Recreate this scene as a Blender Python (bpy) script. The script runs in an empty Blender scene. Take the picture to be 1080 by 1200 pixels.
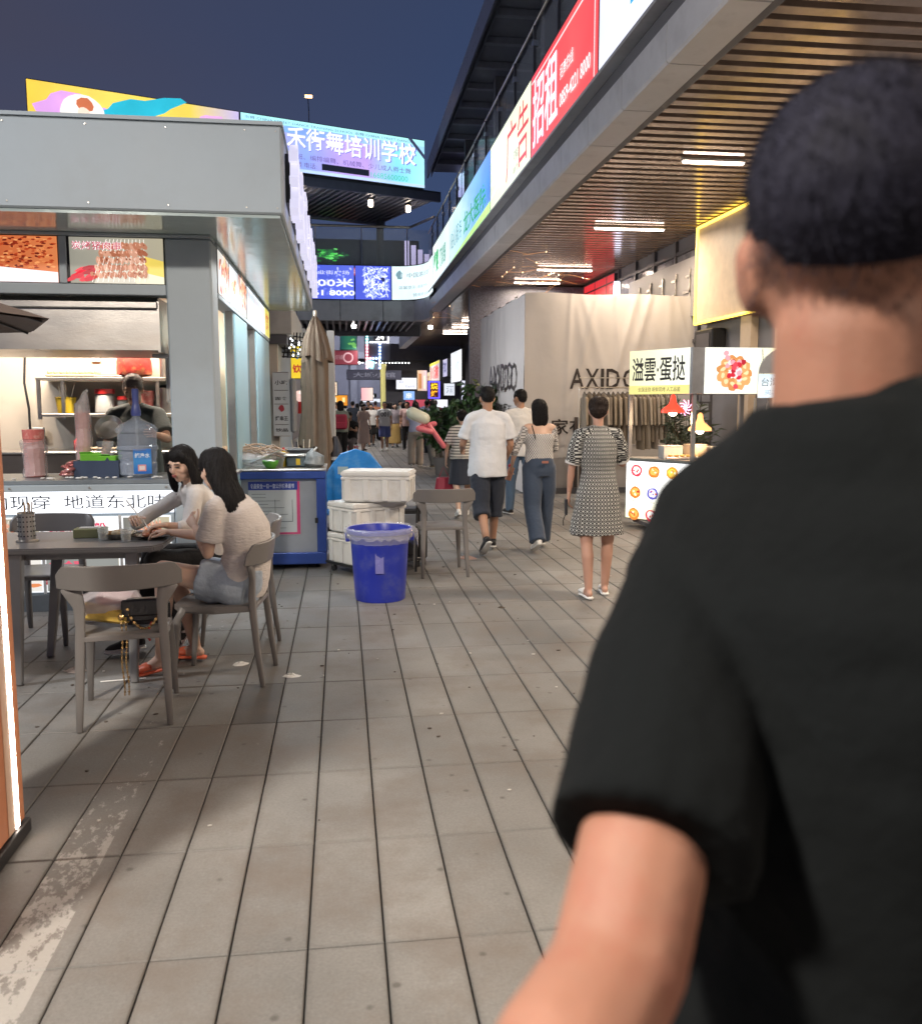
import bpy, bmesh, math, random
from math import sin, cos, pi, radians, atan, atan2, sqrt
from mathutils import Vector, Matrix, Euler, noise
import numpy as np
random.seed(7)
SC = bpy.context.scene
COL = SC.collection
V = Vector

# ------------------------------------------------------------------ camera
PITCH = atan(127/1040); YAW = atan(140/1040*cos(PITCH))
cd = bpy.data.cameras.new('camera'); cam = bpy.data.objects.new('camera', cd); COL.objects.link(cam)
cam.location = (0, 0, 1.55)
cam.rotation_euler = (pi/2-PITCH, 0, -YAW)
cd.sensor_fit = 'VERTICAL'; cd.sensor_height = 24.0; cd.sensor_width = 24*921/1024
cd.lens = 24*1040/1200
cd.clip_start = 0.02; cd.clip_end = 600
cd.dof.use_dof = True; cd.dof.focus_distance = 7.0; cd.dof.aperture_fstop = 3.2
SC.camera = cam

# ------------------------------------------------------------------ night sky
wd = bpy.data.worlds.new('World'); SC.world = wd; wd.use_nodes = True
wn = wd.node_tree; wn.nodes.clear(); wl = wn.links.new
def wnode(t, **k):
    n = wn.nodes.new(t)
    for a, b in k.items(): setattr(n, a, b)
    return n
tc = wnode('ShaderNodeTexCoord'); sep = wnode('ShaderNodeSeparateXYZ'); wl(tc.outputs['Generated'], sep.inputs[0])
ramp = wnode('ShaderNodeValToRGB'); wl(sep.outputs['Z'], ramp.inputs[0])
ramp.color_ramp.elements[0].position = 0.0; ramp.color_ramp.elements[0].color = (.040, .068, .155, 1)
ramp.color_ramp.elements[1].position = .75; ramp.color_ramp.elements[1].color = (.026, .031, .056, 1)
e = ramp.color_ramp.elements.new(.33); e.color = (.028, .044, .098, 1)
nz = wnode('ShaderNodeTexNoise'); nz.inputs['Scale'].default_value = 1.6; nz.inputs['Detail'].default_value = 5
mp = wnode('ShaderNodeMapping'); mp.inputs['Scale'].default_value = (1, 1, 3.2); wl(tc.outputs['Generated'], mp.inputs[0]); wl(mp.outputs[0], nz.inputs['Vector'])
# city glow reddens the low cloud on the west side
gl = wnode('ShaderNodeMapRange'); wl(sep.outputs['X'], gl.inputs[0]); gl.inputs[1].default_value = .12; gl.inputs[2].default_value = -.5; gl.inputs[3].default_value = 0; gl.inputs[4].default_value = 1
mm = wnode('ShaderNodeMath', operation='MULTIPLY'); wl(gl.outputs[0], mm.inputs[0]); wl(nz.outputs['Fac'], mm.inputs[1])
mx = wnode('ShaderNodeMix', data_type='RGBA'); wl(mm.outputs[0], mx.inputs[0]); wl(ramp.outputs[0], mx.inputs[6]); mx.inputs[7].default_value = (.062, .046, .046, 1)
sky = wnode('ShaderNodeTexSky', sky_type='NISHITA', sun_disc=False); sky.sun_elevation = radians(-6); sky.sun_rotation = radians(250)
bg1 = wnode('ShaderNodeBackground'); bg1.inputs[1].default_value = 1.0; wl(mx.outputs[2], bg1.inputs[0])
bg2 = wnode('ShaderNodeBackground'); bg2.inputs[1].default_value = .05; wl(sky.outputs[0], bg2.inputs[0])
ad = wnode('ShaderNodeAddShader'); wl(bg1.outputs[0], ad.inputs[0]); wl(bg2.outputs[0], ad.inputs[1])
wo = wnode('ShaderNodeOutputWorld'); wl(ad.outputs[0], wo.inputs[0])

# ------------------------------------------------------------------ exposure and renderer
SC.view_settings.view_transform = 'Standard'; SC.view_settings.look = 'None'
SC.view_settings.exposure = 0.42; SC.view_settings.gamma = 1.0; SC.view_settings.use_curve_mapping = False
SC.render.engine = 'CYCLES'
SC.cycles.use_denoising = True
try: SC.cycles.denoiser = 'OPENIMAGEDENOISE'
except Exception: pass
SC.cycles.max_bounces = 6; SC.cycles.transparent_max_bounces = 12; SC.cycles.sample_clamp_indirect = 4
SC.cycles.caustics_reflective = False; SC.cycles.caustics_refractive = False
SC.cycles.use_light_tree = True

# ------------------------------------------------------------------ strips and downlights of the place, and added fill lamps
def area(name, loc, sx, sy, power, col, rot=(0, 0, 0), spread=170):
    l = bpy.data.lights.new(name, 'AREA'); l.shape = 'RECTANGLE'; l.size = sx; l.size_y = sy; l.energy = power; l.color = col; l.spread = radians(spread)
    o = bpy.data.objects.new(name, l); o.location = loc; o.rotation_euler = rot; COL.objects.link(o); return o
WARM = (1, .80, .60); NEUT = (1, .93, .86); COOL = (.80, .90, 1)
STRIPS = [(4.1, 10.6, .75), (4.2, 14.7, 1.17), (4.25, 19.3, 1.2), (4.15, 21.4, 1.1), (4.2, 23.9, 1.0), (4.2, 26.3, 1.0), (4.2, 28.7, 1.0), (4.2, 31.2, 1.0), (4.2, 34, 1.0), (4.2, 37, 1.0)]
for x, y, L in STRIPS[:7]:
    area('strip_light', (x+L/2, y, 4.39), L, .05, 95, WARM)
# the arcade goes on behind the camera: its strips there
for y in (6.4, 2.2, -2.0, -6.2):
    area('strip_light', (4.55, y, 4.39), 1.2, .06, 160, WARM)
# unseen lamps without bodies: light from the left over table and paving
area('unseen_light', (-3.0, -.6, 5.2), .5, .5, 480, (1, .90, .78), (radians(8), radians(-30), 0))
area('unseen_light', (-6.5, 4.5, 5.6), .6, .6, 190, (.92, .95, 1), (0, radians(-30), 0))
for x, y in ((-5, 45), (3, 50), (-8, 50)): area('unseen_light', (x, y, 6.5), 1, 1, 260, (.85, .88, 1), (radians(80), 0, 0), 120)  # added at the far end to brighten the dark facade
# inside the snack kiosk, and a lamp added under its canopy to brighten the side
area('kiosk_and_fill_light', (-2.3, 8.62, 2.66), 1.8, .14, 95, (1, .84, .68))
area('kiosk_and_fill_light', (-2.0, 10.8, 2.66), 1.2, .5, 22, (.95, .95, 1))
area('kiosk_and_fill_light', (-.62, 9.3, 2.70), .06, 3.6, 38, (.90, .97, 1))
# downlights under the footbridge and beyond
for x, y in ((-1, 30.2), (1.2, 30.2), (-2, 36), (1, 38), (3.5, 42)):
    area('bridge_and_lane_light', (x, y, 4.0), .5, .5, 70, (1, .92, .85))
area('bridge_and_lane_light', (-2.6, 16, 3.4), 1.2, .3, 110, (.95, .97, 1))  # stands over the second kiosk, clear of the footbridge
area('kiosk_and_fill_light', (-.62, 15.6, 2.8), .08, 2.4, 80, (.95, .97, 1), (0, radians(-62), 0))  # added fill for the side of the hoarding, no tube on this kiosk
area('bridge_and_lane_light', (-3.0, 22, 3.4), 1.2, .3, 110, (.95, .97, 1))  # stands over the far left stalls, clear of the footbridge

# ------------------------------------------------------------------ helpers
WC = set()
def setp(o, label=None, cat=None, group=None, kind=None):
    if label: o['label'] = label
    if cat: o['category'] = cat
    if group: o['group'] = group
    if kind: o['kind'] = kind
    return o
def thing(name, label, cat, loc=(0, 0, 0), rz=0, group=None, world=False, kind=None):
    o = bpy.data.objects.new(name, None); COL.objects.link(o)
    o.location = loc; o.rotation_euler = (0, 0, rz); o.empty_display_size = .1
    if world: WC.add(o)
    return setp(o, label, cat, group, kind)
def root(o):
    while o.parent: o = o.parent
    return o
def fin(me, name, mat=None, parent=None, loc=None, smooth=False, label=None, cat=None, group=None, kind=None, rz=0):
    """link a finished mesh"""
    if mat is not None:
        me.materials.clear()
        for m in (mat if isinstance(mat, (list, tuple)) else [mat]): me.materials.append(m)
    if smooth:
        me.polygons.foreach_set('use_smooth', [True]*len(me.polygons))
    o = bpy.data.objects.new(name, me); COL.objects.link(o)
    if parent is not None:
        o.parent = parent
        r = root(parent)
        if r in WC: me.transform(Matrix.Translation(-r.location))
    if loc is not None: o.location = loc
    if rz: o.rotation_euler = (0, 0, rz)
    me.name = name
    return setp(o, label, cat, group, kind)

BOXF = [(0, 3, 2, 1), (4, 5, 6, 7), (0, 1, 5, 4), (1, 2, 6, 5), (2, 3, 7, 6), (3, 0, 4, 7)]
def frames(pts, side=None):
    """tangent/side/other per point of a polyline"""
    out = []; n = len(pts)
    for i in range(n):
        t = (pts[min(i+1, n-1)]-pts[max(i-1, 0)])
        t = t.normalized() if t.length > 1e-9 else V((0, 0, 1))
        s = V(side) if side is not None else (out[-1][1] if out else (V((1, 0, 0)) if abs(t.x) < .8 else V((0, 1, 0))))
        s = s-t*s.dot(t)
        if s.length < 1e-4: s = V((0, 1, 0))-t*t.y
        s.normalize(); out.append((t, s, t.cross(s)))
    return out
class MB:
    def __init__(s): s.v = []; s.f = []; s.mi = []
    def add(s, vs, fs, mi=0, M=None):
        b = len(s.v)
        s.v += [tuple(M @ V(p)) if M is not None else tuple(p) for p in vs]
        s.f += [tuple(i+b for i in f) for f in fs]; s.mi += [mi]*len(fs); return s
    def box(s, x0, x1, y0, y1, z0, z1, mi=0, M=None):
        return s.add([(x0, y0, z0), (x1, y0, z0), (x1, y1, z0), (x0, y1, z0), (x0, y0, z1), (x1, y0, z1), (x1, y1, z1), (x0, y1, z1)], BOXF, mi, M)
    def hexa(s, p, mi=0): return s.add(p, BOXF, mi)
    def prism(s, poly, z0, z1, mi=0, M=None):
        n = len(poly)
        return s.add([(x, y, z0) for x, y in poly]+[(x, y, z1) for x, y in poly],
                     [tuple(range(n))[::-1], tuple(range(n, 2*n))]+[(i, (i+1) % n, (i+1) % n+n, i+n) for i in range(n)], mi, M)
    def lathe(s, prof, n=16, c=(0, 0, 0), mi=0, M=None, sx=1, sy=1):
        vs = []; fs = []
        for r, z in prof:
            for k in range(n):
                a = 2*pi*k/n; vs.append((c[0]+r*cos(a)*sx, c[1]+r*sin(a)*sy, c[2]+z))
        m = len(prof)
        for i in range(m-1):
            for k in range(n): fs.append((i*n+k, i*n+(k+1) % n, (i+1)*n+(k+1) % n, (i+1)*n+k))
        fs.append(tuple(range(n))[::-1]); fs.append(tuple(range((m-1)*n, m*n)))
        return s.add(vs, fs, mi, M)
    def loft(s, pts, rads, side=None, n=10, mi=0, cap=True, M=None):
        pts = [V(p) for p in pts]; fr = frames(pts, side); vs = []; fs = []
        for p, (t, a, b), r in zip(pts, fr, rads):
            ra, rb = (r if isinstance(r, (tuple, list)) else (r, r))
            for k in range(n):
                q = 2*pi*k/n; vs.append(p+a*(ra*cos(q))+b*(rb*sin(q)))
        m = len(pts)
        for i in range(m-1):
            for k in range(n): fs.append((i*n+k, i*n+(k+1) % n, (i+1)*n+(k+1) % n, (i+1)*n+k))
        if cap: fs.append(tuple(range(n))[::-1]); fs.append(tuple(range((m-1)*n, m*n)))
        return s.add(vs, fs, mi, M)
    def tube(s, pts, r, n=8, mi=0, M=None): return s.loft(pts, [r]*len(pts), None, n, mi, True, M)
    def cap(s, p0, p1, r0, r1, n=10, side=None, fl=1.0, mi=0):
        """tapered capsule with round ends; fl squashes the second axis"""
        p0 = V(p0); p1 = V(p1); d = (p1-p0); d = d.normalized() if d.length > 1e-9 else V((0, 0, 1)); P = []; R = []
        for a in (0.05, .35, .7): P.append(p0-d*r0*cos(a*pi/2)); R.append(max(r0*sin(a*pi/2), .0005))
        P.append(p0); R.append(r0); P.append(p1); R.append(r1)
        for a in (.7, .35, .05): P.append(p1+d*r1*cos(a*pi/2)); R.append(max(r1*sin(a*pi/2), .0005))
        t = d; sd = V(side) if side is not None else (V((1, 0, 0)) if abs(t.x) < .8 else V((0, 1, 0)))
        return s.loft(P, [(r, r*fl) for r in R], sd, n, mi)
    def ell(s, c, r, n=12, rot=None, mi=0):
        M = Matrix.Translation(V(c)) @ (Euler(rot).to_matrix().to_4x4() if rot else Matrix()) @ Matrix.Diagonal((*r, 1))
        prof = [(max(sin(pi*i/8), .02), -cos(pi*i/8)) for i in range(9)]
        return s.lathe(prof, n, mi=mi, M=M)
    def mesh(s, bevel=0, seg=1):
        me = bpy.data.meshes.new('m'); me.from_pydata(s.v, [], s.f)
        if any(s.mi): me.polygons.foreach_set('material_index', s.mi)
        if bevel:
            bm = bmesh.new(); bm.from_mesh(me)
            ed = [e for e in bm.edges if len(e.link_faces) == 2 and e.calc_face_angle(0) > .6]
            bmesh.ops.bevel(bm, geom=ed, offset=bevel, segments=seg, affect='EDGES', clamp_overlap=True)
            bm.to_mesh(me); bm.free()
        me.update(); return me
    def build(s, name, mat, parent=None, bevel=0, seg=1, **k): return fin(s.mesh(bevel, seg), name, mat, parent, **k)
def box(name, mat, parent, x0, x1, y0, y1, z0, z1, bevel=0, **k): return MB().box(x0, x1, y0, y1, z0, z1).build(name, mat, parent, bevel, **k)
def inst(me, name, parent, loc, rz=0, sc=None, **k):
    o = bpy.data.objects.new(name, me); COL.objects.link(o)
    l = V(loc)
    if parent is not None:
        o.parent = parent; r = root(parent)
        if r in WC and parent is r: l = l-r.location
        elif r in WC: l = l-r.location
    o.location = l
    if rz: o.rotation_euler = (0, 0, rz)
    if sc: o.scale = sc
    return setp(o, **k)
def copy_thing(t, loc=None, rz=None, label=None, **k):
    def cp(o, par):
        c = o.copy(); COL.objects.link(c); c.parent = par
        for ch in kids.get(o, ()): cp(ch, c)
        return c
    kids = {}
    for o in COL.objects:
        if o.parent is not None: kids.setdefault(o.parent, []).append(o)
    c = cp(t, None)
    if loc is not None: c.location = loc
    if rz is not None: c.rotation_euler = (0, 0, rz)
    return setp(c, label, **k)
def smoothme(o, ang=.6):
    me = o.data; me.polygons.foreach_set('use_smooth', [True]*len(me.polygons))
    try: me.set_sharp_from_angle(angle=ang)
    except Exception: pass
    return o

# ------------------------------------------------------------------ materials
MATS = {}
def pmat(name, col, rough=.5, metal=0, var=.10, scale=6, bump=0, bscale=60, spec=.5, coat=0, sheen=0, stretch=(1, 1, 1), dirt=None, alpha=1, trans=0, sub=0):
    if name in MATS: return MATS[name]
    m = bpy.data.materials.new(name); m.use_nodes = True; nt = m.node_tree; L = nt.links.new
    b = nt.nodes['Principled BSDF']
    b.inputs['Roughness'].default_value = rough; b.inputs['Metallic'].default_value = metal
    b.inputs['Specular IOR Level'].default_value = spec
    b.inputs['Coat Weight'].default_value = coat; b.inputs['Sheen Weight'].default_value = sheen
    b.inputs['Alpha'].default_value = alpha; b.inputs['Transmission Weight'].default_value = trans
    if sub: b.inputs['Subsurface Weight'].default_value = sub; b.inputs['Subsurface Radius'].default_value = (.02, .008, .004); b.inputs['Subsurface Scale'].default_value = 1
    tcn = nt.nodes.new('ShaderNodeTexCoord'); mpn = nt.nodes.new('ShaderNodeMapping'); mpn.inputs['Scale'].default_value = stretch
    L(tcn.outputs['Object'], mpn.inputs[0])
    n = nt.nodes.new('ShaderNodeTexNoise'); n.inputs['Scale'].default_value = scale; n.inputs['Detail'].default_value = 6; n.inputs['Roughness'].default_value = .6
    L(mpn.outputs[0], n.inputs['Vector'])
    r = nt.nodes.new('ShaderNodeValToRGB'); r.color_ramp.elements[0].position = .3; r.color_ramp.elements[1].position = .7
    c = V(col[:3]); r.color_ramp.elements[0].color = (*(c*(1-var)), 1); r.color_ramp.elements[1].color = (*[min(x*(1+var), 1) for x in c], 1)
    L(n.outputs['Fac'], r.inputs[0]); out = r.outputs[0]
    if dirt:
        n2 = nt.nodes.new('ShaderNodeTexNoise'); n2.inputs['Scale'].default_value = dirt[2] if len(dirt) > 2 else 2.5; n2.inputs['Detail'].default_value = 8; n2.inputs['Roughness'].default_value = .7
        L(mpn.outputs[0], n2.inputs['Vector'])
        mr = nt.nodes.new('ShaderNodeMapRange'); mr.inputs[1].default_value = .5; mr.inputs[2].default_value = .75; mr.inputs[4].default_value = dirt[1]; L(n2.outputs['Fac'], mr.inputs[0])
        mix = nt.nodes.new('ShaderNodeMix'); mix.data_type = 'RGBA'; L(mr.outputs[0], mix.inputs[0]); L(out, mix.inputs[6]); mix.inputs[7].default_value = (*dirt[0], 1); out = mix.outputs[2]
    L(out, b.inputs['Base Color'])
    rr = nt.nodes.new('ShaderNodeMapRange'); rr.inputs[3].default_value = max(rough-.08, .02); rr.inputs[4].default_value = min(rough+.08, 1); L(n.outputs['Fac'], rr.inputs[0]); L(rr.outputs[0], b.inputs['Roughness'])
    if bump:
        n3 = nt.nodes.new('ShaderNodeTexNoise'); n3.inputs['Scale'].default_value = bscale; n3.inputs['Detail'].default_value = 4; L(mpn.outputs[0], n3.inputs['Vector'])
        bp = nt.nodes.new('ShaderNodeBump'); bp.inputs['Strength'].default_value = min(bump, 1); bp.inputs['Distance'].default_value = .01*max(bump, 1); L(n3.outputs['Fac'], bp.inputs['Height']); L(bp.outputs[0], b.inputs['Normal'])
    MATS[name] = m; return m
def emat(name, col, st=1.0, rough=.4):
    if name in MATS: return MATS[name]
    m = bpy.data.materials.new(name); m.use_nodes = True; b = m.node_tree.nodes['Principled BSDF']
    b.inputs['Base Color'].default_value = (*[x*.5 for x in col[:3]], 1); b.inputs['Roughness'].default_value = rough
    b.inputs['Emission Color'].default_value = (*col[:3], 1); b.inputs['Emission Strength'].default_value = st
    MATS[name] = m; return m
def print_mat(name, st, led=0, rough=.35):
    """printed or LED picture: colours come from the mesh, lit from behind with strength st"""
    if name in MATS: return MATS[name]
    m = bpy.data.materials.new(name); m.use_nodes = True; nt = m.node_tree; L = nt.links.new; b = nt.nodes['Principled BSDF']
    a = nt.nodes.new('ShaderNodeAttribute'); a.attribute_name = 'Col'
    L(a.outputs['Color'], b.inputs['Base Color']); b.inputs['Roughness'].default_value = rough
    if st > 0:
        n = nt.nodes.new('ShaderNodeTexNoise'); n.inputs['Scale'].default_value = 1.3; n.inputs['Detail'].default_value = 2
        tcn = nt.nodes.new('ShaderNodeTexCoord'); L(tcn.outputs['Object'], n.inputs['Vector'])
        mr = nt.nodes.new('ShaderNodeMapRange'); mr.inputs[3].default_value = st*.75; mr.inputs[4].default_value = st*1.25; L(n.outputs['Fac'], mr.inputs[0])
        L(a.outputs['Color'], b.inputs['Emission Color']); L(mr.outputs[0], b.inputs['Emission Strength'])
        b.inputs['Base Color'].default_value = (.1, .1, .1, 1)
        mu = nt.nodes.new('ShaderNodeMix'); mu.data_type = 'RGBA'; mu.blend_type = 'MULTIPLY'; mu.inputs[0].default_value = 1; mu.inputs[7].default_value = (.4, .4, .4, 1)
        L(a.outputs['Color'], mu.inputs[6]); L(mu.outputs[2], b.inputs['Base Color'])
    MATS[name] = m; return m

# ------------------------------------------------------------------ flat print (lettering and pictures) as thin layered shapes
FCU = {}
def glyphs(body, bold=0.0, res=2):
    k = (body, bold, res)
    if k in FCU: return FCU[k]
    c = bpy.data.curves.new('t', 'FONT'); c.body = body; c.offset = bold; c.resolution_u = res; c.fill_mode = 'FRONT'
    o = bpy.data.objects.new('t', c); COL.objects.link(o)
    me = bpy.data.meshes.new_from_object(o)
    vs = [tuple(v.co) for v in me.vertices]; fs = [tuple(p.vertices) for p in me.polygons]
    bpy.data.objects.remove(o); bpy.data.meshes.remove(me); bpy.data.curves.remove(c)
    FCU[k] = (vs, fs); return FCU[k]
def srgb(h):
    if isinstance(h, str):
        r = [int(h[i:i+2], 16)/255 for i in (0, 2, 4)]
        return tuple(((x+.055)/1.055)**2.4 if x > .04045 else x/12.92 for x in r)
    return h
class Print:
    """2-D artwork, u to the right, v up, metres"""
    def __init__(s, dz=.0012): s.v = []; s.f = []; s.c = []; s.z = 0; s.dz = dz
    def poly(s, pts, col, up=True):
        b = len(s.v); s.v += [(x, y, s.z) for x, y in pts]; s.f.append(tuple(range(b, b+len(pts)))); s.c += [srgb(col)]*len(pts)
        if up: s.z += s.dz
        return s
    def rect(s, x0, y0, x1, y1, col, up=True): return s.poly([(x0, y0), (x1, y0), (x1, y1), (x0, y1)], col, up)
    def grad(s, x0, y0, x1, y1, cols, vert=False, up=True):
        n = len(cols)-1
        for i in range(n):
            a, c = i/n, (i+1)/n; b = len(s.v)
            if vert: P = [(x0, y0+(y1-y0)*a), (x1, y0+(y1-y0)*a), (x1, y0+(y1-y0)*c), (x0, y0+(y1-y0)*c)]; C = [cols[i], cols[i], cols[i+1], cols[i+1]]
            else: P = [(x0+(x1-x0)*a, y0), (x0+(x1-x0)*c, y0), (x0+(x1-x0)*c, y1), (x0+(x1-x0)*a, y1)]; C = [cols[i], cols[i+1], cols[i+1], cols[i]]
            s.v += [(x, y, s.z) for x, y in P]; s.f.append((b, b+1, b+2, b+3)); s.c += [srgb(c_) for c_ in C]
        if up: s.z += s.dz
        return s
    def blob(s, cx, cy, rx, ry, col, n=12, jag=.15, rot=0, up=True):
        P = []
        for k in range(n):
            a = 2*pi*k/n; r = 1+random.uniform(-jag, jag); x = rx*r*cos(a); y = ry*r*sin(a)
            P.append((cx+x*cos(rot)-y*sin(rot), cy+x*sin(rot)+y*cos(rot)))
        return s.poly(P, col, up)
    def line(s, x0, y0, x1, y1, w, col, up=True):
        d = V((x1-x0, y1-y0)); n = V((-d.y, d.x)).normalized()*w/2
        return s.poly([(x0-n.x, y0-n.y), (x1-n.x, y1-n.y), (x1+n.x, y1+n.y), (x0+n.x, y0+n.y)], col, up)
    def text(s, body, x, y, h, col, bold=0, w=None, align='L', rot=0, shear=0):
        vs, fs = glyphs(body, bold)
        if not vs: return s
        xs = [p[0] for p in vs]; ys = [p[1] for p in vs]; x0, x1, y0, y1 = min(xs), max(xs), min(ys), max(ys)
        sy = h/max(y1-y0, 1e-6); sx = (w/(x1-x0)) if w else sy
        W = (x1-x0)*sx; ox = {'L': 0, 'C': -W/2, 'R': -W}[align]; b = len(s.v)
        for p in vs:
            a = (p[0]-x0)*sx+ox; c = (p[1]-y0)*sy; a += shear*c
            s.v.append((x+a*cos(rot)-c*sin(rot), y+a*sin(rot)+c*cos(rot), s.z))
        s.f += [tuple(i+b for i in f) for f in fs]; s.c += [srgb(col)]*len(vs); s.z += s.dz
        return s
    def build(s, name, mat, parent, O, U, W, **k):
        """O = world or local origin, U = direction of u, W = direction of v"""
        U = V(U).normalized(); W = V(W).normalized(); N = U.cross(W); O = V(O)
        vs = [O+U*p[0]+W*p[1]+N*p[2] for p in s.v]
        me = bpy.data.meshes.new('p'); me.from_pydata(vs, [], s.f)
        at = me.color_attributes.new('Col', 'FLOAT_COLOR', 'POINT')
        at.data.foreach_set('color', [x for c in s.c for x in (c[0], c[1], c[2], 1)])
        return fin(me, name, mat, parent, **k)
LIT = print_mat('backlit_print', .8); LED = print_mat('led_screen_picture', .95); DIM = print_mat('dim_backlit_print', .5); FLAT = print_mat('printed_sheet', 0); GLOW = print_mat('bright_sign_face', 1.25); HALF = print_mat('faint_screen_picture', .25)
LINES = 'rows of small print'
# ------------------------------------------------------------------ common materials
M_dark = pmat('black_metal', (.02, .02, .022), .45, .3)
M_steel = pmat('brushed_steel', (.60, .57, .53), .32, 1, .07, 2.5, .06, 60, stretch=(1, 1, 3), dirt=((.42, .33, .25), .35, 1.4))
M_alu = pmat('grey_aluminium_panel', (.56, .56, .58), .42, .15, .08, 2.5, .08, 12, dirt=((.16, .15, .15), .4, 1.5))
M_kiosk = pmat('kiosk_grey_blue_paint', (.385, .45, .50), .52, 0, .05, 2, .05, 20, dirt=((.30, .32, .33), .35, 1.2))
M_kioskb = pmat('kiosk_light_blue_paint', (.36, .55, .62), .35, .1, .05, 2, .05, 20)
M_glossy = pmat('glossy_underside', (.55, .66, .66), .14, .15, .06, 1.6, .35, 5)
M_white = pmat('white_paint', (.72, .72, .70), .45, 0, .05, 4)
M_cream = pmat('cream_wall', (.66, .58, .48), .6, 0, .06, 2, dirt=((.45, .36, .26), .4, 1.5))
M_blackp = pmat('black_plastic', (.025, .025, .027), .4)
M_glass = pmat('dark_glass', (.03, .04, .06), .08, 0, .1, 1, spec=.8)
M_clear = pmat('clear_glass', (.80, .88, .92), .05, 0, .02, 1, alpha=.16, spec=.8)
M_darkwall = pmat('dark_wall', (.13, .13, .145), .6, 0, .15, 1.5)

# ------------------------------------------------------------------ ground and paving
g = MB().box(-120, 120, -60, 300, -.30, -.022).build('ground', pmat('dark_ground', (.05, .05, .05), .9, var=.3), kind='structure')

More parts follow.
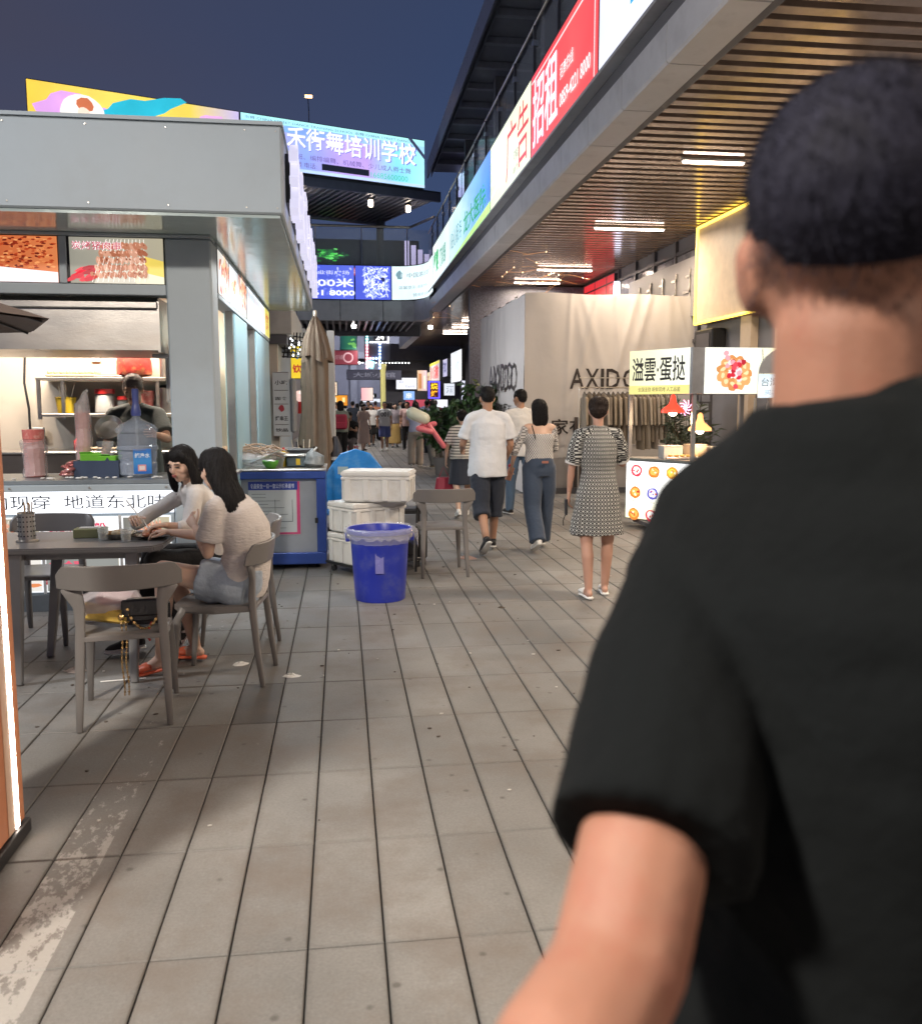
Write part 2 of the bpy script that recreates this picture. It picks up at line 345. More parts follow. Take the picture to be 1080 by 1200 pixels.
def stone_mat():
    m = bpy.data.materials.new('paving_stone'); m.use_nodes = True; nt = m.node_tree; L = nt.links.new; b = nt.nodes['Principled BSDF']; b.inputs['Specular IOR Level'].default_value = .3
    geo = nt.nodes.new('ShaderNodeNewGeometry'); sp = nt.nodes.new('ShaderNodeSeparateXYZ'); L(geo.outputs['Position'], sp.inputs[0])
    def N(t, **k):
        n = nt.nodes.new(t)
        for a, v in k.items():
            if a in ('operation', 'data_type', 'blend_type', 'noise_dimensions'): setattr(n, a, v)
        return n
    def M(op, a, c=None, clampo=False):
        n = N('ShaderNodeMath', operation=op); n.use_clamp = clampo
        for i, v in enumerate((a, c)):
            if v is None: continue
            if isinstance(v, (int, float)): n.inputs[i].default_value = v
            else: L(v, n.inputs[i])
        return n.outputs[0]
    fx = M('FLOOR', M('DIVIDE', M('ADD', sp.outputs['X'], -.10), .22)); fy = M('FLOOR', M('DIVIDE', M('ADD', sp.outputs['Y'], .07), .62))
    cb = N('ShaderNodeCombineXYZ'); L(fx, cb.inputs[0]); L(fy, cb.inputs[1])
    wn_ = N('ShaderNodeTexWhiteNoise'); L(cb.outputs[0], wn_.inputs['Vector'])
    n1 = N('ShaderNodeTexNoise'); n1.inputs['Scale'].default_value = 1.3; n1.inputs['Detail'].default_value = 7; n1.inputs['Roughness'].default_value = .65; L(geo.outputs['Position'], n1.inputs['Vector'])
    n2 = N('ShaderNodeTexNoise'); n2.inputs['Scale'].default_value = 95; n2.inputs['Detail'].default_value = 5; n2.inputs['Roughness'].default_value = .8; L(geo.outputs['Position'], n2.inputs['Vector'])
    val = M('ADD', M('MULTIPLY', wn_.outputs['Value'], .03), M('ADD', M('MULTIPLY', n1.outputs['Fac'], .16), M('MULTIPLY', n2.outputs['Fac'], .17)))
    val = M('MULTIPLY', M('ADD', val, .005), 1.07)
    nb = N('ShaderNodeTexNoise'); nb.inputs['Scale'].default_value = .55; nb.inputs['Detail'].default_value = 4; L(geo.outputs['Position'], nb.inputs['Vector'])
    nbr = N('ShaderNodeMapRange'); nbr.inputs[1].default_value = .35; nbr.inputs[2].default_value = .65; nbr.inputs[3].default_value = .74; nbr.inputs[4].default_value = 1.18; L(nb.outputs['Fac'], nbr.inputs[0]); val = M('MULTIPLY', val, nbr.outputs[0])
    # grime gathered along the joints
    ex = M('ABSOLUTE', M('SUBTRACT', M('FRACT', M('DIVIDE', M('ADD', sp.outputs['X'], -.10), .22)), .5)); ey = M('ABSOLUTE', M('SUBTRACT', M('FRACT', M('DIVIDE', M('ADD', sp.outputs['Y'], .07), .62)), .5))
    edx = N('ShaderNodeMapRange'); edx.inputs[1].default_value = .40; edx.inputs[2].default_value = .5; L(ex, edx.inputs[0]); edy = N('ShaderNodeMapRange'); edy.inputs[1].default_value = .47; edy.inputs[2].default_value = .5; L(ey, edy.inputs[0])
    val = M('MULTIPLY', val, M('SUBTRACT', 1, M('MULTIPLY', M('MAXIMUM', edx.outputs[0], edy.outputs[0]), M('MULTIPLY', n1.outputs['Fac'], .42))))
    # an odd darker slab here and there
    val = M('MULTIPLY', val, M('SUBTRACT', 1, M('MULTIPLY', M('COMPARE', M('ADD', M('MULTIPLY', fx, 100), fy), -293), .38)))
    cc = N('ShaderNodeCombineColor'); L(M('MULTIPLY', val, 1.0), cc.inputs[0]); L(M('MULTIPLY', val, .985), cc.inputs[1]); L(M('MULTIPLY', val, .95), cc.inputs[2])
    # brown soaking and grease
    n3 = N('ShaderNodeTexNoise'); n3.inputs['Scale'].default_value = 2.4; n3.inputs['Detail'].default_value = 9; n3.inputs['Roughness'].default_value = .7; L(geo.outputs['Position'], n3.inputs['Vector'])
    st = N('ShaderNodeMapRange'); st.inputs[1].default_value = .46; st.inputs[2].default_value = .66; st.inputs[4].default_value = .68; L(n3.outputs['Fac'], st.inputs[0])
    mx_ = N('ShaderNodeMix', data_type='RGBA'); L(st.outputs[0], mx_.inputs[0]); L(cc.outputs[0], mx_.inputs[6]); mx_.inputs[7].default_value = (.150, .126, .108, 1)
    # little dark specks
    n5 = N('ShaderNodeTexVoronoi'); n5.inputs['Scale'].default_value = 7; L(geo.outputs['Position'], n5.inputs['Vector'])
    sp5 = N('ShaderNodeMapRange'); sp5.inputs[1].default_value = .11; sp5.inputs[2].default_value = .05; sp5.inputs[4].default_value = .55; L(n5.outputs['Distance'], sp5.inputs[0])
    mx3 = N('ShaderNodeMix', data_type='RGBA'); L(sp5.outputs[0], mx3.inputs[0]); L(mx_.outputs[2], mx3.inputs[6]); mx3.inputs[7].default_value = (.04, .035, .03, 1)
    # worn white painted line, X about -1.0 .. -.78, fading into the distance; and whitish spills by the table
    n4 = N('ShaderNodeTexNoise'); n4.inputs['Scale'].default_value = 13; n4.inputs['Detail'].default_value = 9; n4.inputs['Roughness'].default_value = .75
    mp4 = N('ShaderNodeMapping'); mp4.inputs['Scale'].default_value = (1.6, .8, 1); L(geo.outputs['Position'], mp4.inputs[0]); L(mp4.outputs[0], n4.inputs['Vector'])
    inx = M('MULTIPLY', M('GREATER_THAN', sp.outputs['X'], -1.0), M('LESS_THAN', sp.outputs['X'], -.835))
    thr = N('ShaderNodeMapRange'); thr.inputs[1].default_value = 2.2; thr.inputs[2].default_value = 4.0; thr.inputs[3].default_value = .46; thr.inputs[4].default_value = .64; L(sp.outputs['Y'], thr.inputs[0])
    edge = M('MULTIPLY', M('SUBTRACT', sp.outputs['X'], -1.0), -.22)
    pt = M('MULTIPLY', M('GREATER_THAN', M('SUBTRACT', n4.outputs['Fac'], edge), thr.outputs[0]), inx)
    spill = M('MULTIPLY', M('GREATER_THAN', n4.outputs['Fac'], .665), M('MULTIPLY', M('LESS_THAN', sp.outputs['X'], -.1), M('MULTIPLY', M('GREATER_THAN', sp.outputs['Y'], 3.6), M('LESS_THAN', sp.outputs['Y'], 5.6))))
    white = M('MAXIMUM', pt, M('MULTIPLY', spill, .7))
    mx2 = N('ShaderNodeMix', data_type='RGBA'); L(M('MULTIPLY', white, .48), mx2.inputs[0]); L(mx3.outputs[2], mx2.inputs[6]); mx2.inputs[7].default_value = (.50, .49, .47, 1)
    L(mx2.outputs[2], b.inputs['Base Color'])
    rg = N('ShaderNodeMapRange'); rg.inputs[3].default_value = .36; rg.inputs[4].default_value = .70; L(n1.outputs['Fac'], rg.inputs[0]); L(rg.outputs[0], b.inputs['Roughness'])
    bp = N('ShaderNodeBump'); bp.inputs['Strength'].default_value = .35; bp.inputs['Distance'].default_value = .004; L(n2.outputs['Fac'], bp.inputs['Height']); L(bp.outputs[0], b.inputs['Normal'])
    return m
M_stone = stone_mat()
pav = MB().box(-14, 9, -8, 60, -.021, -.010).build('pavement', pmat('dark_joint_bed', (.012, .012, .012), .9), kind='structure', label='dark joint bed under the paving slabs')
TW, TL = .22, .62
def tile_mb(mb, x, y, w=TW, l=TL, dz=0, c=.0035, gx=.0028, gy=.0024):
    x0, x1, y0, y1 = x+gx, x+w-gx, y+gy, y+l-gy
    mb.add([(x0, y0, -.008), (x1, y0, -.008), (x1, y1, -.008), (x0, y1, -.008), (x0, y0, -c+dz), (x1, y0, -c+dz), (x1, y1, -c+dz), (x0, y1, -c+dz),
            (x0+c, y0+c, dz), (x1-c, y0+c, dz), (x1-c, y1-c, dz), (x0+c, y1-c, dz)],
           [(0, 1, 5, 4), (1, 2, 6, 5), (2, 3, 7, 6), (3, 0, 4, 7), (4, 5, 9, 8), (5, 6, 10, 9), (6, 7, 11, 10), (7, 4, 8, 11), (8, 9, 10, 11)])
tm_ = MB(); tile_mb(tm_, 0, 0); tile_me = tm_.mesh(); tile_me.materials.append(M_stone)
cnt = 0; rest = MB(); cells = []
for j in range(-12, 92):
    for i in range(-62, 40):
        cells.append((i, j))
Y0 = -.07
X0 = .10
def vis(i, j):
    x = X0+(i+.5)*TW; y = Y0+(j+.5)*TL
    if y < 1.9 or y > 9.5: return 1e9
    dx = x*cos(YAW)-y*sin(YAW); dd = x*sin(YAW)+y*cos(YAW)
    if dx/dd < -.56 or dx/dd > .36+.0*y: return 1e9
    if x < -1.2 and y < 3.0: return 1e9
    return dd
order = sorted(cells, key=lambda c: vis(*c)); near = set(c for c in order[:300] if vis(*c) < 1e8)
for i, j in cells:
    dz = random.uniform(-.0012, .0012)
    if (i, j) in near: inst(tile_me, 'paving_slab', pav, (X0+i*TW, Y0+j*TL, dz))
    elif not (j*TL > 24 and abs(i*TW) > 8): tile_mb(rest, X0+i*TW, Y0+j*TL, dz=dz)
rest.build('far_paving_slabs', M_stone, pav, kind='stuff')

# ------------------------------------------------------------------ right-hand arcade building
FX = 2.663
arc = thing('shopping_arcade', 'long two-storey shopping arcade on the right with grey metal fascia over a slatted walkway ceiling', 'building', (4.5, 20, 0), world=True)
pn = MB(); a_, b_ = .008, 1.162
# one fascia piece: vertical face, chamfer and soffit as a folded sheet
pn.prism([(0, 4.335), (.03, 4.30), (.325, 4.30), (.325, 4.33), (.045, 4.33), (.03, 4.345), (.03, 4.62), (0, 4.62)], 0, 1, M=None)
vs = [(x, 0, y) for x, y in [(0, 4.32), (.02, 4.30), (.325, 4.30), (.325, 4.33), (.04, 4.33), (.03, 4.34), (.03, 4.62), (0, 4.62)]]
pn = MB(); n_ = len(vs)
pn.add([(x, a_, z) for x, _, z in vs]+[(x, b_, z) for x, _, z in vs], [tuple(range(n_)), tuple(range(2*n_-1, n_-1, -1))]+[(i+n_, (i+1) % n_+n_, (i+1) % n_, i) for i in range(n_)])
pme = pn.mesh(); pme.materials.append(M_alu)
bm_ = bmesh.new(); bm_.from_mesh(pme); bmesh.ops.recalc_face_normals(bm_, faces=bm_.faces); bm_.to_mesh(pme); bm_.free()
for k in range(-2, 20): inst(pme, 'fascia_panel', arc, (FX, 3.82+1.17*k+.0, 0))
box('gutter', M_darkwall, arc, FX+.10, FX+.45, 1.4, 27.2, 4.345, 4.90)
box('ledge', M_alu, arc, FX-.03, FX+.5, 1.4, 27.2, 4.86, 4.895)
box('floor_slab', pmat('void_above_slats', (.12, .10, .09), .8), arc, FX+.46, 6.2, 0, 44, 4.70, 4.88)
# glossy slats of the ceiling
M_slat = pmat('bronze_slat', (.37, .28, .23), .18, .4, .22, 3, .05, 30, spec=.7)
sl = MB().box(0, 3.10, 0, .125, 0, .06).mesh(.004); sl.materials.append(M_slat)
ceil_t = thing('slatted_ceiling', 'glossy bronze slats hanging under the arcade walkway with lit strips between them', 'ceiling', (4.5, 20, 4.5), world=True)
for k in range(148):
    o = inst(sl, 'slat', ceil_t, (2.995, 1.0+.233*k, 4.47+random.uniform(-.003, .003)))
    o.scale = (1, 1, 1)
MB().box(3.0, 6.1, -8, .9, 4.47, 4.52).box(3.0, 6.1, 35.5, 46, 4.47, 4.52).build('slat_run', M_slat, ceil_t, kind='stuff')
for x, y, L in STRIPS: 
    t = thing('strip_light', 'pink-white light strip under the slatted ceiling', 'light', (x+L/2, y, 4.43), world=True, group='light strips under the slatted ceiling')
    box('tube', emat('strip_tube', (1, .80, .68), 14), t, x, x+L, y-.028, y+.028, 4.41, 4.432, .006)
    box('housing', M_white, t, x-.02, x+L+.02, y-.035, y+.035, 4.434, 4.462)
LBL = ['nearest pink-white light strip in the ceiling, level with the yellow-edged panel', 'light strip of the slatted ceiling above the right part of the cloth hoarding', 'light strip just over the left corner of the cloth hoarding', 'light strip next beyond the one over the hoarding corner']
k_ = 0
for o in list(COL.objects):
    if o.get('group') == 'light strips under the slatted ceiling':
        if k_ < 4: o['label'] = LBL[k_]
        else: o['label'] = ['fifth', 'sixth', 'seventh', 'eighth', 'ninth', 'tenth'][k_-4]+' light strip of the slatted ceiling, counted away from the camera'
        k_ += 1
for y, w_ in ((6.4, 'first strip ahead of him'), (2.2, 'just over him'), (-2.0, 'first strip behind him'), (-6.2, 'farthest behind him')):
    t = thing('strip_light', 'arcade ceiling light strip by the man in black, '+w_, 'light', (5.15, y, 4.43), world=True, group='light strips above the man')
    box('tube', MATS['strip_tube'], t, 4.55, 5.75, y-.028, y+.028, 4.41, 4.432, .006)
# fairy wires and warm bulbs tangled under the far ceiling
t = thing('fairy_light_string', 'tangle of thin orange wires with tiny warm bulbs under the ceiling by the hoarding', 'string lights', (4.6, 19, 4.3), world=True)
w = MB(); bl = MB()
for k in range(24):
    p = V((random.uniform(3.2, 5.8), random.uniform(17, 30), 4.44)); pts = [p]
    for q in range(4):
        p = p+V((random.uniform(-.5, .5), random.uniform(-.8, .8), 0)); p.z = 4.44-random.uniform(0, .22); pts.append(V(p))
        if random.random() < .55: bl.ell(p, (.014, .014, .014), 6)
    w.tube(pts, .0035, 4)
w.build('wire', emat('orange_wire', (.9, .42, .15), .35), t); bl.build('bulb', emat('warm_bulb', (1, .72, .40), 3), t, kind='stuff')
# shop-front wall at the back of the walkway
WX = 6.10
wall = thing('shop_front_wall', 'dark shop fronts with metal window frames behind the hoarding on the right', 'wall', (WX, 20, 0), world=True)
box('wall_face', M_darkwall, wall, WX, WX+.2, 0, 46, 0, 4.69)
fr = pmat('dark_window_frame', (.10, .10, .115), .4, .6)
for y in np.arange(14.75, 19.4, 1.12):
    f = box('window_frame', fr, wall, WX-.06, WX-.004, y, y+.07, .0, 4.46)
for z in (2.6, 3.55, 4.2): box('transom', fr, wall, WX-.05, WX-.002, 14.82, 19.5, z, z+.06)
box('window_glass', pmat('shop_glass', (.16, .16, .18), .12, .2, .5, 3, .3, 6), wall, WX-.02, WX-.003, 14.82, 19.5, .2, 4.19)
t = thing('ceiling_frame_panel', 'grey panel with cut-out ornament high on the wall beside the yellow-edged sign', 'panel', (WX-.1, 16.5, 3.6), world=True)
box('board', pmat('grey_board', (.22, .21, .21), .4), t, WX-.10, WX-.065, 14.8, 18.4, 3.05, 4.05)
for q in range(5):
    m_ = MB()
    for a in range(3): m_.box(WX-.125, WX-.104, 15.0+q*.66, 15.0+q*.66+.42-.1*a, 3.2+a*.26, 3.24+a*.26)
    m_.box(WX-.125, WX-.104, 15.0+q*.66, 15.03+q*.66, 3.2, 3.86); m_.build('ornament', M_steel, t)
# red grid screen
t = thing('red_grid_sign', 'glowing red sign face crossed by black bars above the cloth hoarding', 'sign', (WX-.1, 22.5, 3.4), world=True)
p = Print().grad(0, 0, 7.2, 1.9, ['f0454a', 'e8383c', 'c42a38'])
p.poly([(1.7, 0), (2.2, .75), (2.6, .85), (2.6, 0)], 'fff4ee').poly([(.5, 0), (.5, .95), (1.1, .9), (1.1, 0)], 'f2a35e').poly([(1.15, 0), (1.15, .85), (1.5, .8), (1.5, 0)], 'e9c07a')
for q in range(8): p.rect(q*.95, 0, q*.95+.05, 1.9, '1a0c0c')
for q in range(4): p.rect(0, q*.5+.2, 7.2, q*.5+.235, '1a0c0c')
p.build('sign_face', LIT, t, (WX-.11, 26.6, 2.5), (0, -1, 0), (0, 0, 1))
box('sign_box', M_dark, t, WX-.105, WX-.01, 19.4, 26.6, 2.5, 4.4)
t = thing('vertical_tube_light', 'upright white tube light beside the red grid sign', 'light', (WX-.2, 18.9, 3.4), world=True)
MB().lathe([(.06, 2.6), (.07, 2.63), (.07, 4.1), (.06, 4.15)], 12, (WX-.2, 18.9, 0)).build('tube', emat('cool_tube', (.75, .78, 1), 3), t)
box('bracket', M_dark, t, WX-.15, WX-.0, 18.86, 18.94, 3.2, 3.3)
# yellow neon edged panel
t = thing('neon_edged_panel', 'cream wall panel outlined with a bright yellow neon line behind the man\'s ear', 'sign', (WX-.15, 12.5, 3.6), world=True)
box('panel', pmat('cream_panel', (.58, .46, .33), .5), t, WX-.2, WX-.01, 10.2, 14.5, 2.86, 4.44)
n_ = MB()
for a, b in (((10.2, 2.87), (14.5, 2.87)), ((14.5, 2.87), (14.5, 4.43)), ((14.5, 4.43), (10.2, 4.43))): n_.tube([(WX-.215, a[0], a[1]), (WX-.215, b[0], b[1])], .022, 6)
n_.build('neon_line', emat('yellow_neon', (1, .66, .08), 3.2), t)
for y in (11.5, 12.6): box('shop_pillar', pmat('shop_pillar_tan', (.45, .36, .27), .5), wall, WX-.12, WX-.004, y, y+.35, 0, 2.85)
t = thing('wall_speaker', 'small dark box fixed on the wall under the neon-edged panel', 'speaker', (WX-.1, 14.0, 2.6), world=True)
box('case', M_dark, t, WX-.25, WX-.01, 13.7, 14.4, 2.35, 2.75, .02); box('grille', fr, t, WX-.262, WX-.25, 13.78, 14.3, 2.42, 2.68)

# upper floor: glass railing, back wall, roof with ribs
rail = thing('glass_railing', 'glass railing with bright steel clips on the upper floor above the red banner', 'railing', (2.85, 18, 6), world=True)
for y in np.arange(3, 29, 1.45):
    box('glass_pane', M_clear, rail, 2.84, 2.852, y+.03, y+1.42, 5.9, 6.82)
    po = MB().box(2.80, 2.835, y-.02, y+.02, 5.85, 6.9).build('post', fr, rail)
    MB().box(2.79, 2.87, y-.035, y+.035, 6.62, 6.70).box(2.79, 2.87, y-.03, y+.03, 6.15, 6.2).build('clip', pmat('bright_steel', (.8, .82, .85), .2, 1), po)
MB().tube([(2.83, 2, 6.93), (2.83, 29, 6.93)], .022, 8).build('handrail', M_steel, rail)
up = thing('upper_floor', 'dark upper storey of the arcade with ribbed overhanging roof', 'building', (5, 20, 4.9), world=True)
box('back_wall', pmat('upper_wall', (.20, .22, .30), .6, 0, .2, 1), up, 5.6, 5.8, 2, 30, 4.9, 9.0)
box('roof', pmat('upper_roof', (.22, .24, .30), .45, .2, .15, 1), up, 2.96, 6.2, 2, 30.2, 9.12, 9.4)
rb = MB().box(0, 2.9, 0, .14, 0, .14).mesh(.01); rb.materials.append(pmat('roof_rib', (.34, .36, .43), .4, .3))
for y in np.arange(3, 30, 1.35): inst(rb, 'rib', up, (3.05, y, 8.975))
box('roof_edge', pmat('roof_edge_metal', (.33, .36, .42), .3, .7), up, 2.92, 2.955, 2, 30.3, 8.93, 9.45)
box('roof_edge', MATS['roof_edge_metal'], up, 3.04, 3.06, 2, 30.2, 8.95, 9.11)
for y in (6, 11, 16, 21, 26): box('column', M_darkwall, up, 3.6, 3.85, y, y+.25, 4.9, 8.97)

# ------------------------------------------------------------------ adverts on the fascia
def ad(label, y0, y1, fn, z0=4.93, z1=5.98, mat=LED):
    t = thing('led_advert', label, 'LED screen', (FX+.08, (y0+y1)/2, z0), world=True, group='adverts along the arcade fascia')
    p = Print(.002); fn(p, y1-y0-.02, z1-z0)
    p.build('screen', mat, t, (FX-.002, y1-.01, z0), (0, -1, 0), (0, 0, 1))
    MB().box(FX, FX+.10, y0+.005, y1-.005, z0-.03, z1+.03).build('case', M_dark, t)
def ad_white(p, w, h):
    p.grad(0, 0, w, h, ['dfe6f6', 'eef0fb', 'e2e4f4'])
    for x in (1.0, 3.9): p.rect(x, .22, x+1.35, h, '3aa0d8').text('简便', x+.22, .40, .42, 'f6fbff', .01, 0.9)
    p.text('便民服务', 2.55, .3, .2, '5a6a9a', 0, .9)
def ad_red(p, w, h):
    p.grad(0, 0, w, h, ['e04a58', 'f0484e', 'f05a5c', 'ec4a50']); p.rect(.03, h-.10, w-.03, h-.075, 'ffe0e0').rect(w-.14, 0, w-.11, h, 'ffe0e0')
    p.text('招租', .12, .08, .86, 'eef0ff', .012, 1.42)
    p.text('招商热线', 1.66, .46, .17, 'fff0f0', .01, .62).text('0859-4221 8000', 1.66, .14, .17, 'fff0f0', .02, 1.35)
def ad_green(p, w, h):
    p.grad(0, 0, w, h, ['dfe9c9', 'e6efd6', 'e9eecf'])
    for q in range(4): p.line(.1, .2+.2*q, 1.5, .36+.2*q, .05, 'f6fbe8')
    p.text('广告', 1.55, .08, .86, 'd2404a', .0, 1.7).text('可移动', 2.2, .25, .16, '7a7468', 0, .4).text('播放广告', 2.15, .08, .1, '7a7468', 0, .4)
def ad_blue(p, w, h):
    p.grad(0, 0, w, h, ['cfe8ea', 'b8dfe9', '7fb6e8', '3f7fe0']).poly([(0, 0), (w, 0), (w, .18), (w*.5, .1)], 'bdf08e')
    p.text('龙大医院', w*.42, .2, .45, '1f9a6c', .02, w*.5).text('贴心服务', .3, .25, .4, '4c7d84', .0, w*.32)
def ad_pale(p, w, h):
    p.grad(0, 0, w, h, ['e8f2f0', 'd8ece6', 'dcebe9']); p.text('盛宴', .25, .22, .62, '25a05c', .04, 1.2).text('门诊部', 1.8, .2, .5, '3e8c7c', .02, 1.4).rect(.05, .15, .12, .9, '9aa9b8')
ad('white LED advert with a sky-blue square at the top edge of the photo', 3.4, 9.3, ad_white)
ad('red LED advert with tall white characters and a phone number', 9.32, 12.6, ad_red)
ad('pale green LED advert with large red characters', 12.62, 16.0, ad_green)
ad('blue-to-white LED advert with green characters', 16.02, 22.0, ad_blue)
ad('pale LED advert with green characters nearest the curved corner', 22.02, 26.0, ad_pale)

# ------------------------------------------------------------------ footbridge
BY = 28.4
br = thing('footbridge', 'footbridge crossing the lane with grey fascia, glass railing and slatted underside', 'bridge', (0, BY, 4), world=True)
for k in range(9):
    x = -9.3+k*1.33
    if x < 2.6: box('fascia_panel', M_alu, br, x+.01, x+1.32, BY, BY+.06, 4.12, 4.74, .006)
MB().prism([(2.66, 27.0), (2.75, 27.0), (2.75, 28.5), (1.9, 28.5), (1.9, BY), (2.3, 28.25), (2.55, 27.8)], 4.12, 4.74).build('fascia_corner', M_alu, br)
box('deck', M_darkwall, br, -9, 2.9, BY+.07, 33.2, 4.40, 4.74)
bs = MB().box(0, .07, 0, 4.6, 0, .10).mesh(); bs.materials.append(pmat('bridge_slat', (.20, .21, .23), .4, .4))
for k in range(36): inst(bs, 'slat', br, (-5.2+.215*k, BY+.08, 4.16))
box('girder', fr, br, -9, 2.9, 33.05, 33.2, 4.0, 4.4)
for x, w_ in ((-2.2, 'leftmost'), (.45, 'middle'), (3.0, 'rightmost')):
    t = thing('downlight', w_+' one of the small white downlights under the footbridge', 'light', (x, 30.2, 4.1), world=True, group='downlights under the footbridge')
    MB().lathe([(.06, 4.04), (.075, 4.06), (.075, 4.15)], 10, (x, 30.2, 0)).build('lens', emat('white_lens', (1, .95, .9), 12), t)
# adverts of the bridge
def bad(label, x0, x1, fn, mat=LED):
    t = thing('led_advert', label, 'LED screen', ((x0+x1)/2, BY, 4.8), world=True, group='adverts on the footbridge')
    p = Print(.002); fn(p, x1-x0-.02, 1.02); p.build('screen', mat, t, (x0+.01, BY-.03, 4.77), (1, 0, 0), (0, 0, 1))
    box('case', M_dark, t, x0+.005, x1-.005, BY-.028, BY+.05, 4.75, 5.82)
def b_blue(p, w, h):
    p.grad(0, 0, w, h, ['2b3fae', '3a4cc0', '5b6bd8'])
    for q in range(70): p.blob(random.uniform(w*.35, w-.1), random.uniform(.05, h-.05), .05, .03, random.choice(['8b98ea', 'b8c0f4', '6a78dc']), 5, .5, random.random()*3, up=(q % 9 == 0))
    p.text('欢迎来到商业街广场', w*.32, .74, .12, 'dfe4ff', 0, 2.2).text('步行100米', w*.27, .36, .27, 'eef0ff', .02, 2.5).text('0152-9561 8000', w*.25, .1, .17, 'eef0ff', .03, 2.6)
def b_flower(p, w, h):
    p.rect(0, 0, w, h, '4c5cd0')
    for q in range(230): p.blob(random.uniform(.25, w-.08), random.uniform(.06, h-.06), random.uniform(.03, .09), random.uniform(.015, .03), random.choice(['f0f4ff', 'dfe6ff', 'a8b6ee', '8c9ce4', 'e8f0ff']), 5, .5, random.random()*3, up=(q % 20 == 0))
    p.blob(.85, .62, .07, .07, '20285e', 9, .4)
def b_white(p, w, h):
    p.grad(0, 0, w, h, ['dfeef2', 'e4f2f4', 'd4e8ea']); p.blob(.25, .75, .12, .12, '6f8f9a', 12, .3).blob(.27, .76, .07, .07, 'e4f2f4', 10, .2)
    p.text('中国游泳馆用户中心', .48, .66, .15, '5c7480', 0, w-.7).text('温馨提示: 请自觉排队', .2, .32, .1, '6c8490', 0, w*.5).text('管理处电话 7521', .7, .08, .1, '6c8490', 0, w*.45)
bad('blue LED advert with white characters and digits on the footbridge', -3.0, .46, b_blue)
bad('LED advert filled with white blossoms on blue on the footbridge', .48, 1.60, b_flower)
# curved white advert
t = thing('led_advert', 'white LED advert with grey print bending round the bridge corner', 'LED screen', (2, 28.2, 4.8), world=True, group='adverts on the footbridge')
cur = [(1.62, 28.37), (1.85, 28.37), (2.1, 28.30), (2.38, 28.08), (2.56, 27.75), (2.655, 27.3), (2.661, 26.05)]
tot = [0]
for a, b in zip(cur, cur[1:]): tot.append(tot[-1]+(V(a)-V(b)).length)
p = Print(.0); b_white(p, tot[-1], 1.02)
me = bpy.data.meshes.new('p')
def bend(u, v, k):
    for i in range(len(cur)-1):
        if u <= tot[i+1]+1e-6 or i == len(cur)-2:
            f = (u-tot[i])/(tot[i+1]-tot[i]); a = V(cur[i]); b = V(cur[i+1]); d = (b-a).normalized(); q = a+(b-a)*f
            return (q.x+(-.0)+d.y*.0+(-d.y*-1)*k, q.y-d.x*k, 4.77+v)
vv = []; ff = []; cc_ = []
bg_ = Print(0); S = 24
for q in range(S):
    u0 = tot[-1]*q/S; u1 = tot[-1]*(q+1)/S; b = len(vv); vv += [bend(u0, 0, 0), bend(u1, 0, 0), bend(u1, 1.02, 0), bend(u0, 1.02, 0)]; ff.append((b, b+1, b+2, b+3)); cc_ += [srgb('dceef0')]*4
nb = 4; zz = 0.004
for f in p.f:
    if len(f) == 4 and abs(p.v[f[0]][1]) < 1e-6 and abs(p.v[f[2]][1]-1.02) < 1e-6: continue
    b = len(vv); vv += [bend(p.v[i][0], p.v[i][1], .014) for i in f]; ff.append(tuple(range(b, b+len(f)))); cc_ += [p.c[i] for i in f]
me.from_pydata([(x-.0, y-.0, z) for x, y, z in vv], [], ff); at = me.color_attributes.new('Col', 'FLOAT_COLOR', 'POINT'); at.data.foreach_set('color', [x for c in cc_ for x in (*c, 1)])
fin(me, 'screen', LED, t)
cs = MB()
for a, b in zip(cur, cur[1:]):
    d = (V(b)-V(a)).normalized(); n = V((d.y*-1, d.x))*.08; o_ = V((-d.y, d.x))*.012
    a2 = V(a)+o_; b2 = V(b)+o_
    cs.prism([(a2.x, a2.y), (b2.x, b2.y), (b2.x+n.x, b2.y+n.y), (a2.x+n.x, a2.y+n.y)], 4.75, 5.82)
cs.build('case', M_dark, t)
# bridge railing and the dark café behind it
for k in range(7):
    x = -6.4+k*1.42
    box('glass_pane', M_clear, br, x+.03, x+1.38, BY+.22, BY+.232, 5.85, 6.95)
    MB().box(x-.02, x+.02, BY+.18, BY+.22, 5.8, 7.0).build('post', pmat('rail_post', (.25, .27, .33), .3, .6), br)
MB().tube([(-7, BY+.2, 7.02), (2.2, BY+.2, 7.02), (2.9, BY-.6, 7.2)], .04, 8).build('handrail', M_steel, br)
bk = thing('upper_cafe', 'dark upper-level cafe with small orange signs and a green light above the footbridge', 'building', (0, 33, 5), world=True)
box('back_wall', pmat('cafe_wall', (.045, .055, .09), .6, 0, .3, .6), bk, -9, 2.9, 33.3, 33.5, 4.75, 7.45)
for x, c, w_, tx in ((-.95, 'ff7a3c', .42, '石山'), (.0, 'ff5a38', .9, '烤鱼火锅'), (1.05, '9fb6d8', .2, '茶'), (1.75, 'ff8a48', .62, '小食'), (2.4, 'ff8a48', .35, '吧')):
    p = Print(.004)
    if w_ > .8: p.rect(0, 0, w_, .26, 'e8503a').text(tx, .06, .05, .16, 'ffc8a8', .02, w_-.12)
    else: p.text(tx, 0, 0, .22, c, .03, w_)
    p.build('small_sign', LIT, bk, (x-.2, 33.2, 6.17), (1, 0, 0), (0, 0, 1))
p = Print(.004)
for q in range(60): p.blob(random.gauss(.0, .26), random.gauss(.1, .12), .09, .03, random.choice(['2fae3a', '3fd84a', '1d7a38', '7aff7a', '20603c']), 6, .4, up=(q % 8 == 0))
p.build('green_light', LIT, bk, (-.35, 33.2, 6.75), (1, 0, 0), (0, 0, 1))
p = Print(.004)
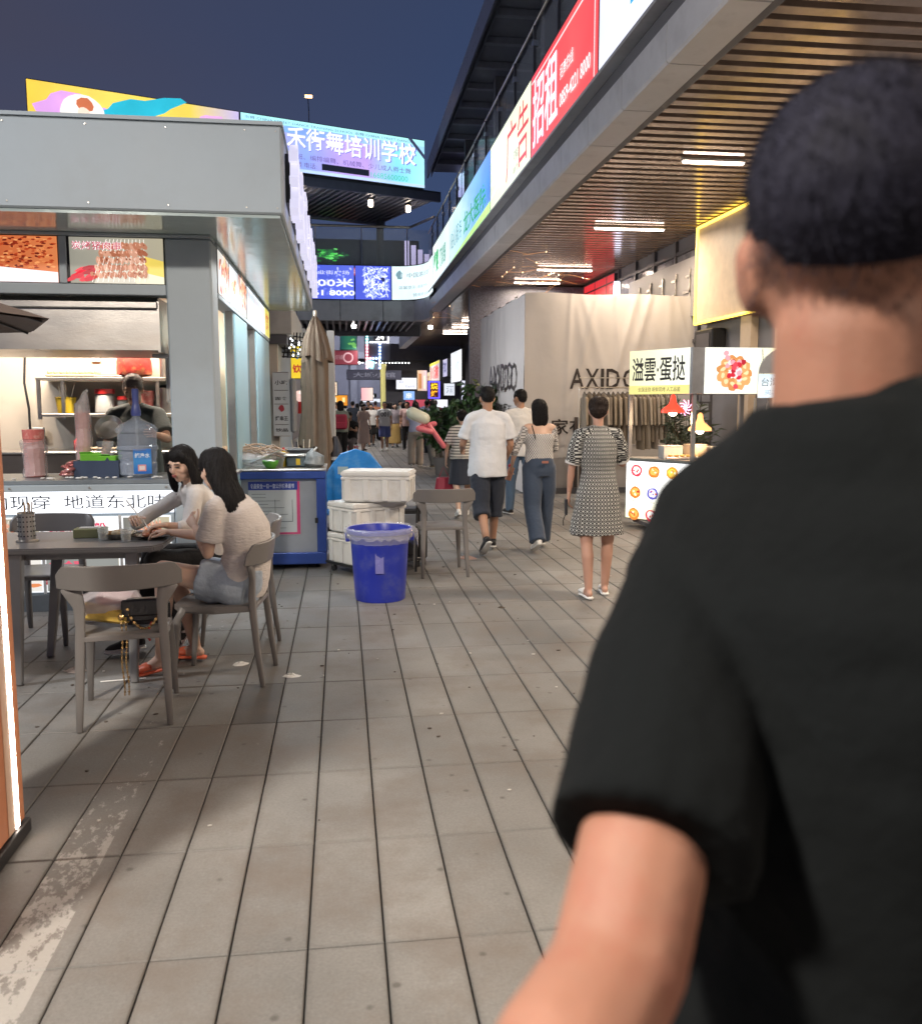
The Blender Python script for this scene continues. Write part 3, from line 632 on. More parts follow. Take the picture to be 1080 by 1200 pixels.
for q in range(4): p.rect(q*.22, -.06*q, q*.22+.16, .95-.14*q, 'c9c2ee')
p.build('lit_board', LIT, bk, (2.15, 30.2, 5.95), (1, 0, 0), (0, 0, 1))
# upper canopy carried over the bridge, on the same skew as the big screen
ang = radians(21)
cu = V((cos(ang), sin(ang), 0)); cn = V((-sin(ang), cos(ang), 0)); S0 = V((2.46, 26.9, 0))
cp = thing('upper_canopy', 'dark slatted canopy with three warm lamps under the big LED screen', 'canopy', (S0.x-4, S0.y-1, 8), world=True)
def sk(u, n, z): return S0+cu*u+cn*n+V((0, 0, z))
MB().hexa([sk(-22, 0, 7.74), sk(.6, 0, 7.74), sk(.6, 4.2, 7.74), sk(-22, 4.2, 7.74), sk(-22, 0, 7.78), sk(.6, 0, 7.78), sk(.6, 4.2, 7.78), sk(-22, 4.2, 7.78)]).build('roof_plate', pmat('canopy_dark', (.05, .055, .075), .6), cp)
for a, b in ((0, .12), (4.08, 4.2)): MB().hexa([sk(-22, a, 7.50), sk(.6, a, 7.50), sk(.6, b, 7.50), sk(-22, b, 7.50), sk(-22, a, 7.735), sk(.6, a, 7.735), sk(.6, b, 7.735), sk(-22, b, 7.735)]).build('edge_beam', pmat('canopy_edge', (.17, .19, .26), .4, .4), cp)
c_sl = MB().box(0, .07, .13, 4.07, 0, .16).mesh(); c_sl.materials.append(pmat('canopy_slat', (.28, .30, .38), .4, .3))
for k in range(50):
    q = sk(-9.4+k*.2, 0, 7.56); inst(c_sl, 'slat', cp, q, rz=ang)
for k, (px, y_) in enumerate(((-1.0, 26.5), (.95, 27.2), (2.1, 27.8))):
    t = thing('canopy_lamp', ['left', 'middle', 'right'][k]+' one of the three warm lamps under the upper canopy', 'lamp', (px, y_, 7.4), world=True, group='lamps under the upper canopy')
    MB().lathe([(.05, 7.32), (.07, 7.34), (.07, 7.50), (.04, 7.505)], 10, (px, y_, 0)).build('lens', emat('canopy_lens', (1, .80, .62), 9), t)
    MB().lathe([(.10, 7.51), (.10, 7.56)], 10, (px, y_, 0)).build('housing', M_dark, t)
for u in (-3.5, .2):
    q = sk(u, 3.6, 0); MB().lathe([(.12, 4.75), (.12, 7.73)], 10, (q.x, q.y, 0)).build('column', MATS['canopy_dark'], cp)
# big screens on top of the canopy
def wide(label, u0, u1, fn, z0=7.80, z1=9.12, mat=LED):
    t = thing('led_billboard', label, 'LED screen', tuple(sk((u0+u1)/2, 0, z0)), world=True)
    p = Print(.004); fn(p, u1-u0, z1-z0); o_ = sk(u0, -.12, z0); p.build('screen', mat, t, o_, cu, (0, 0, 1))
    MB().hexa([sk(u0, -.115, z0-.02), sk(u1, -.115, z0-.02), sk(u1, .2, z0-.02), sk(u0, .2, z0-.02), sk(u0, -.115, z1+.02), sk(u1, -.115, z1+.02), sk(u1, .2, z1+.02), sk(u0, .2, z1+.02)]).build('case', M_dark, t)
def s_dance(p, w, h):
    p.grad(0, 0, w, h, ['c4a6e6', 'a4a4e8', '8fa8ee', 'b6a0ea', 'bfa0e6', '86d8f2', 'a8ecf4'])
    p.grad(0, .75*h, w, h, ['8fd0ee', '7f9fe6', '9fc4ee', 'a0d6f4']); p.rect(0, h-.16, w, h, 'aef0f2').rect(0, 0, w, .08, 'bcd6f4')
    p.text('街舞 CHINA STREET DANCE TRAINING SCHOOL 街舞 CHINA STREET DANCE', .1, h-.13, .08, '54689a', 0, w-.5)
    p.text('晟禾街舞培训学校', .68, .56, .62, '6a6ac8', .012, 4.42).text('晟禾街舞培训学校', .68, .58, .60, 'fbfcff', .012, 4.38)
    p.text('爵士舞、培训班、编排编舞、机械舞、少儿成人爵士舞', .35, .33, .15, '6b5a9c', 0, w-.8)
    p.text('清上2楼 电话:', 1.05, .12, .15, '6b5a9c', 0, 1.0).rect(2.2, .12, 3.6, .29, '1c1f2c').text('16685600000', 3.65, .1, .15, '3fbf9c', 0, 1.15)
    p.poly([(w-.55, h), (w-.42, h), (w, h-.42), (w, h-.55)], '3a3f5c')
def s_color(p, w, h):
    p.grad(0, 0, w, h, ['f2c84a', 'f0d060', 'f3d560', 'e8cf58', 'c0b4e0'])
    for cx, cy, rx, ry, c in ((.85, .85, .68, .34, 'd9a0e0'), (1.4, .6, .9, .22, 'c49ae8'), (2.4, .95, 1.1, .26, '2fb4cc'), (2.0, .5, .8, .18, '3cc4b8'), (3.6, .6, .9, .2, 'b8e04a'), (4.2, .95, .4, .16, 'e0a8dc')):
        p.blob(cx, cy, rx, ry, c, 16, .22, .3)
    p.blob(1.2, .7, .5, .45, 'f6f2ea', 20, .02).blob(1.25, .9, .2, .16, 'c8704c', 10, .2).blob(1.22, .72, .14, .14, 'f0d8c4', 12, .05)
    p.text('欢乐美食城', 1.9, .08, .5, 'fdf4ff', .012, 2.9)
wide('big LED screen with white characters over a violet and cyan picture', -5.35, -.0, s_dance)
wide('long LED screen with painted colour patches rising behind the kiosk roof', -10.4, -5.4, s_color)
t = thing('led_billboard', 'slice of a violet LED screen seen through the upper railing', 'LED screen', (4.6, 31, 8), world=True)
p = Print(.004); p.grad(0, 0, 1.7, 1.9, ['a89ce6', 'b8c8f4', 'c4ecf6'], True)
for q in range(3): p.rect(.6*q+.1, 0, .6*q+.13, 1.9, '43507a')
p.rect(0, .28, 1.2, .52, '1b2030').text('培训舞', .3, .62, .28, '2a3250', 0, .9).text('少儿', .5, 1.2, .4, 'f4f8ff', .03, .9)
p.build('screen', LED, t, (4.05, 31, 8.0), (1, 0, 0), (0, 0, 1)); box('case', M_dark, t, 4.05, 5.75, 31.003, 31.2, 7.98, 9.92)
t = thing('street_lamp_glow', 'small orange lamp high against the night sky above the big screen', 'lamp', (-1.2, 40, 14.3), world=True)
MB().box(-1.32, -1.02, 39.9, 40.1, 14.45, 14.51).build('lens', emat('orange_lens', (1, .55, .2), 5), t); MB().tube([(-1.2, 40.05, 14.5), (-1.2, 41, 14.2), (-1.2, 41, 0)], .018, 6).build('pole', M_dark, t)
# ================================================================== LEFT: snack kiosk
KX = -.935
kio = thing('snack_kiosk', 'grey-blue metal snack kiosk with deep flat canopy and lit food pictures, left of the lane', 'kiosk', (-2.2, 9, 0), world=True)
# canopy: front box, side box, underside
box('canopy_roof', M_kiosk, kio, -3.6, -.364, 6.21, 12.3, 2.80, 3.365, .012)
box('canopy_underside', M_glossy, kio, -3.58, -.385, 6.23, 12.28, 2.778, 2.797)
box('canopy_trim', M_kiosk, kio, -3.61, -.355, 6.20, 12.31, 3.367, 3.39)
for x in (-2.6, -2.1, -1.6, -1.1, -.6, -.40):
    for z in (2.84, 3.33): MB().lathe([(.006, 0), (.004, .003)], 7, M=Matrix.Translation((x, 6.210, z)) @ Matrix.Rotation(pi/2, 4, 'X')).build('screw', M_steel, kio)
box('header_beam', M_kiosk, kio, -3.5, -1.263, 6.90, 7.10, 2.34, 2.415, .004)
box('header_beam', M_kiosk, kio, -3.5, KX+.004, 6.885, 7.12, 2.7525, 2.776, .004)
for x in (-1.96, -3.12): box('mullion', M_kiosk, kio, x-.04, x+.012, 6.89, 7.08, 2.417, 2.750, .004)
box('corner_post', M_kiosk, kio, -1.262, KX, 6.90, 7.22, 0, 2.75, .012)
box('side_column', M_kioskb, kio, KX-.10, KX, 8.32, 9.35, 0, 2.36, .01)
box('side_column', M_kioskb, kio, KX-.10, KX, 10.35, 12.15, 0, 2.36, .01)
box('side_beam', M_kiosk, kio, KX-.12, KX+.006, 7.23, 12.16, 2.362, 2.40, .004)
box('side_beam', M_kiosk, kio, KX-.12, KX+.006, 7.23, 12.16, 2.745, 2.776, .004)
for y in (8.2, 9.45, 10.2): box('window_frame', M_steel, kio, KX-.07, KX-.01, y, y+.05, .95, 2.36)
box('side_sill', M_steel, kio, KX-.3, KX+.03, 7.23, 8.31, .93, .96, .004)
box('side_wall', M_kioskb, kio, KX-.06, KX-.005, 7.225, 8.318, 0, .928)
box('side_wall', M_kioskb, kio, KX-.06, KX-.005, 9.352, 10.348, 0, .928)
# interior
box('back_wall', M_cream, kio, -3.6, -1.04, 9.30, 9.36, 0, 2.77)
box('inner_wall', M_cream, kio, -1.62, -1.58, 8.5, 9.29, 0, 2.77) if False else None
box('rear_wall', M_kiosk, kio, -3.6, -1.04, 12.1, 12.16, 0, 2.77)
box('ceiling', M_cream, kio, -3.58, KX-.13, 7.23, 12.1, 2.70, 2.775)
box('back_counter', pmat('dark_back_counter', (.10, .085, .08), .35, .3), kio, -3.3, -1.62, 8.72, 9.29, 0, 1.08, .01)
box('counter_top', M_steel, kio, -3.3, -1.60, 8.70, 9.29, 1.083, 1.105, .003)
# front counter with lit sign
box('counter_top', pmat('worn_steel_ledge', (.34, .38, .41), .35, .7, .1, 4), kio, -3.5, -1.264, 6.88, 7.62, .955, .985, .004)
box('counter_ledge', M_kiosk, kio, -3.5, -1.264, 6.86, 6.90, .905, .953, .004)
box('counter_body', M_kiosk, kio, -3.5, -1.27, 6.92, 7.6, .0, .904)
box('kick_plate', pmat('kick_plate_grey', (.26, .29, .31), .4, .4), kio, -3.5, -1.264, 6.885, 6.918, .0, .125)
p = Print(); W_ = 2.235; p.rect(0, 0, W_, .168, 'f4f8ff')
p.text('现烤肉现穿  地道东北味', .62, .035, .105, '1a1c22', .0, 1.56)
si = p.build('sign_face', GLOW, kio, (-3.5, 6.893, .735), (1, 0, 0), (0, 0, 1))
for x in (-3.0, -2.42, -1.86, -1.31): MB().lathe([(.009, 0), (.006, .006)], 8, (x, 0, 0), M=Matrix.Translation((0, 6.858, .93)) @ Matrix.Rotation(pi/2, 4, 'X')).build('screw', M_steel, kio)
def skewers(p, x0, y0, w, h, n=11, bgc='8f8c80'):
    """grilled pork skewers on leaves beside red peppers and corn"""
    p.grad(x0, y0, x0+w, y0+h, [bgc, 'a09c8c', 'b0a890'])
    p.poly([(x0+w*.45, y0), (x0+w, y0), (x0+w, y0+h*.45), (x0+w*.8, y0+h*.6)], 'e6e2c8').poly([(x0+w*.78, y0+h*.25), (x0+w, y0+h*.15), (x0+w, y0+h*.5), (x0+w*.8, y0+h*.6)], 'e8cf62')
    p.poly([(x0+.25*w, y0), (x0+.7*w, y0), (x0+.62*w, y0+.3*h), (x0+.3*w, y0+.25*h)], 'cfcabc')
    for q in range(14): p.blob(x0+w*random.uniform(.02, .26), y0+h*random.uniform(.05, .36), w*.075, h*.05, random.choice(['c8283a', 'e03a48', 'a81c2c']), 8, .2, random.uniform(0, .5), up=(q % 4 == 0))
    for q in range(n):
        f = q/(n-1); bx = x0+w*(.30+.50*f); tilt = (1-f)*.5*w/h*.4
        yb = y0+h*(.02+.02*f); yt = y0+h*(.96)
        p.line(bx-tilt*h*.35, yb, bx+tilt*h*.5, yt, w*.008, 'f4efe6', up=False)
        for r in range(5):
            g = .16+.155*r; cx = bx+tilt*h*(-.35+.85*g); cy = y0+h*(g-.02*(1-f)+.04)
            p.blob(cx+random.uniform(-.003, .003), cy, w*.029, h*.088, random.choice(['b8765a', 'd09a80', 'a8664a', 'dcac94', 'b87c60']), 7, .25, random.random(), up=(r == 2))
            p.blob(cx+random.uniform(-.006, .006), cy+h*.02, w*.010, h*.03, random.choice(['e0b49c', '7c4028', 'e8c8b4']), 5, .4, random.random(), up=False)
        p.z += p.dz
def foodpic(p, x0, y0, w, h, kind):
    if kind == 'red':
        p.grad(x0, y0, x0+w, y0+h, ['c86a3c', 'b8542c', 'd07a48'])
        for q in range(420): p.blob(x0+w*random.uniform(.02, .98), y0+h*random.uniform(.3, .98), w*.015, h*.022, random.choice(['8c2c14', 'd4824c', 'b04420', 'e29a60', '6c1c10']), 5, .4, up=(q % 40 == 0))
        p.poly([(x0, y0), (x0+w, y0), (x0+w, y0+h*.22), (x0+w*.5, y0+h*.36), (x0, y0+h*.38)], 'e9eef4')
    elif kind == 'plate':
        p.rect(x0, y0, x0+w, y0+h, 'e8ecef'); p.blob(x0+w/2, y0+h/2, w*.44, h*.42, 'fbfbf8', 18, .01)
        for q in range(34): p.blob(x0+w*random.gauss(.5, .13), y0+h*random.gauss(.5, .13), w*.07, h*.06, random.choice(['b8643c', 'd89058', '7fa83c', 'e8b878', 'a03c28', 'f0d8a8']), 6, .35, random.random(), up=(q % 5 == 0))
    elif kind == 'meat':
        p.rect(x0, y0, x0+w, y0+h, 'e4e0d8')
        for q in range(44): p.blob(x0+w*random.uniform(.06, .94), y0+h*random.uniform(.12, .92), w*.10, h*.07, random.choice(['c8623c', 'e08a58', 'f0b088', 'b04028', 'f6d0a8', '983820']), 7, .3, random.random()*3, up=(q % 6 == 0))
    elif kind == 'white':
        p.rect(x0, y0, x0+w, y0+h, 'eef6fb')
        for q in range(5): p.rect(x0+w*(.1+.17*q), y0+h*.12, x0+w*(.16+.17*q), y0+h*.88, random.choice(['9cc4d8', '7a96b0', 'd06a5c', '5a7c90']), up=False)
        p.z += p.dz
p = Print(.0008); skewers(p, 0, 0, .655, .325); p.text('炭烤猪肉串', .022, .232, .062, 'fff4f4', .025, .345).text('炭烤猪肉串', .022, .234, .058, 'c03a58', .0, .34)
p.build('menu_lightbox', LIT, kio, (-1.928, 6.905, 2.42), (1, 0, 0), (0, 0, 1))
p = Print(.0008); foodpic(p, 0, 0, 1.09, .325, 'red'); p.build('menu_lightbox', LIT, kio, (-3.10, 6.905, 2.42), (1, 0, 0), (0, 0, 1))
box('lightbox_back', M_dark, kio, -3.5, -1.265, 6.912, 7.05, 2.417, 2.75)
# side lightboxes
ys = [7.26, 7.97, 8.66, 9.38]
for k, kd in enumerate(('meat', 'plate', 'meat')):
    p = Print(.0008); foodpic(p, 0, 0, .66, .335, kd); p.build('menu_lightbox', LIT, kio, (KX+.003, ys[k], 2.405), (0, 1, 0), (0, 0, 1))
for k in range(4):
    p = Print(.0008); foodpic(p, 0, 0, .66, .335, 'white' if k < 3 else 'plate')
    if k == 3: p.rect(0, 0, .66, .335, 'd8cc5a').text('烧烤', .1, .08, .2, 'c0402c', .03, .45)
    p.build('menu_lightbox', LIT, kio, (KX+.003, 9.42+.69*k, 2.405), (0, 1, 0), (0, 0, 1))
box('lightbox_back', M_dark, kio, KX-.10, KX-.001, 7.24, 12.14, 2.402, 2.744)
# pictures under the counter: 4 columns x 2 rows
for k, x in enumerate((-3.46, -2.78, -2.215, -1.655)):
    wd_ = (-2.78, -2.215, -1.655, -1.275)[k]-x-.02
    for r, z in enumerate((.43, .14)):
        p = Print(.0008); p.rect(0, 0, wd_, .28, 'f2f4f6')
        if (k+r) % 2: skewers(p, .012, .012, wd_-.024, .256, 7, '6c6c68')
        else: foodpic(p, .012, .012, wd_-.024, .256, 'plate' if k != 1 else 'meat'); 
        if k == 2 and r == 0: p.rect(.012, .14, wd_-.012, .268, 'f6f4f0').text('锡纸花甲粉', .03, .16, .075, 'd0305c', .03, .42)
        if k == 2 and r == 1: p.rect(.012, .012, wd_-.012, .268, '8a8c88').text('烤冷面', .03, .17, .07, 'e0506c', .04, .26)
        p.build('menu_picture', LIT, kio, (x, 6.912, z), (1, 0, 0), (0, 0, 1))
for x in (-2.79, -2.225, -1.665): box('divider', M_white, kio, x-.009, x+.009, 6.90, 6.916, .13, .72)
# channel letters on the right side of the canopy
nl = thing('canopy_letter_sign', 'row of thick white lit characters standing out from the side of the kiosk canopy', 'sign', (-.3, 9, 2.8), world=True)
for k, ch in enumerate('东北正宗烧烤店'):
    vs, fs = glyphs(ch, .03, 2)
    xs = [q[0] for q in vs]; yz = [q[1] for q in vs]; sx = .40/(max(xs)-min(xs)); sy = .52/(max(yz)-min(yz)); y0 = 6.5+.78*k
    P = [(q[0]-min(xs), q[1]-min(yz)) for q in vs]; vv = [(-.275, y0+a*sx, 2.85+b*sy) for a, b in P]; n = len(vv)
    ed = {}
    for f in fs:
        for a, b in zip(f, f[1:]+f[:1]): ed[(a, b)] = 1
    side = [(a, b, b+n, a+n) for a, b in ed if (b, a) not in ed]
    me = MB().add(vv+[(-.335, y, z) for _, y, z in vv], list(fs)+[s_[::-1] for s_ in side])
    me.mi = [0]*len(fs)+[1]*len(side)
    me.build('character', [emat('channel_letter_face', (.80, .78, 1), .6), pmat('channel_letter_side', (.35, .34, .42), .4, .3)], nl)
    box('bracket', M_dark, nl, -.362, -.331, y0+.05, y0+.5, 2.95, 3.28)

# exhaust hood
hood = thing('exhaust_hood', 'long stained stainless steel exhaust hood under the lit food pictures', 'exhaust hood', (-2.4, 7.4, 1.95), world=True)
MB().prism([(6.96, 1.945), (8.2, 1.945), (8.2, 2.335), (7.02, 2.335), (6.96, 2.24)], -3.5, -1.345, M=Matrix(((0, 0, 1, 0), (1, 0, 0, 0), (0, 1, 0, 0), (0, 0, 0, 1)))).build('hood_body', M_steel, hood)
box('hood_lip', M_steel, hood, -3.5, -1.335, 6.925, 6.958, 2.245, 2.30, .008); box('hood_end', M_steel, hood, -1.342, -1.325, 6.94, 8.2, 1.93, 2.30)
t = thing('wall_bracket_light', 'small white fitting at the right end of the exhaust hood', 'light fitting', (-1.4, 7.5, 1.9), world=True)
box('body', M_white, t, -1.44, -1.28, 7.2, 7.4, 1.905, 1.93, .005); box('cap', M_steel, t, -1.40, -1.32, 7.25, 7.35, 1.931, 1.94)
t = thing('umbrella_edge', 'dark point of an open market umbrella reaching in at the left edge', 'umbrella', (-2.2, 4.0, 0), world=True)
um = MB(); N_ = 8; R_ = .98; c_ = (-2.19, 4.0)
um.add([(c_[0]+R_*cos(2*pi*k/N_), c_[1]+R_*sin(2*pi*k/N_), 1.905) for k in range(N_)]+[(c_[0], c_[1], 2.22)], [(k, (k+1) % N_, N_) for k in range(N_)])
um.add([(c_[0]+R_*.985*cos(2*pi*k/N_), c_[1]+R_*.985*sin(2*pi*k/N_), 1.898) for k in range(N_)]+[(c_[0], c_[1], 2.205)], [((k+1) % N_, k, N_) for k in range(N_)])
um.build('canopy', pmat('umbrella_brown', (.12, .085, .065), .7, bump=.3), t)
MB().tube([(c_[0], c_[1], .05), (c_[0], c_[1], 2.2)], .022).build('pole', M_dark, t); MB().lathe([(.25, 0), (.25, .05), (.05, .07)], 16, (c_[0], c_[1], 0)).build('foot', M_dark, t)
for k in range(N_): MB().tube([(c_[0], c_[1], 2.195), (c_[0]+R_*.97*cos(2*pi*k/N_), c_[1]+R_*.97*sin(2*pi*k/N_), 1.892)], .006, 5).build('rib', M_dark, t)

# ------------------------------------------------------------------ shelves and kitchen goods
sh = thing('wall_shelf', 'two-level steel wall shelf behind the cook', 'shelf', (-2.3, 9.1, 1.4), world=True)
for z in (1.80, 1.455): box('shelf_board', M_steel, sh, -2.86 if z > 1.7 else -2.82, -1.45, 8.92, 9.28, z-.03, z, .003)
for x in (-2.84, -2.62, -1.75): MB().box(x-.015, x+.015, 8.93, 8.96, 1.40, 1.77).build('upright', M_steel, sh)
def lathe_thing(name, label, cat, loc, parts, group=None):
    t = thing(name, label, cat, loc, group=group)
    for nm, prof, mt, n in parts: smoothme(MB().lathe(prof, n).build(nm, mt, t), .7)
    return t
egg = pmat('egg_shell', (.75, .48, .28), .5); card = pmat('cardboard', (.42, .33, .22), .8)
t = thing('egg_tray', 'open tray of brown eggs on the top shelf', 'egg tray', (-2.55, 9.1, 1.801))
MB().box(-.23, .23, -.15, .15, 0, .03).build('tray', card, t, .01)
em = MB().ell((0, 0, 0), (.022, .022, .028), 8).mesh(); em.materials.append(egg); em.polygons.foreach_set('use_smooth', [True]*len(em.polygons))
for a in range(8):
    for b in range(4): inst(em, 'egg', t, (-.20+.057*a, -.11+.07*b, .048))
t = thing('baking_sheet', 'flat grey tray beside the eggs on the top shelf', 'tray', (-2.2, 9.08, 1.801)); MB().box(-.14, .12, -.13, .13, 0, .018).build('tray', M_steel, t, .004); MB().box(-.1, .08, -.1, .1, .0185, .03).build('lid', card, t)
red = pmat('red_plastic', (.55, .03, .03), .35); redp = pmat('red_packaging', (.50, .05, .04), .3, 0, .3, 12, .4, 25, dirt=((.7, .45, .15), .8, 9))
t = thing('red_rice_sack', 'glossy red and gold sack on the top shelf above the cook', 'sack', (-1.99, 9.08, 1.801))
smoothme(MB().loft([(0, 0, .0), (0, 0, .03), (0, 0, .16), (0, 0, .28), (0, 0, .33), (0, 0, .345)], [(.10, .06), (.17, .10), (.165, .10), (.12, .08), (.06, .04), (.02, .01)], (1, 0, 0), 14).build('sack', redp, t), 1)
MB().loft([(0, 0, .33), (0, 0, .36)], [(.03, .02), (.06, .03)], (1, 0, 0), 8).build('neck', redp, t)
for k, (x, r, h) in enumerate(((-1.70, .05, .22), (-1.56, .075, .17), (-1.40, .085, .26))):
    t = lathe_thing('steel_pot', ['tall narrow steel pot on the top shelf, right of the red sack', 'short steel pot with rim, middle of the top shelf pots', 'large steel pot at the right end of the top shelf'][k], 'pot', (x, 9.08, 1.801), [('pot', [(r, 0), (r, h), (r+.006, h+.004), (r-.004, h+.006), (r-.006, .01)], M_steel, 18)])
    MB().tube([(r, 0, h*.7), (r+.04, 0, h*.7), (r+.04, 0, h*.8), (r, 0, h*.8)], .005, 5).build('handle', M_steel, t)
t = lathe_thing('yellow_bucket', 'yellow plastic tub with ladles on the lower shelf', 'bucket', (-2.63, 9.05, 1.456), [('tub', [(.075, 0), (.095, .15), (.102, .155), (.092, .157), (.07, .01)], pmat('yellow_plastic', (.75, .52, .04), .4), 18)])
for a in (-.04, .0, .05): MB().tube([(a*.4, 0, .02), (a*1.6, .02, .27)], .006, 6).build('ladle', M_steel, t)
t = lathe_thing('red_lid_jar', 'white jar with a red lid on the lower shelf', 'jar', (-2.27, 9.05, 1.456), [('jar', [(.085, 0), (.09, .02), (.09, .17), (.07, .19)], M_white, 18), ('lid', [(.095, .188), (.095, .235), (.02, .24)], red, 18)])
t = lathe_thing('small_red_lid_jar', 'smaller jar with a red lid right beside the big white jar', 'jar', (-2.10, 9.03, 1.456), [('jar', [(.05, 0), (.05, .13)], M_clear, 14), ('lid', [(.055, .131), (.055, .165), (.01, .168)], red, 14)])
cupm = pmat('red_paper_cup', (.62, .16, .14), .5, 0, .1, 8, dirt=((.8, .6, .5), .8, 18))
lathe_thing('big_paper_cup', 'big red and white paper cup on the lower shelf next to the cook', 'cup', (-1.87, 9.0, 1.456), [('cup', [(.055, 0), (.08, .21), (.084, .215), (.075, .216)], cupm, 18)])
t = lathe_thing('steel_stock_pot', 'steel stock pot with lid on the lower shelf behind the cook', 'pot', (-1.68, 9.1, 1.456), [('pot', [(.11, 0), (.11, .24), (.118, .245)], M_steel, 20), ('lid', [(.12, .246), (.10, .27), (.02, .28), (.02, .30)], M_dark, 20)])
t = thing('wall_socket', 'white wall socket near the top of the back wall', 'socket', (-2.35, 9.285, 2.0)); MB().box(-.09, .0, -.012, .012, -.04, .05).build('plate', M_white, t, .004); MB().box(-.07, -.05, -.016, -.0125, .0, .02).build('socket_hole', M_dark, t)
t = thing('power_cable', 'black power cable hanging down the wall to a socket at the far left', 'cable', (-3.0, 9.2, 1.3))
MB().tube([(.0, 0, .95), (-.03, 0, .7), (-.05, 0, .45), (-.02, 0, .2), (-.02, 0, -.02)], .012, 6).build('cable', M_blackp, t); MB().box(-.05, .10, .02, .06, -.10, .02).build('socket', M_white, t, .006)
t = thing('ketchup_bottle', 'small red squeeze bottle on the back counter', 'bottle', (-2.50, 8.9, 1.106)); smoothme(MB().lathe([(.03, 0), (.034, .02), (.034, .09), (.012, .115), (.006, .15)], 14).build('bottle', red, t), .8); MB().lathe([(.013, .113), (.01, .13)], 10).build('cap', red, t)
t = thing('bread_pieces', 'pale scraps of food lying on the back counter', 'food', (-2.3, 8.85, 1.106)); b_ = MB()
for q in range(9): b_.ell((random.uniform(-.1, .2), random.uniform(-.05, .05), .018), (.045, .025, .016), 7, (0, 0, random.random()*3))
b_.build('scrap', card, t, kind='stuff')
# items on the front counter
plas = pmat('crinkled_clear_film', (.85, .80, .80), .12, 0, .1, 20, .9, 40, alpha=.33, spec=.9)
pink = pmat('pink_paper_cups', (.60, .27, .25), .45, 0, .12, 30, .2, 60)
def cupstack(label, loc, r, h, top, tall):
    t = thing('paper_cup_stack', label, 'cups', loc, group='bagged stacks of paper cups')
    prof = []; z = 0
    while z < h: prof += [(r*.93, z), (r, z+.012), (r, z+.016)]; z += .018
    MB().lathe(prof, 18).build('cups', pink, t)
    if top: MB().lathe([(r*1.02, h+.003), (r*1.05, h+.075)], 18).build('top_cup', cupm, t)
    P = []; R_ = []
    for k in range(9): P.append((random.uniform(-.008, .008), random.uniform(-.008, .008), h*k/8*.98)); R_.append(r*random.uniform(1.08, 1.3))
    if tall: P += [(0, 0, h+.05), (.02, 0, h+.09), (.03, 0, h+.15), (.05, 0, h+.17)]; R_ += [r*1.1, r*.7, r*.35, r*.2]
    MB().loft(P, R_, None, 14).build('film_bag', plas, t)
cupstack('short bagged stack of paper cups on the kiosk counter, at the left', (-2.36, 7.25, .987), .075, .29, True, False)
cupstack('tall bagged stack of pink paper cups beside the green boxes', (-2.0, 7.28, .987), .052, .50, False, True)
t = thing('red_snack_packs', 'heap of red and silver foil packs on the counter', 'snack packs', (-2.12, 7.15, .987)); foil = pmat('red_silver_foil', (.50, .16, .15), .2, .5, .4, 14, 1, 22, dirt=((.75, .7, .68), .95, 12))
for q in range(6):
    a = random.uniform(-.09, .09); MB().ell((a, random.uniform(-.04, .04), .025+.016*q), (.07, .05, .022), 8, (random.uniform(-.3, .3), random.uniform(-.3, .3), random.random()*3)).build('pack', foil, t, smooth=True)
t = thing('blue_crate', 'dark blue plastic crate on the counter under green boxes', 'crate', (-1.86, 7.22, .987)); cr = pmat('navy_plastic', (.04, .06, .11), .4)
MB().box(-.17, .16, -.13, .13, 0, .012).box(-.17, .16, -.13, -.12, .0125, .13).box(-.17, .16, .12, .13, .0125, .13).box(-.17, -.16, -.119, .119, .0125, .13).box(.15, .16, -.119, .119, .0125, .13).build('crate', cr, t)
gr = pmat('green_box', (.16, .50, .04), .4, 0, .15, 5)
for k, (x, rz) in enumerate(((-1.93, .25), (-1.79, -.2))):
    t = thing('green_paper_box', ['left, open green paper box in the blue crate', 'right green paper box with a cut-out mark in the blue crate'][k], 'box', (x, 7.2, 1.06), rz)
    MB().box(-.075, .075, -.06, .06, 0, .11-.02*k).build('box', gr, t, .006); MB().box(-.08, .02, -.09, -.061, .09-.02*k, .094-.02*k, M=Matrix.Rotation(-.4, 4, 'X')).build('flap', gr, t)
    if k: MB().prism([(-.02, 0), (0, .03), (.02, 0), (0, -.03)], 0, .002, M=Matrix.Translation((0.01, -.061, .05)) @ Matrix.Rotation(pi/2, 4, 'X')).build('mark', cr, t)
# water bottle with hand pump
t = thing('water_bottle', 'big clear blue water bottle with a hand pump on the kiosk counter', 'water bottle', (-1.575, 7.18, .987))
wb = pmat('blue_bottle_plastic', (.52, .58, .68), .08, 0, .1, 3, alpha=.34, spec=.9); prof = [(.12, 0), (.142, .02), (.146, .10), (.138, .115), (.138, .13), (.146, .145), (.146, .20), (.156, .21), (.156, .235), (.146, .245), (.146, .335), (.156, .345), (.156, .37), (.13, .40), (.06, .435), (.032, .45), (.032, .485)]
smoothme(MB().lathe(prof, 28).build('bottle', wb, t), .5)
smoothme(MB().lathe([(r-.006, z+.004) for r, z in prof[:9]], 24).build('water', pmat('water_fill', (.40, .46, .58), .03, 0, .02, 2, alpha=.35), t), .5)
bp_ = pmat('pump_blue', (.07, .09, .28), .3)
smoothme(MB().lathe([(.036, .47), (.038, .50), (.030, .54), (.024, .57), (.027, .65), (.026, .675), (.012, .68)], 18).build('pump', bp_, t), .5); MB().tube([(0, 0, .02), (0, 0, .47)], .009, 8).build('pump_tube', M_clear, t)
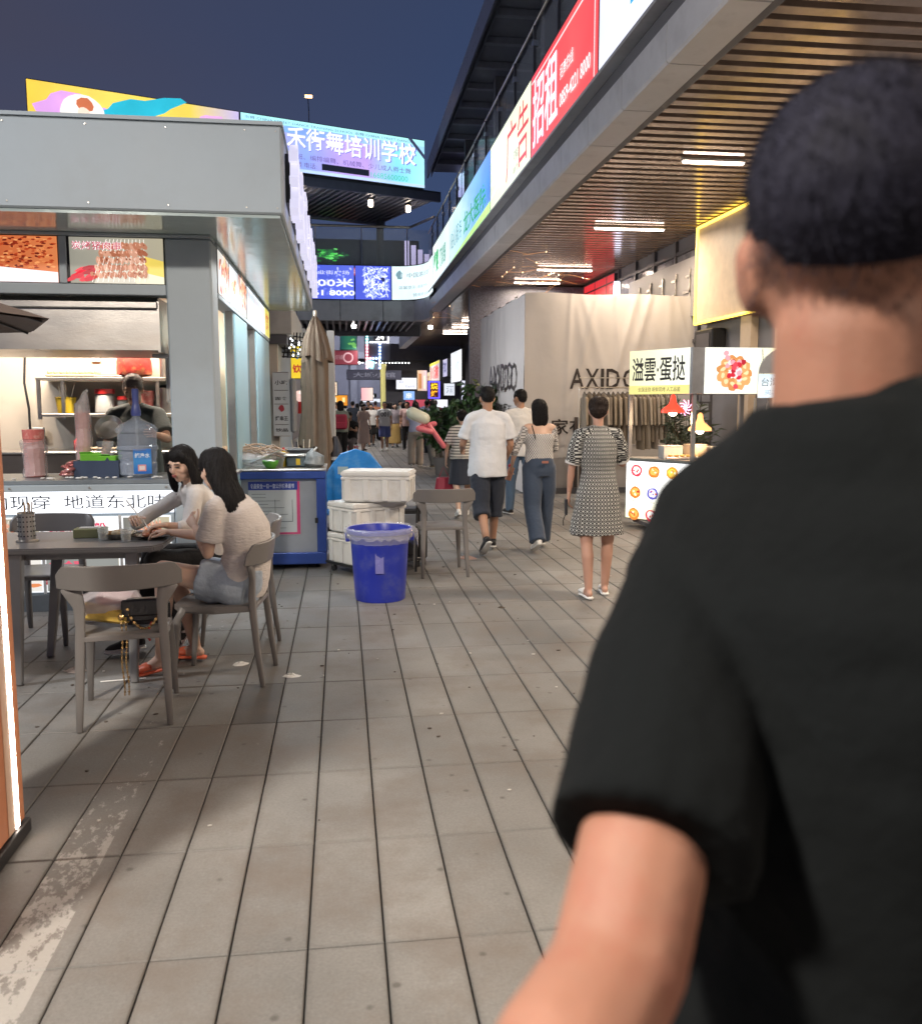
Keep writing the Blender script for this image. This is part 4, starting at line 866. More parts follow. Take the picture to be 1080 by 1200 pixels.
p = Print(.0006); p.grad(0, 0, .13, .19, ['2f6fc8', '4a9ae0', '3a7ad0'], True).text('纯净水', .01, .12, .04, 'eaf4ff', .02, .11).rect(.03, .02, .09, .07, 'e8a0a0').rect(.04, .03, .08, .06, 'f4e4e4')
p.build('label_sheet', FLAT, t, (.0, -.152, .03), (1, .28, 0), (0, 0, 1))
t = thing('counter_scraps', 'crumpled plastic scraps along the counter edge', 'scraps', (-1.9, 7.0, .987), kind='stuff'); b_ = MB()
for q in range(22): b_.ell((random.uniform(-.75, .6), random.uniform(-.06, .04), .008), (random.uniform(.01, .035), .015, .008), 6, (0, 0, random.random()*3))
b_.build('scrap', M_white, t, kind='stuff')
# inside by the side window
t = thing('kitchen_cabinet', 'white wall cabinet with papers seen through the side window', 'cabinet', (-1.35, 7.9, 1.5), world=True)
box('case', M_white, t, -1.42, -1.08, 7.6, 8.1, 1.56, 2.02, .01); box('door', M_steel, t, -1.40, -1.10, 7.585, 7.598, 1.58, 1.80, .004); box('paper', M_white, t, -1.36, -1.2, 7.583, 7.597, 1.84, 1.98)
for z in (1.61, 1.69, 1.76): MB().box(-1.38, -1.12, 7.575, 7.584, z, z+.012).build('handle', M_dark, t)
t = thing('black_cable', 'thick black cable hanging under the wall cabinet by the side window', 'cable', (-1.2, 7.7, 1.0)); MB().tube([(-.02, 0, .56), (.0, 0, .40), (-.01, .0, .2), (.04, .0, 0), (.06, 0, -.05)], .018, 6).build('cable', M_blackp, t)
MB().tube([(.02, 0, .56), (.10, 0, .35), (.05, .0, .2), (.12, .0, 0)], .006, 5).build('thin_cable', M_white, t)

# ------------------------------------------------------------------ second kiosk and what stands beyond it
k2 = thing('second_kiosk', 'pale second kiosk behind the first with a printed price board on its corner', 'kiosk', (-2, 15, 0), world=True)
box('wall_face', M_cream, k2, -3.6, -.92, 13.5, 13.6, 0, 2.42); box('wall_face', pmat('kiosk_off_white', (.62, .62, .58), .5), k2, -3.6, -.70, 13.42, 17, 2.56, 3.0, .01)
box('band', M_darkwall, k2, -3.6, -.78, 13.44, 16.8, 2.425, 2.555); box('side_wall', M_kiosk, k2, -.99, -.925, 13.61, 17, 0, 2.42)
box('counter', M_steel, k2, -1.6, -.60, 12.9, 13.45, .85, .9, .005); box('counter_body', M_darkwall, k2, -1.55, -.64, 12.95, 13.4, 0, .848)
t = thing('price_board', 'tall white printed price board hung on the second kiosk', 'menu board', (-.87, 13.4, 1.1), world=True)
p = Print(.001); p.rect(0, 0, .24, .92, 'c9ccce')
for a, b, tx in ((.74, .07, '小吃'), (.52, .05, '面食'), (.22, .07, '烤串王'), (.06, .05, '饮品')): p.text(tx, .03, a, b, '3a3838', .02, .18)
for z in (.66, .46, .16): p.rect(.02, z, .22, z+.008, '55504e', up=False)
p.blob(.12, .40, .04, .045, 'a8323c', 12, .2); p.build('print', FLAT, t, (-.99, 13.335, 1.08), (1, 0, 0), (0, 0, 1))
box('case', M_steel, t, -.99, -.75, 13.34, 13.40, 1.07, 2.01, .01); box('side_case', pmat('grey_plastic', (.30, .31, .32), .4), t, -.745, -.66, 13.3, 13.6, 1.12, 1.92, .03)
t = thing('small_yellow_sign', 'small yellow and cyan upright sign past the second kiosk', 'sign', (-.62, 14.5, 2), world=True)
p = Print(.001); p.rect(0, 0, .18, .5, 'e8c830').text('冰', .02, .3, .14, '2a6a9a', .03).text('饮', .02, .08, .14, 'b03028', .03); p.build('face', LIT, t, (-.78, 14.5, 1.95), (1, 0, 0), (0, 0, 1)); box('box', M_dark, t, -.78, -.6, 14.503, 14.6, 1.94, 2.46)
t = thing('lattice_lamp', 'dark pierced metal lattice lamp hanging between the second kiosk and the umbrella', 'lamp', (-.66, 13.9, 2.4), world=True); m_ = MB()
for q in range(7): m_.tube([(-.86+.06*q, 13.9, 2.24), (-.80+.05*q, 13.9, 2.62)], .012, 5)
for q in range(6): m_.tube([(-.88, 13.9, 2.26+.065*q), (-.5, 13.9, 2.24+.06*q)], .012, 5)
m_.build('lattice', M_dark, t, kind='stuff'); b_ = MB()
for q in range(14): b_.ell((random.uniform(-.84, -.52), 13.88, random.uniform(2.26, 2.58)), (.014, .014, .014), 6)
b_.build('bulb', emat('pale_bulb', (.9, .95, 1), 3), t, kind='stuff')
t = thing('striped_lantern', 'white and red paper lantern past the price board', 'lantern', (-.62, 13.8, 1.7), world=True)
smoothme(MB().lathe([(.04, 1.58), (.13, 1.63), (.13, 1.70), (.05, 1.745)], 14, (-.60, 13.8, 0)).build('shade', emat('lantern_paper', (.9, .62, .55), .7), t)); MB().lathe([(.06, 1.40), (.05, 1.579)], 12, (-.60, 13.8, 0)).build('tassel', red, t)

# closed umbrella
t = thing('closed_umbrella', 'tall closed beige market umbrella with hanging folds beside a pale pole', 'umbrella', (-.30, 11.0, 0))
beige = pmat('beige_canvas', (.17, .122, .085), .8, 0, .14, 5, .4, 40)
def folds(zs, rs, seed, n=40, ragged=0):
    rs = [r*.84 for r in rs]
    rnd = random.Random(seed); ph = [rnd.random()*6.28 for _ in range(3)]; vs = []; fs = []
    for i, (z, r) in enumerate(zip(zs, rs)):
        f = i/(len(zs)-1)
        for k in range(n):
            a = 2*pi*k/n; q = 1+(.10+.20*f)*cos(8*a+ph[0]+.4*sin(3*z))+.10*cos(5*a+ph[1])+.06*cos(13*a+ph[2]+z*2)
            zz = z-(ragged*(.5+.5*cos(4*a+ph[1]))*max(0, f-.75)*4)
            vs.append((r*q*cos(a), r*q*sin(a), zz))
    for i in range(len(zs)-1):
        for k in range(n): fs.append((i*n+k, (i+1)*n+k, (i+1)*n+(k+1) % n, i*n+(k+1) % n))
    return MB().add(vs, fs)
folds([2.56, 2.5, 2.38, 2.2, 2.0, 1.8, 1.6, 1.45, 1.3, 1.15, 1.05], [.02, .06, .11, .155, .165, .17, .165, .16, .175, .19, .20], 3, ragged=.30).build('canopy', beige, t, smooth=True)
folds([2.60, 2.52, 2.35, 2.12], [.02, .07, .14, .19], 5, ragged=.08).build('top_flap', beige, t, smooth=True)
folds([1.35, 1.1, .9, .75], [.10, .14, .15, .13], 8, ragged=.3).build('inner_canopy', beige, t, smooth=True)
MB().tube([(0, 0, .02), (0, 0, 2.66)], .022).build('pole', M_steel, t); MB().lathe([(.24, 0), (.24, .06), (.05, .09), (.05, .3)], 18).build('foot', M_dark, t)
t = thing('support_pole', 'pale square pole right behind the closed umbrella', 'pole', (-.12, 11.35, 0)); MB().box(-.045, .045, -.045, .045, .01, 2.45).build('pole', M_white, t, .006); MB().box(-.09, .09, -.09, .09, 0, .009).build('foot_plate', M_steel, t)
t = thing('fabric_bundle', 'dark cloth bundle tied to the pole under the umbrella', 'bundle', (-.08, 11.1, .0)); folds([1.15, 1.0, .8, .6, .4], [.03, .09, .10, .09, .05], 12, 24).build('cloth', pmat('dark_cloth', (.07, .07, .08), .9), t, smooth=True); MB().lathe([(.10, .86), (.105, .9)], 12).build('tie', M_white, t)

# ------------------------------------------------------------------ blue cart and what lies on it
blue = pmat('royal_blue_metal', (.03, .07, .30), .35, .2, .12, 4); cgrey = pmat('cart_panel_grey', (.30, .33, .38), .4, .2, .08, 3)
t = thing('blue_food_cart', 'blue framed metal food cart with grey panel and printed notice', 'cart', (-.56, 8.75, 0), world=True)
box('body', cgrey, t, -1.05, -.20, 8.41, 9.15, .12, .88)
for a in ((-1.10, -.16, .855, .925), (-1.10, -.16, .05, .16)): box('frame_rail', blue, t, a[0], a[1], 8.35, 8.405, a[2], a[3], .006)
for x in (-1.10, -.245): box('frame_post', blue, t, x, x+.085, 8.352, 8.404, .162, .853, .004)
box('side_panel', blue, t, -.198, -.16, 8.41, 9.15, .05, .92, .004); box('table_top', M_steel, t, -1.10, -.15, 8.35, 9.16, .928, .945, .004)
box('base', blue, t, -1.05, -.20, 8.41, 9.15, .05, .118); box('latch', M_dark, t, -.262, -.235, 8.335, 8.35, .44, .49, .003)
for x in (-1.0, -.25):
    for y in (8.5, 9.05):
        w_ = MB().lathe([(.02, -.014), (.036, -.014), (.036, .014), (.02, .014)], 14, M=Matrix.Translation((x, y, .037)) @ Matrix.Rotation(pi/2, 4, 'Y')).build('wheel', M_blackp, t)
t2 = thing('cart_notice', 'printed notice with blue heading and pink border on the blue cart', 'notice', (-.65, 8.35, .35), world=True)
p = Print(.001); p.rect(0, 0, .47, .50, 'c04a7a').rect(.0, .02, .44, .50, 'b8bfc4').rect(0, .42, .45, .50, '2a3f96').text('食品安全一日一查公示栏承诺书', .02, .435, .045, 'd8e0f4', .01, .4)
for q in range(11): p.rect(.03, .38-.032*q, .03+random.uniform(.12, .38), .384-.032*q, '5c6268', up=False)
p.z += .001; p.rect(.24, .12, .40, .125, '444a50').rect(.24, .12, .244, .33, '444a50').rect(.398, .12, .402, .33, '444a50')
p.build('sheet', FLAT, t2, (-.87, 8.404, .33), (1, 0, 0), (0, 0, 1)); box('backing', M_white, t2, -.87, -.40, 8.4055, 8.4095, .328, .832)
# on the cart
t = thing('noodle_bag', 'clear bag of tangled noodles and skewers lying on the blue cart', 'bag', (-.88, 8.75, .946)); b_ = MB()
for q in range(60):
    a = random.uniform(-.2, .25); z = random.uniform(.10, .20); d = random.uniform(-.15, .15); b_.tube([(a-.12, d, z), (a, d+.03, z+random.uniform(.0, .04)), (a+.12, d+random.uniform(-.05, .05), z-.02)], .0045, 4)
b_.build('noodles', pmat('brown_noodle', (.40, .26, .16), .5), t, kind='stuff'); smoothme(MB().loft([(-.25, 0, .07), (-.2, 0, .08), (0, 0, .08), (.2, 0, .08), (.28, 0, .06)], [(.05, .04), (.16, .075), (.18, .08), (.15, .07), (.04, .04)], (0, 1, 0), 14).build('bag', plas, t))
t = thing('white_foam_tray', 'white foam tray standing tilted on the cart', 'tray', (-.66, 8.7, .946)); MB().box(-.09, .09, -.01, .01, 0, .16, M=Matrix.Rotation(.25, 4, 'Y')).build('tray', M_white, t, .004); MB().box(-.07, .07, -.016, -.011, .02, .14, M=Matrix.Rotation(.25, 4, 'Y')).build('inset', M_steel, t)
t = lathe_thing('green_bowl', 'green plastic bowl on the cart beside the foam tray', 'bowl', (-.67, 8.52, .946), [('bowl', [(.04, 0), (.07, .04), (.078, .07), (.07, .07), (.04, .01)], pmat('bright_green_plastic', (.14, .55, .06), .35), 18)])
MB().ell((0, 0, .06), (.055, .055, .02), 10).build('food', M_white, t)
t = thing('sauce_bottle', 'yellow and red sauce bottle on the cart', 'bottle', (-.56, 8.72, .946)); smoothme(MB().lathe([(.028, 0), (.03, .02), (.03, .12), (.014, .15)], 12).build('bottle', MATS['yellow_plastic'], t)); MB().lathe([(.015, .151), (.012, .185)], 10).build('cap', red, t)
t = thing('knife_block', 'long grey board leaning over goods on the cart', 'board', (-.70, 8.62, 1.05)); MB().box(-.14, .14, -.03, .03, 0, .012, M=Matrix.Rotation(-.42, 4, 'Y')).build('board', M_steel, t, .002); MB().box(-.18, -.141, -.015, .015, 0, .012, M=Matrix.Rotation(-.42, 4, 'Y')).build('handle', M_dark, t)
t = thing('plastic_tub', 'dark grey tub with a flat lid on the cart', 'tub', (-.42, 8.75, .946)); MB().box(-.11, .10, -.1, .1, 0, .10).build('tub', pmat('slate_plastic', (.12, .17, .20), .4), t, .012); MB().box(-.13, .14, -.12, .12, .102, .118).build('lid', M_steel, t, .003); MB().box(-.02, .02, -.11, -.101, .02, .08).build('label_sheet', MATS['yellow_plastic'], t)
t = thing('grey_sack', 'crumpled grey plastic sack at the right end of the cart', 'sack', (-.27, 8.62, .946)); smoothme(MB().loft([(0, 0, 0), (0, 0, .03), (.01, 0, .09), (-.02, 0, .14), (0, 0, .16)], [(.07, .06), (.10, .08), (.09, .07), (.05, .03), (.02, .01)], (1, 0, 0), 12).build('sack', pmat('crumpled_grey', (.20, .22, .23), .3, 0, .3, 14, 1, 20), t)); MB().tube([(0, 0, .155), (.03, 0, .19)], .01, 5).build('knot', M_white, t)
t = thing('black_tray', 'black tray of cutlery at the back right of the cart', 'tray', (-.40, 9.0, .946)); MB().box(-.14, .14, -.09, .09, 0, .16).build('tray', M_blackp, t, .01)
for q in range(4): MB().tube([(-.08+.05*q, 0, .12), (-.10+.06*q, .02, .25)], .006, 5).build('spatula', M_steel, t)
# ------------------------------------------------------------------ foam boxes, trolley, bin
foam = pmat('white_foam', (.70, .70, .69), .6, 0, .06, 3, .12, 50, dirt=((.42, .37, .30), .6, 3.5))
def foambox(label, loc, rz, lid=True, w=.60, d=.42, h=.22):
    t = thing('foam_box', label, 'foam box', loc, rz, 'white foam boxes stacked by the blue bin')
    b_ = MB()
    b_.box(-w/2+.012, w/2-.012, -d/2+.012, d/2-.012, 0, h)
    b_.build('body', foam, t, .012, 2)
    rb_ = MB().box(0, .055, 0, .0115, 0, h-.03).mesh(.004); rb_.materials.append(foam)
    for k in range(4):
        x = -w/2+.03+k*(w-.115)/3
        inst(rb_, 'rib', t, (x, -d/2+.0005, .012)); inst(rb_, 'rib', t, (x, d/2-.012, .012))
    for k in range(3):
        y = -d/2+.03+k*(d-.115)/2
        inst(rb_, 'rib', t, (w/2-.0005, y, .012), pi/2); inst(rb_, 'rib', t, (-w/2+.012, y, .012), pi/2)
    MB().box(-w/2, w/2, -d/2, d/2, h-.022, h+.004).build('rim', foam, t, .006)
    if lid: MB().box(-w/2-.003, w/2+.003, -d/2-.003, d/2+.003, h+.005, h+.055).build('lid', foam, t, .012, 2)
    return t
foambox('lowest foam box of the stack, half behind the blue bin', (.215, 8.195, .105), radians(35), True)
foambox('middle foam box of the stack, turned a little to the right', (.22, 8.19, .39), radians(34), True)
foambox('top foam box of the stack, turned broadside', (.33, 8.12, .675), radians(-12), True, .62, .42)
t = thing('flat_trolley', 'low black trolley on castors carrying the foam boxes', 'trolley', (.27, 8.27, 0), radians(35)); MB().box(-.36, .42, -.24, .26, .075, .10).build('deck', M_blackp, t, .006)
for x, y in ((-.30, -.2), (.36, -.2), (-.3, .2), (.36, .2)):
    w_ = MB().lathe([(.012, -.013), (.034, -.013), (.034, .013), (.012, .013)], 12, M=Matrix.Translation((x, y, .035)) @ Matrix.Rotation(pi/2, 4, 'Y')).build('castor', M_blackp, t); MB().box(x-.02, x+.02, y-.01, y+.01, .045, .074).build('fork', M_steel, w_)
t = thing('equipment_case', 'dark case with small wheels standing behind the foam boxes', 'case', (.62, 8.55, 0)); MB().box(-.10, .18, -.12, .14, .06, .55).build('case', M_blackp, t, .02); MB().box(-.08, .16, -.135, -.121, .3, .5).build('panel', cgrey, t, .004)
for x in (-.06, .15): MB().lathe([(.012, -.012), (.03, -.012), (.03, .012), (.012, .012)], 12, M=Matrix.Translation((x, -.1, .031)) @ Matrix.Rotation(pi/2, 4, 'Y')).build('wheel', M_blackp, t)
# bin
t = thing('blue_bin', 'royal blue round plastic bin with a clear liner folded over its rim', 'bin', (.285, 7.02, 0))
binm = pmat('blue_bin_plastic', (.02, .035, .36), .32, 0, .08, 3, .05, 20, dirt=((.10, .12, .30), .7, 6))
smoothme(MB().lathe([(.0, .012), (.188, .012), (.196, .0), (.20, .015), (.232, .50), (.236, .505), (.236, .53), (.258, .535), (.262, .548), (.262, .565), (.252, .572), (.242, .57), (.222, .50), (.19, .03), (.0, .03)], 40).build('bin_body', binm, t), .5)
for s_ in (-1, 1): MB().box(s_*.235-.035*(s_ < 0), s_*.235+.035*(s_ > 0), -.05, .05, .47, .50).box(s_*.265-.008, s_*.265+.008, -.05, .05, .50, .53).build('handle', binm, t, .004)
MB().box(-.035, .03, -.014, 0, 0, .21, M=Matrix.Translation((-.01, -.216, .24)) @ Matrix.Rotation(-.06, 4, 'X')).build('tape_patch', pmat('frosted_tape', (.18, .18, .46), .25), t)
lin = MB(); n = 60; vs = []; fs = []
rr_ = [(.235, .46), (.246, .545), (.262, .583), (.275, .575), (.281, .55), (.284, .52)]
for i, (r, z) in enumerate(rr_):
    for k in range(n):
        a = 2*pi*k/n; q = random.uniform(-.006, .006)*(i > 0); dz_ = -(.09 if (i == 5 and -.7 < a-.1 < .9) else 0)-(.03*random.random() if i > 3 else 0); vs.append(((r+q+(.03 if i > 3 and (a < 1.0) else 0))*cos(a), (r+q)*sin(a), z+dz_+random.uniform(-.004, .004)))
for i in range(len(rr_)-1):
    for k in range(n): fs.append((i*n+k, i*n+(k+1) % n, (i+1)*n+(k+1) % n, (i+1)*n+k))
lin.add(vs, fs).build('liner', pmat('clear_liner', (.75, .76, .85), .1, 0, .05, 20, .6, 50, alpha=.24, spec=.9), t, smooth=True)
t['label'] = 'royal blue round plastic bin with a clear liner folded over its rim'

# blue children's bench behind the boxes
t = thing('blue_bench', 'bright blue plastic bench with a round-topped back behind the foam boxes', 'bench', (.12, 9.6, 0))
cb_ = pmat('sky_blue_plastic', (.02, .20, .55), .35, 0, .12, 5, dirt=((.25, .42, .50), .5, 5))
arc_p = [(-.30, .50), (-.30, .80)]+[(-.26+.0*k, .86) for k in range(1)]+[(-.12+.27*cos(a)+.14, .80+.27*sin(a)) for a in [pi*.86, pi*.7, pi*.5, pi*.3, pi*.14]]+[(.36, .80), (.36, .50)]
MB().prism(arc_p, -.02, .02, M=Matrix.Rotation(pi/2, 4, 'X')).build('backrest', cb_, t, .008)
MB().box(-.33, .38, -.06, .38, .36, .40).build('seat', cb_, t, .01)
for x in (-.31, -.22, .28, .35): MB().box(x-.02, x+.02, -.02, .02, .0, .88 if x < 0 else .5).build('leg', cb_, t, .005)
box('patch', pmat('scuffed_blue', (.30, .38, .40), .5), t, -.17, -.06, -.026, -.0205, .80, .88); box('patch', MATS['scuffed_blue'], t, .22, .33, -.026, -.0205, .78, .86)

# ------------------------------------------------------------------ chairs
cpl = pmat('taupe_chair_plastic', (.175, .165, .16), .38, 0, .06, 4, .05, 60)
def sweep_rect(mb, pts, ws, ups):
    """rectangular bar along pts: ws=(half width, half thick), ups = width direction"""
    P = [V(p) for p in pts]; vs = []; fs = []
    for i, p in enumerate(P):
        t_ = (P[min(i+1, len(P)-1)]-P[max(i-1, 0)]).normalized(); u = V(ups[i] if isinstance(ups, list) else ups); u = (u-t_*u.dot(t_)).normalized(); n_ = t_.cross(u); a, b = ws[i] if isinstance(ws, list) else ws
        vs += [p+u*a+n_*b, p-u*a+n_*b, p-u*a-n_*b, p+u*a-n_*b]
    for i in range(len(P)-1):
        for k in range(4): fs.append((i*4+k, i*4+(k+1) % 4, i*4+4+(k+1) % 4, i*4+4+k))
    fs.append((3, 2, 1, 0)); m = len(P)*4; fs.append((m-4, m-3, m-2, m-1)); mb.add(vs, fs); return mb
def make_chair(label, loc, rz, group):
    """bistro chair: wide curved band back whose ends flow down into the legs; faces +Y, its back at -Y"""
    t = thing('chair', label, 'chair', loc, rz, group)
    # seat
    n = 14; vs = []; fs = []
    out = [(-.20, -.19), (-.205, -.05), (-.215, .10), (-.20, .20), (-.14, .235), (0, .24), (.14, .235), (.20, .20), (.215, .10), (.205, -.05), (.20, -.19), (.10, -.215), (0, -.22), (-.10, -.215)]
    c = MB(); m = len(out)
    c.add([(x, y, .428) for x, y in out]+[(x, y, .452) for x, y in out]+[(x*.9, y*.9, .458) for x, y in out]+[(x*.55, y*.55, .448) for x, y in out]+[(0, 0, .446)],
          [tuple(range(m))[::-1]]+[(i, (i+1) % m, m+(i+1) % m, m+i) for i in range(m)]+[(m+i, m+(i+1) % m, 2*m+(i+1) % m, 2*m+i) for i in range(m)]+[(2*m+i, 2*m+(i+1) % m, 3*m+(i+1) % m, 3*m+i) for i in range(m)]+[(3*m+i, 3*m+(i+1) % m, 4*m) for i in range(m)])
    smoothme(c.build('seat', cpl, t), .6)
    # back band: arc around the rear
    c = MB(); K = 22; vs = []; fs = []
    for i in range(K+1):
        f = i/K*2-1; a = f*1.22
        x = .275*sin(a)/sin(1.22); y = -.265+.13*(1-cos(a)); e_ = abs(f)
        top = .80-.05*max(0, e_-.80)*5*.9; bot = .675+.012*e_; th = .011
        nx, ny = sin(a)*.8, -cos(a); l = sqrt(nx*nx+ny*ny); nx /= l; ny /= l
        vs += [(x+nx*th, y+ny*th-.018, top), (x+nx*th, y+ny*th, bot), (x-nx*th, y-ny*th, bot), (x-nx*th, y-ny*th-.018, top)]
    for i in range(K):
        for k in range(4): fs.append((i*4+k, i*4+(k+1) % 4, i*4+4+(k+1) % 4, i*4+4+k))
    fs += [(3, 2, 1, 0), (K*4, K*4+1, K*4+2, K*4+3)]
    smoothme(c.add(vs, fs).build('backrest', cpl, t, .004), .7)
    for s_ in (-1, 1):
        # upright: from band down to rear leg
        c = MB(); sweep_rect(c, [(s_*.235, -.20, .70), (s_*.205, -.205, .66), (s_*.186, -.205, .60), (s_*.185, -.20, .50), (s_*.190, -.205, .40), (s_*.198, -.225, .20), (s_*.205, -.25, .0)],
                         [(.035, .012), (.040, .013), (.026, .014), (.021, .017), (.022, .017), (.019, .015), (.014, .012)], (1, 0, 0)); smoothme(c.build('rear_leg', cpl, t, .004), .8)
        c = MB(); sweep_rect(c, [(s_*.18, .17, .44), (s_*.195, .205, .38), (s_*.205, .22, .2), (s_*.215, .24, .0)], [(.026, .02), (.022, .018), (.018, .015), (.013, .012)], (1, 0, 0)); smoothme(c.build('front_leg', cpl, t, .004), .8)
        c = MB(); sweep_rect(c, [(s_*.187, -.20, .435), (s_*.20, 0, .425), (s_*.185, .18, .43)], (.010, .014), (1, 0, 0)); c.build('side_rail', cpl, t, .003)
    c = MB(); sweep_rect(c, [(-.185, -.205, .44), (.185, -.205, .44)], (.014, .012), (0, 1, 0)); c.build('rear_rail', cpl, t, .003)
    return t
GCH = 'taupe plastic chairs around the outdoor table'
make_chair('taupe chair with a carrier bag and black handbag on its seat, nearest the camera', (-1.085, 4.53, 0), radians(8), GCH)
make_chair('taupe chair under the woman in denim shorts', (-.68, 5.07, 0), radians(84), GCH)
make_chair('taupe chair under the woman in the cream blouse', (-.70, 5.98, 0), radians(97), GCH)
make_chair('taupe chair at the far side of the table, by the orange post', (-1.98, 6.12, 0), radians(176), GCH)
make_chair('empty taupe chair standing alone beside the foam boxes', (.885, 8.02, 0), radians(3), 'taupe plastic chairs')
t = thing('black_metal_stand', 'thin black folded stand touching the foam boxes', 'stand', (.66, 8.2, 0)); MB().tube([(0, -.1, 0), (.02, -.06, .62), (.05, .1, .66), (.05, .16, 0)], .011, 6).build('frame', M_dark, t); MB().tube([(.01, -.09, .3), (.05, .14, .3)], .008, 6).build('crossbar', M_dark, t)

# ------------------------------------------------------------------ table
t = thing('table', 'dark grey square-cornered table where two women eat', 'table', (-1.75, 5.5, 0))
top = [(-.85, -.37), (.60, -.37), (.68, -.34), (.72, -.26), (.72, .22), (.68, .30), (.60, .33), (-.85, .33)]
tgrey = pmat('grey_table_top', (.20, .195, .195), .34, .1, .06, 3, .05, 30)
MB().prism(top, .715, .75).build('table_top', tgrey, t, .008, 2)
MB().box(-.80, .60, -.30, -.27, .675, .712).box(-.80, .60, .24, .27, .675, .712).build('apron', tgrey, t, kind='stuff')
for x, y, a, b in ((-.06, -.33, -.04, -.46), (-.0, .24, -.05, .11), (.56, -.32, .58, -.485), (.56, .25, .60, .36)): 
    c = MB(); sweep_rect(c, [(x, y, .713), (a, b, 0)], [(.036, .032), (.02, .018)], (1, 0, 0)); c.build('leg', tgrey, t, .006)
# on the table
t = thing('chopstick_holder', 'pierced steel holder full of wooden chopsticks on the table', 'holder', (-1.86, 5.42, .751)); t.location = (-1.83, 5.42, .751)
smoothme(MB().lathe([(.063, 0), (.063, .008), (.047, .012), (.047, .165), (.05, .17), (.045, .17), (.045, .012)], 24).build('cup', M_steel, t), .5)
for r_ in range(5):
    for k in range(9):
        a = pi+pi*k/8; MB().lathe([(.0045, 0), (.0045, .002)], 6, M=Matrix.Translation((.0478*cos(a), .0478*sin(a), .035+.028*r_)) @ Matrix.Rotation(a+pi/2, 4, 'Z') @ Matrix.Rotation(pi/2, 4, 'X')).build('hole', M_dark, t)
wood = pmat('bamboo_stick', (.62, .42, .22), .6)
for k in range(11): a = random.uniform(-.025, .03); MB().tube([(a*.6, random.uniform(-.02, .02), .015), (a+.018, random.uniform(-.02, .02), random.uniform(.20, .235))], .0035, 6).build('chopstick', wood if k % 3 else M_white, t)
glass = pmat('drinking_glass', (.9, .95, .95), .03, 0, .01, 3, alpha=.22, spec=1)
for k, (x, y) in enumerate(((-1.40, 5.40), (-1.255, 5.33))):
    t = lathe_thing('drinking_glass', ['left one of the two small glasses, next to the tissue box', 'right one of the two small glasses, in front of the food'][k], 'glass', (x, y, .751), [('glass', [(.026, 0), (.033, .075), (.035, .08), (.031, .08), (.025, .012)], glass, 18), ])
    smoothme(MB().lathe([(.024, .010), (.028, .045), (.0, .045)], 14).build('tea', pmat('pale_tea', (.45, .40, .28), .05, alpha=.45), t))
t = thing('tissue_box', 'low green-brown tissue box on the table behind the glasses', 'tissue box', (-1.50, 5.55, .751), .05); MB().box(-.10, .08, -.05, .05, 0, .055).build('box', pmat('olive_box', (.26, .27, .14), .6), t, .004); MB().box(-.07, .05, -.03, .03, .0555, .06).build('opening', M_white, t)
t = thing('food_tray', 'crumpled foil tray with pieces of food beside the plate', 'food tray', (-1.33, 5.48, .751)); b_ = smoothme(MB().lathe([(.07, 0), (.10, .03), (.105, .035), (.09, .03), (.06, .008)], 16).build('tray', pmat('foil', (.6, .58, .5), .25, .7, .3, 20, 1, 30), t))
for q in range(10): MB().ell((random.uniform(-.06, .06), random.uniform(-.05, .05), .035), (.025, .016, .014), 7, (0, 0, random.random()*3)).build('morsel', random.choice([pmat('fried_bite', (.45, .25, .10), .5), pmat('tofu_bite', (.62, .52, .36), .5)]), t)
t = thing('dark_plate', 'dark oval plate heaped with reddish food in front of the women', 'plate', (-1.13, 5.47, .751)); smoothme(MB().lathe([(.06, 0), (.12, .018), (.125, .022), (.11, .018), (.05, .006)], 24, sx=1.15).build('plate', pmat('dark_glaze', (.05, .04, .035), .2), t))
for q in range(18): MB().ell((random.gauss(0, .045), random.gauss(0, .035), .028+random.random()*.02), (.028, .017, .014), 7, (0, 0, random.random()*3)).build('food_piece', random.choice([pmat('red_sauce_food', (.38, .14, .07), .35), pmat('meat_food', (.48, .26, .16), .45)]), t, smooth=True)
# on the near chair
t = thing('carrier_bag', 'pale see-through carrier bag with yellow packs on the near chair', 'bag', (-1.15, 4.58, .46)); b_ = MB()
rnd_bag = [(-.17, 0, .02), (-.12, 0, .07), (-.02, 0, .10), (.08, 0, .085), (.15, 0, .04)]
smoothme(MB().loft(rnd_bag, [(.03, .02), (.11, .075), (.13, .095), (.11, .075), (.03, .03)], (0, 1, 0), 16).build('film', pmat('milky_film', (.66, .62, .66), .25, 0, .15, 10, 1, 22, alpha=.62), t))
smoothme(MB().cap((-.13, -.06, .07), (.07, -.10, .045), .045, .04, 10).build('yellow_pack', pmat('yellow_foil', (.80, .55, .12), .3, 0, .2, 14, .6, 30), t)); MB().cap((-.05, 0, .12), (.07, .02, .11), .04, .035, 10).build('pink_pack', pmat('pink_foil', (.55, .25, .24), .35, 0, .4, 18, .6, 30), t, smooth=True)
MB().cap((.07, -.06, .08), (.10, -.05, .10), .03, .025, 8).build('green_pack', pmat('green_foil', (.35, .48, .10), .35, 0, .4, 20), t, smooth=True)
t = thing('handbag', 'black quilted handbag with a long gold chain hanging down the near chair', 'handbag', (-.98, 4.50, .462), radians(8)); leather = pmat('black_leather', (.015, .015, .018), .32, 0, .1, 20, .6, 25)
MB().box(-.115, .115, -.05, .05, 0, .13).build('body', leather, t, .028, 3); MB().box(-.11, .11, -.062, -.045, .05, .135).build('flap', leather, t, .008); gold = pmat('gold', (.75, .50, .22), .25, 1)
MB().ell((-.11, -.075, .055), (.016, .016, .018), 10).build('clasp', gold, t, smooth=True)
lk = MB()
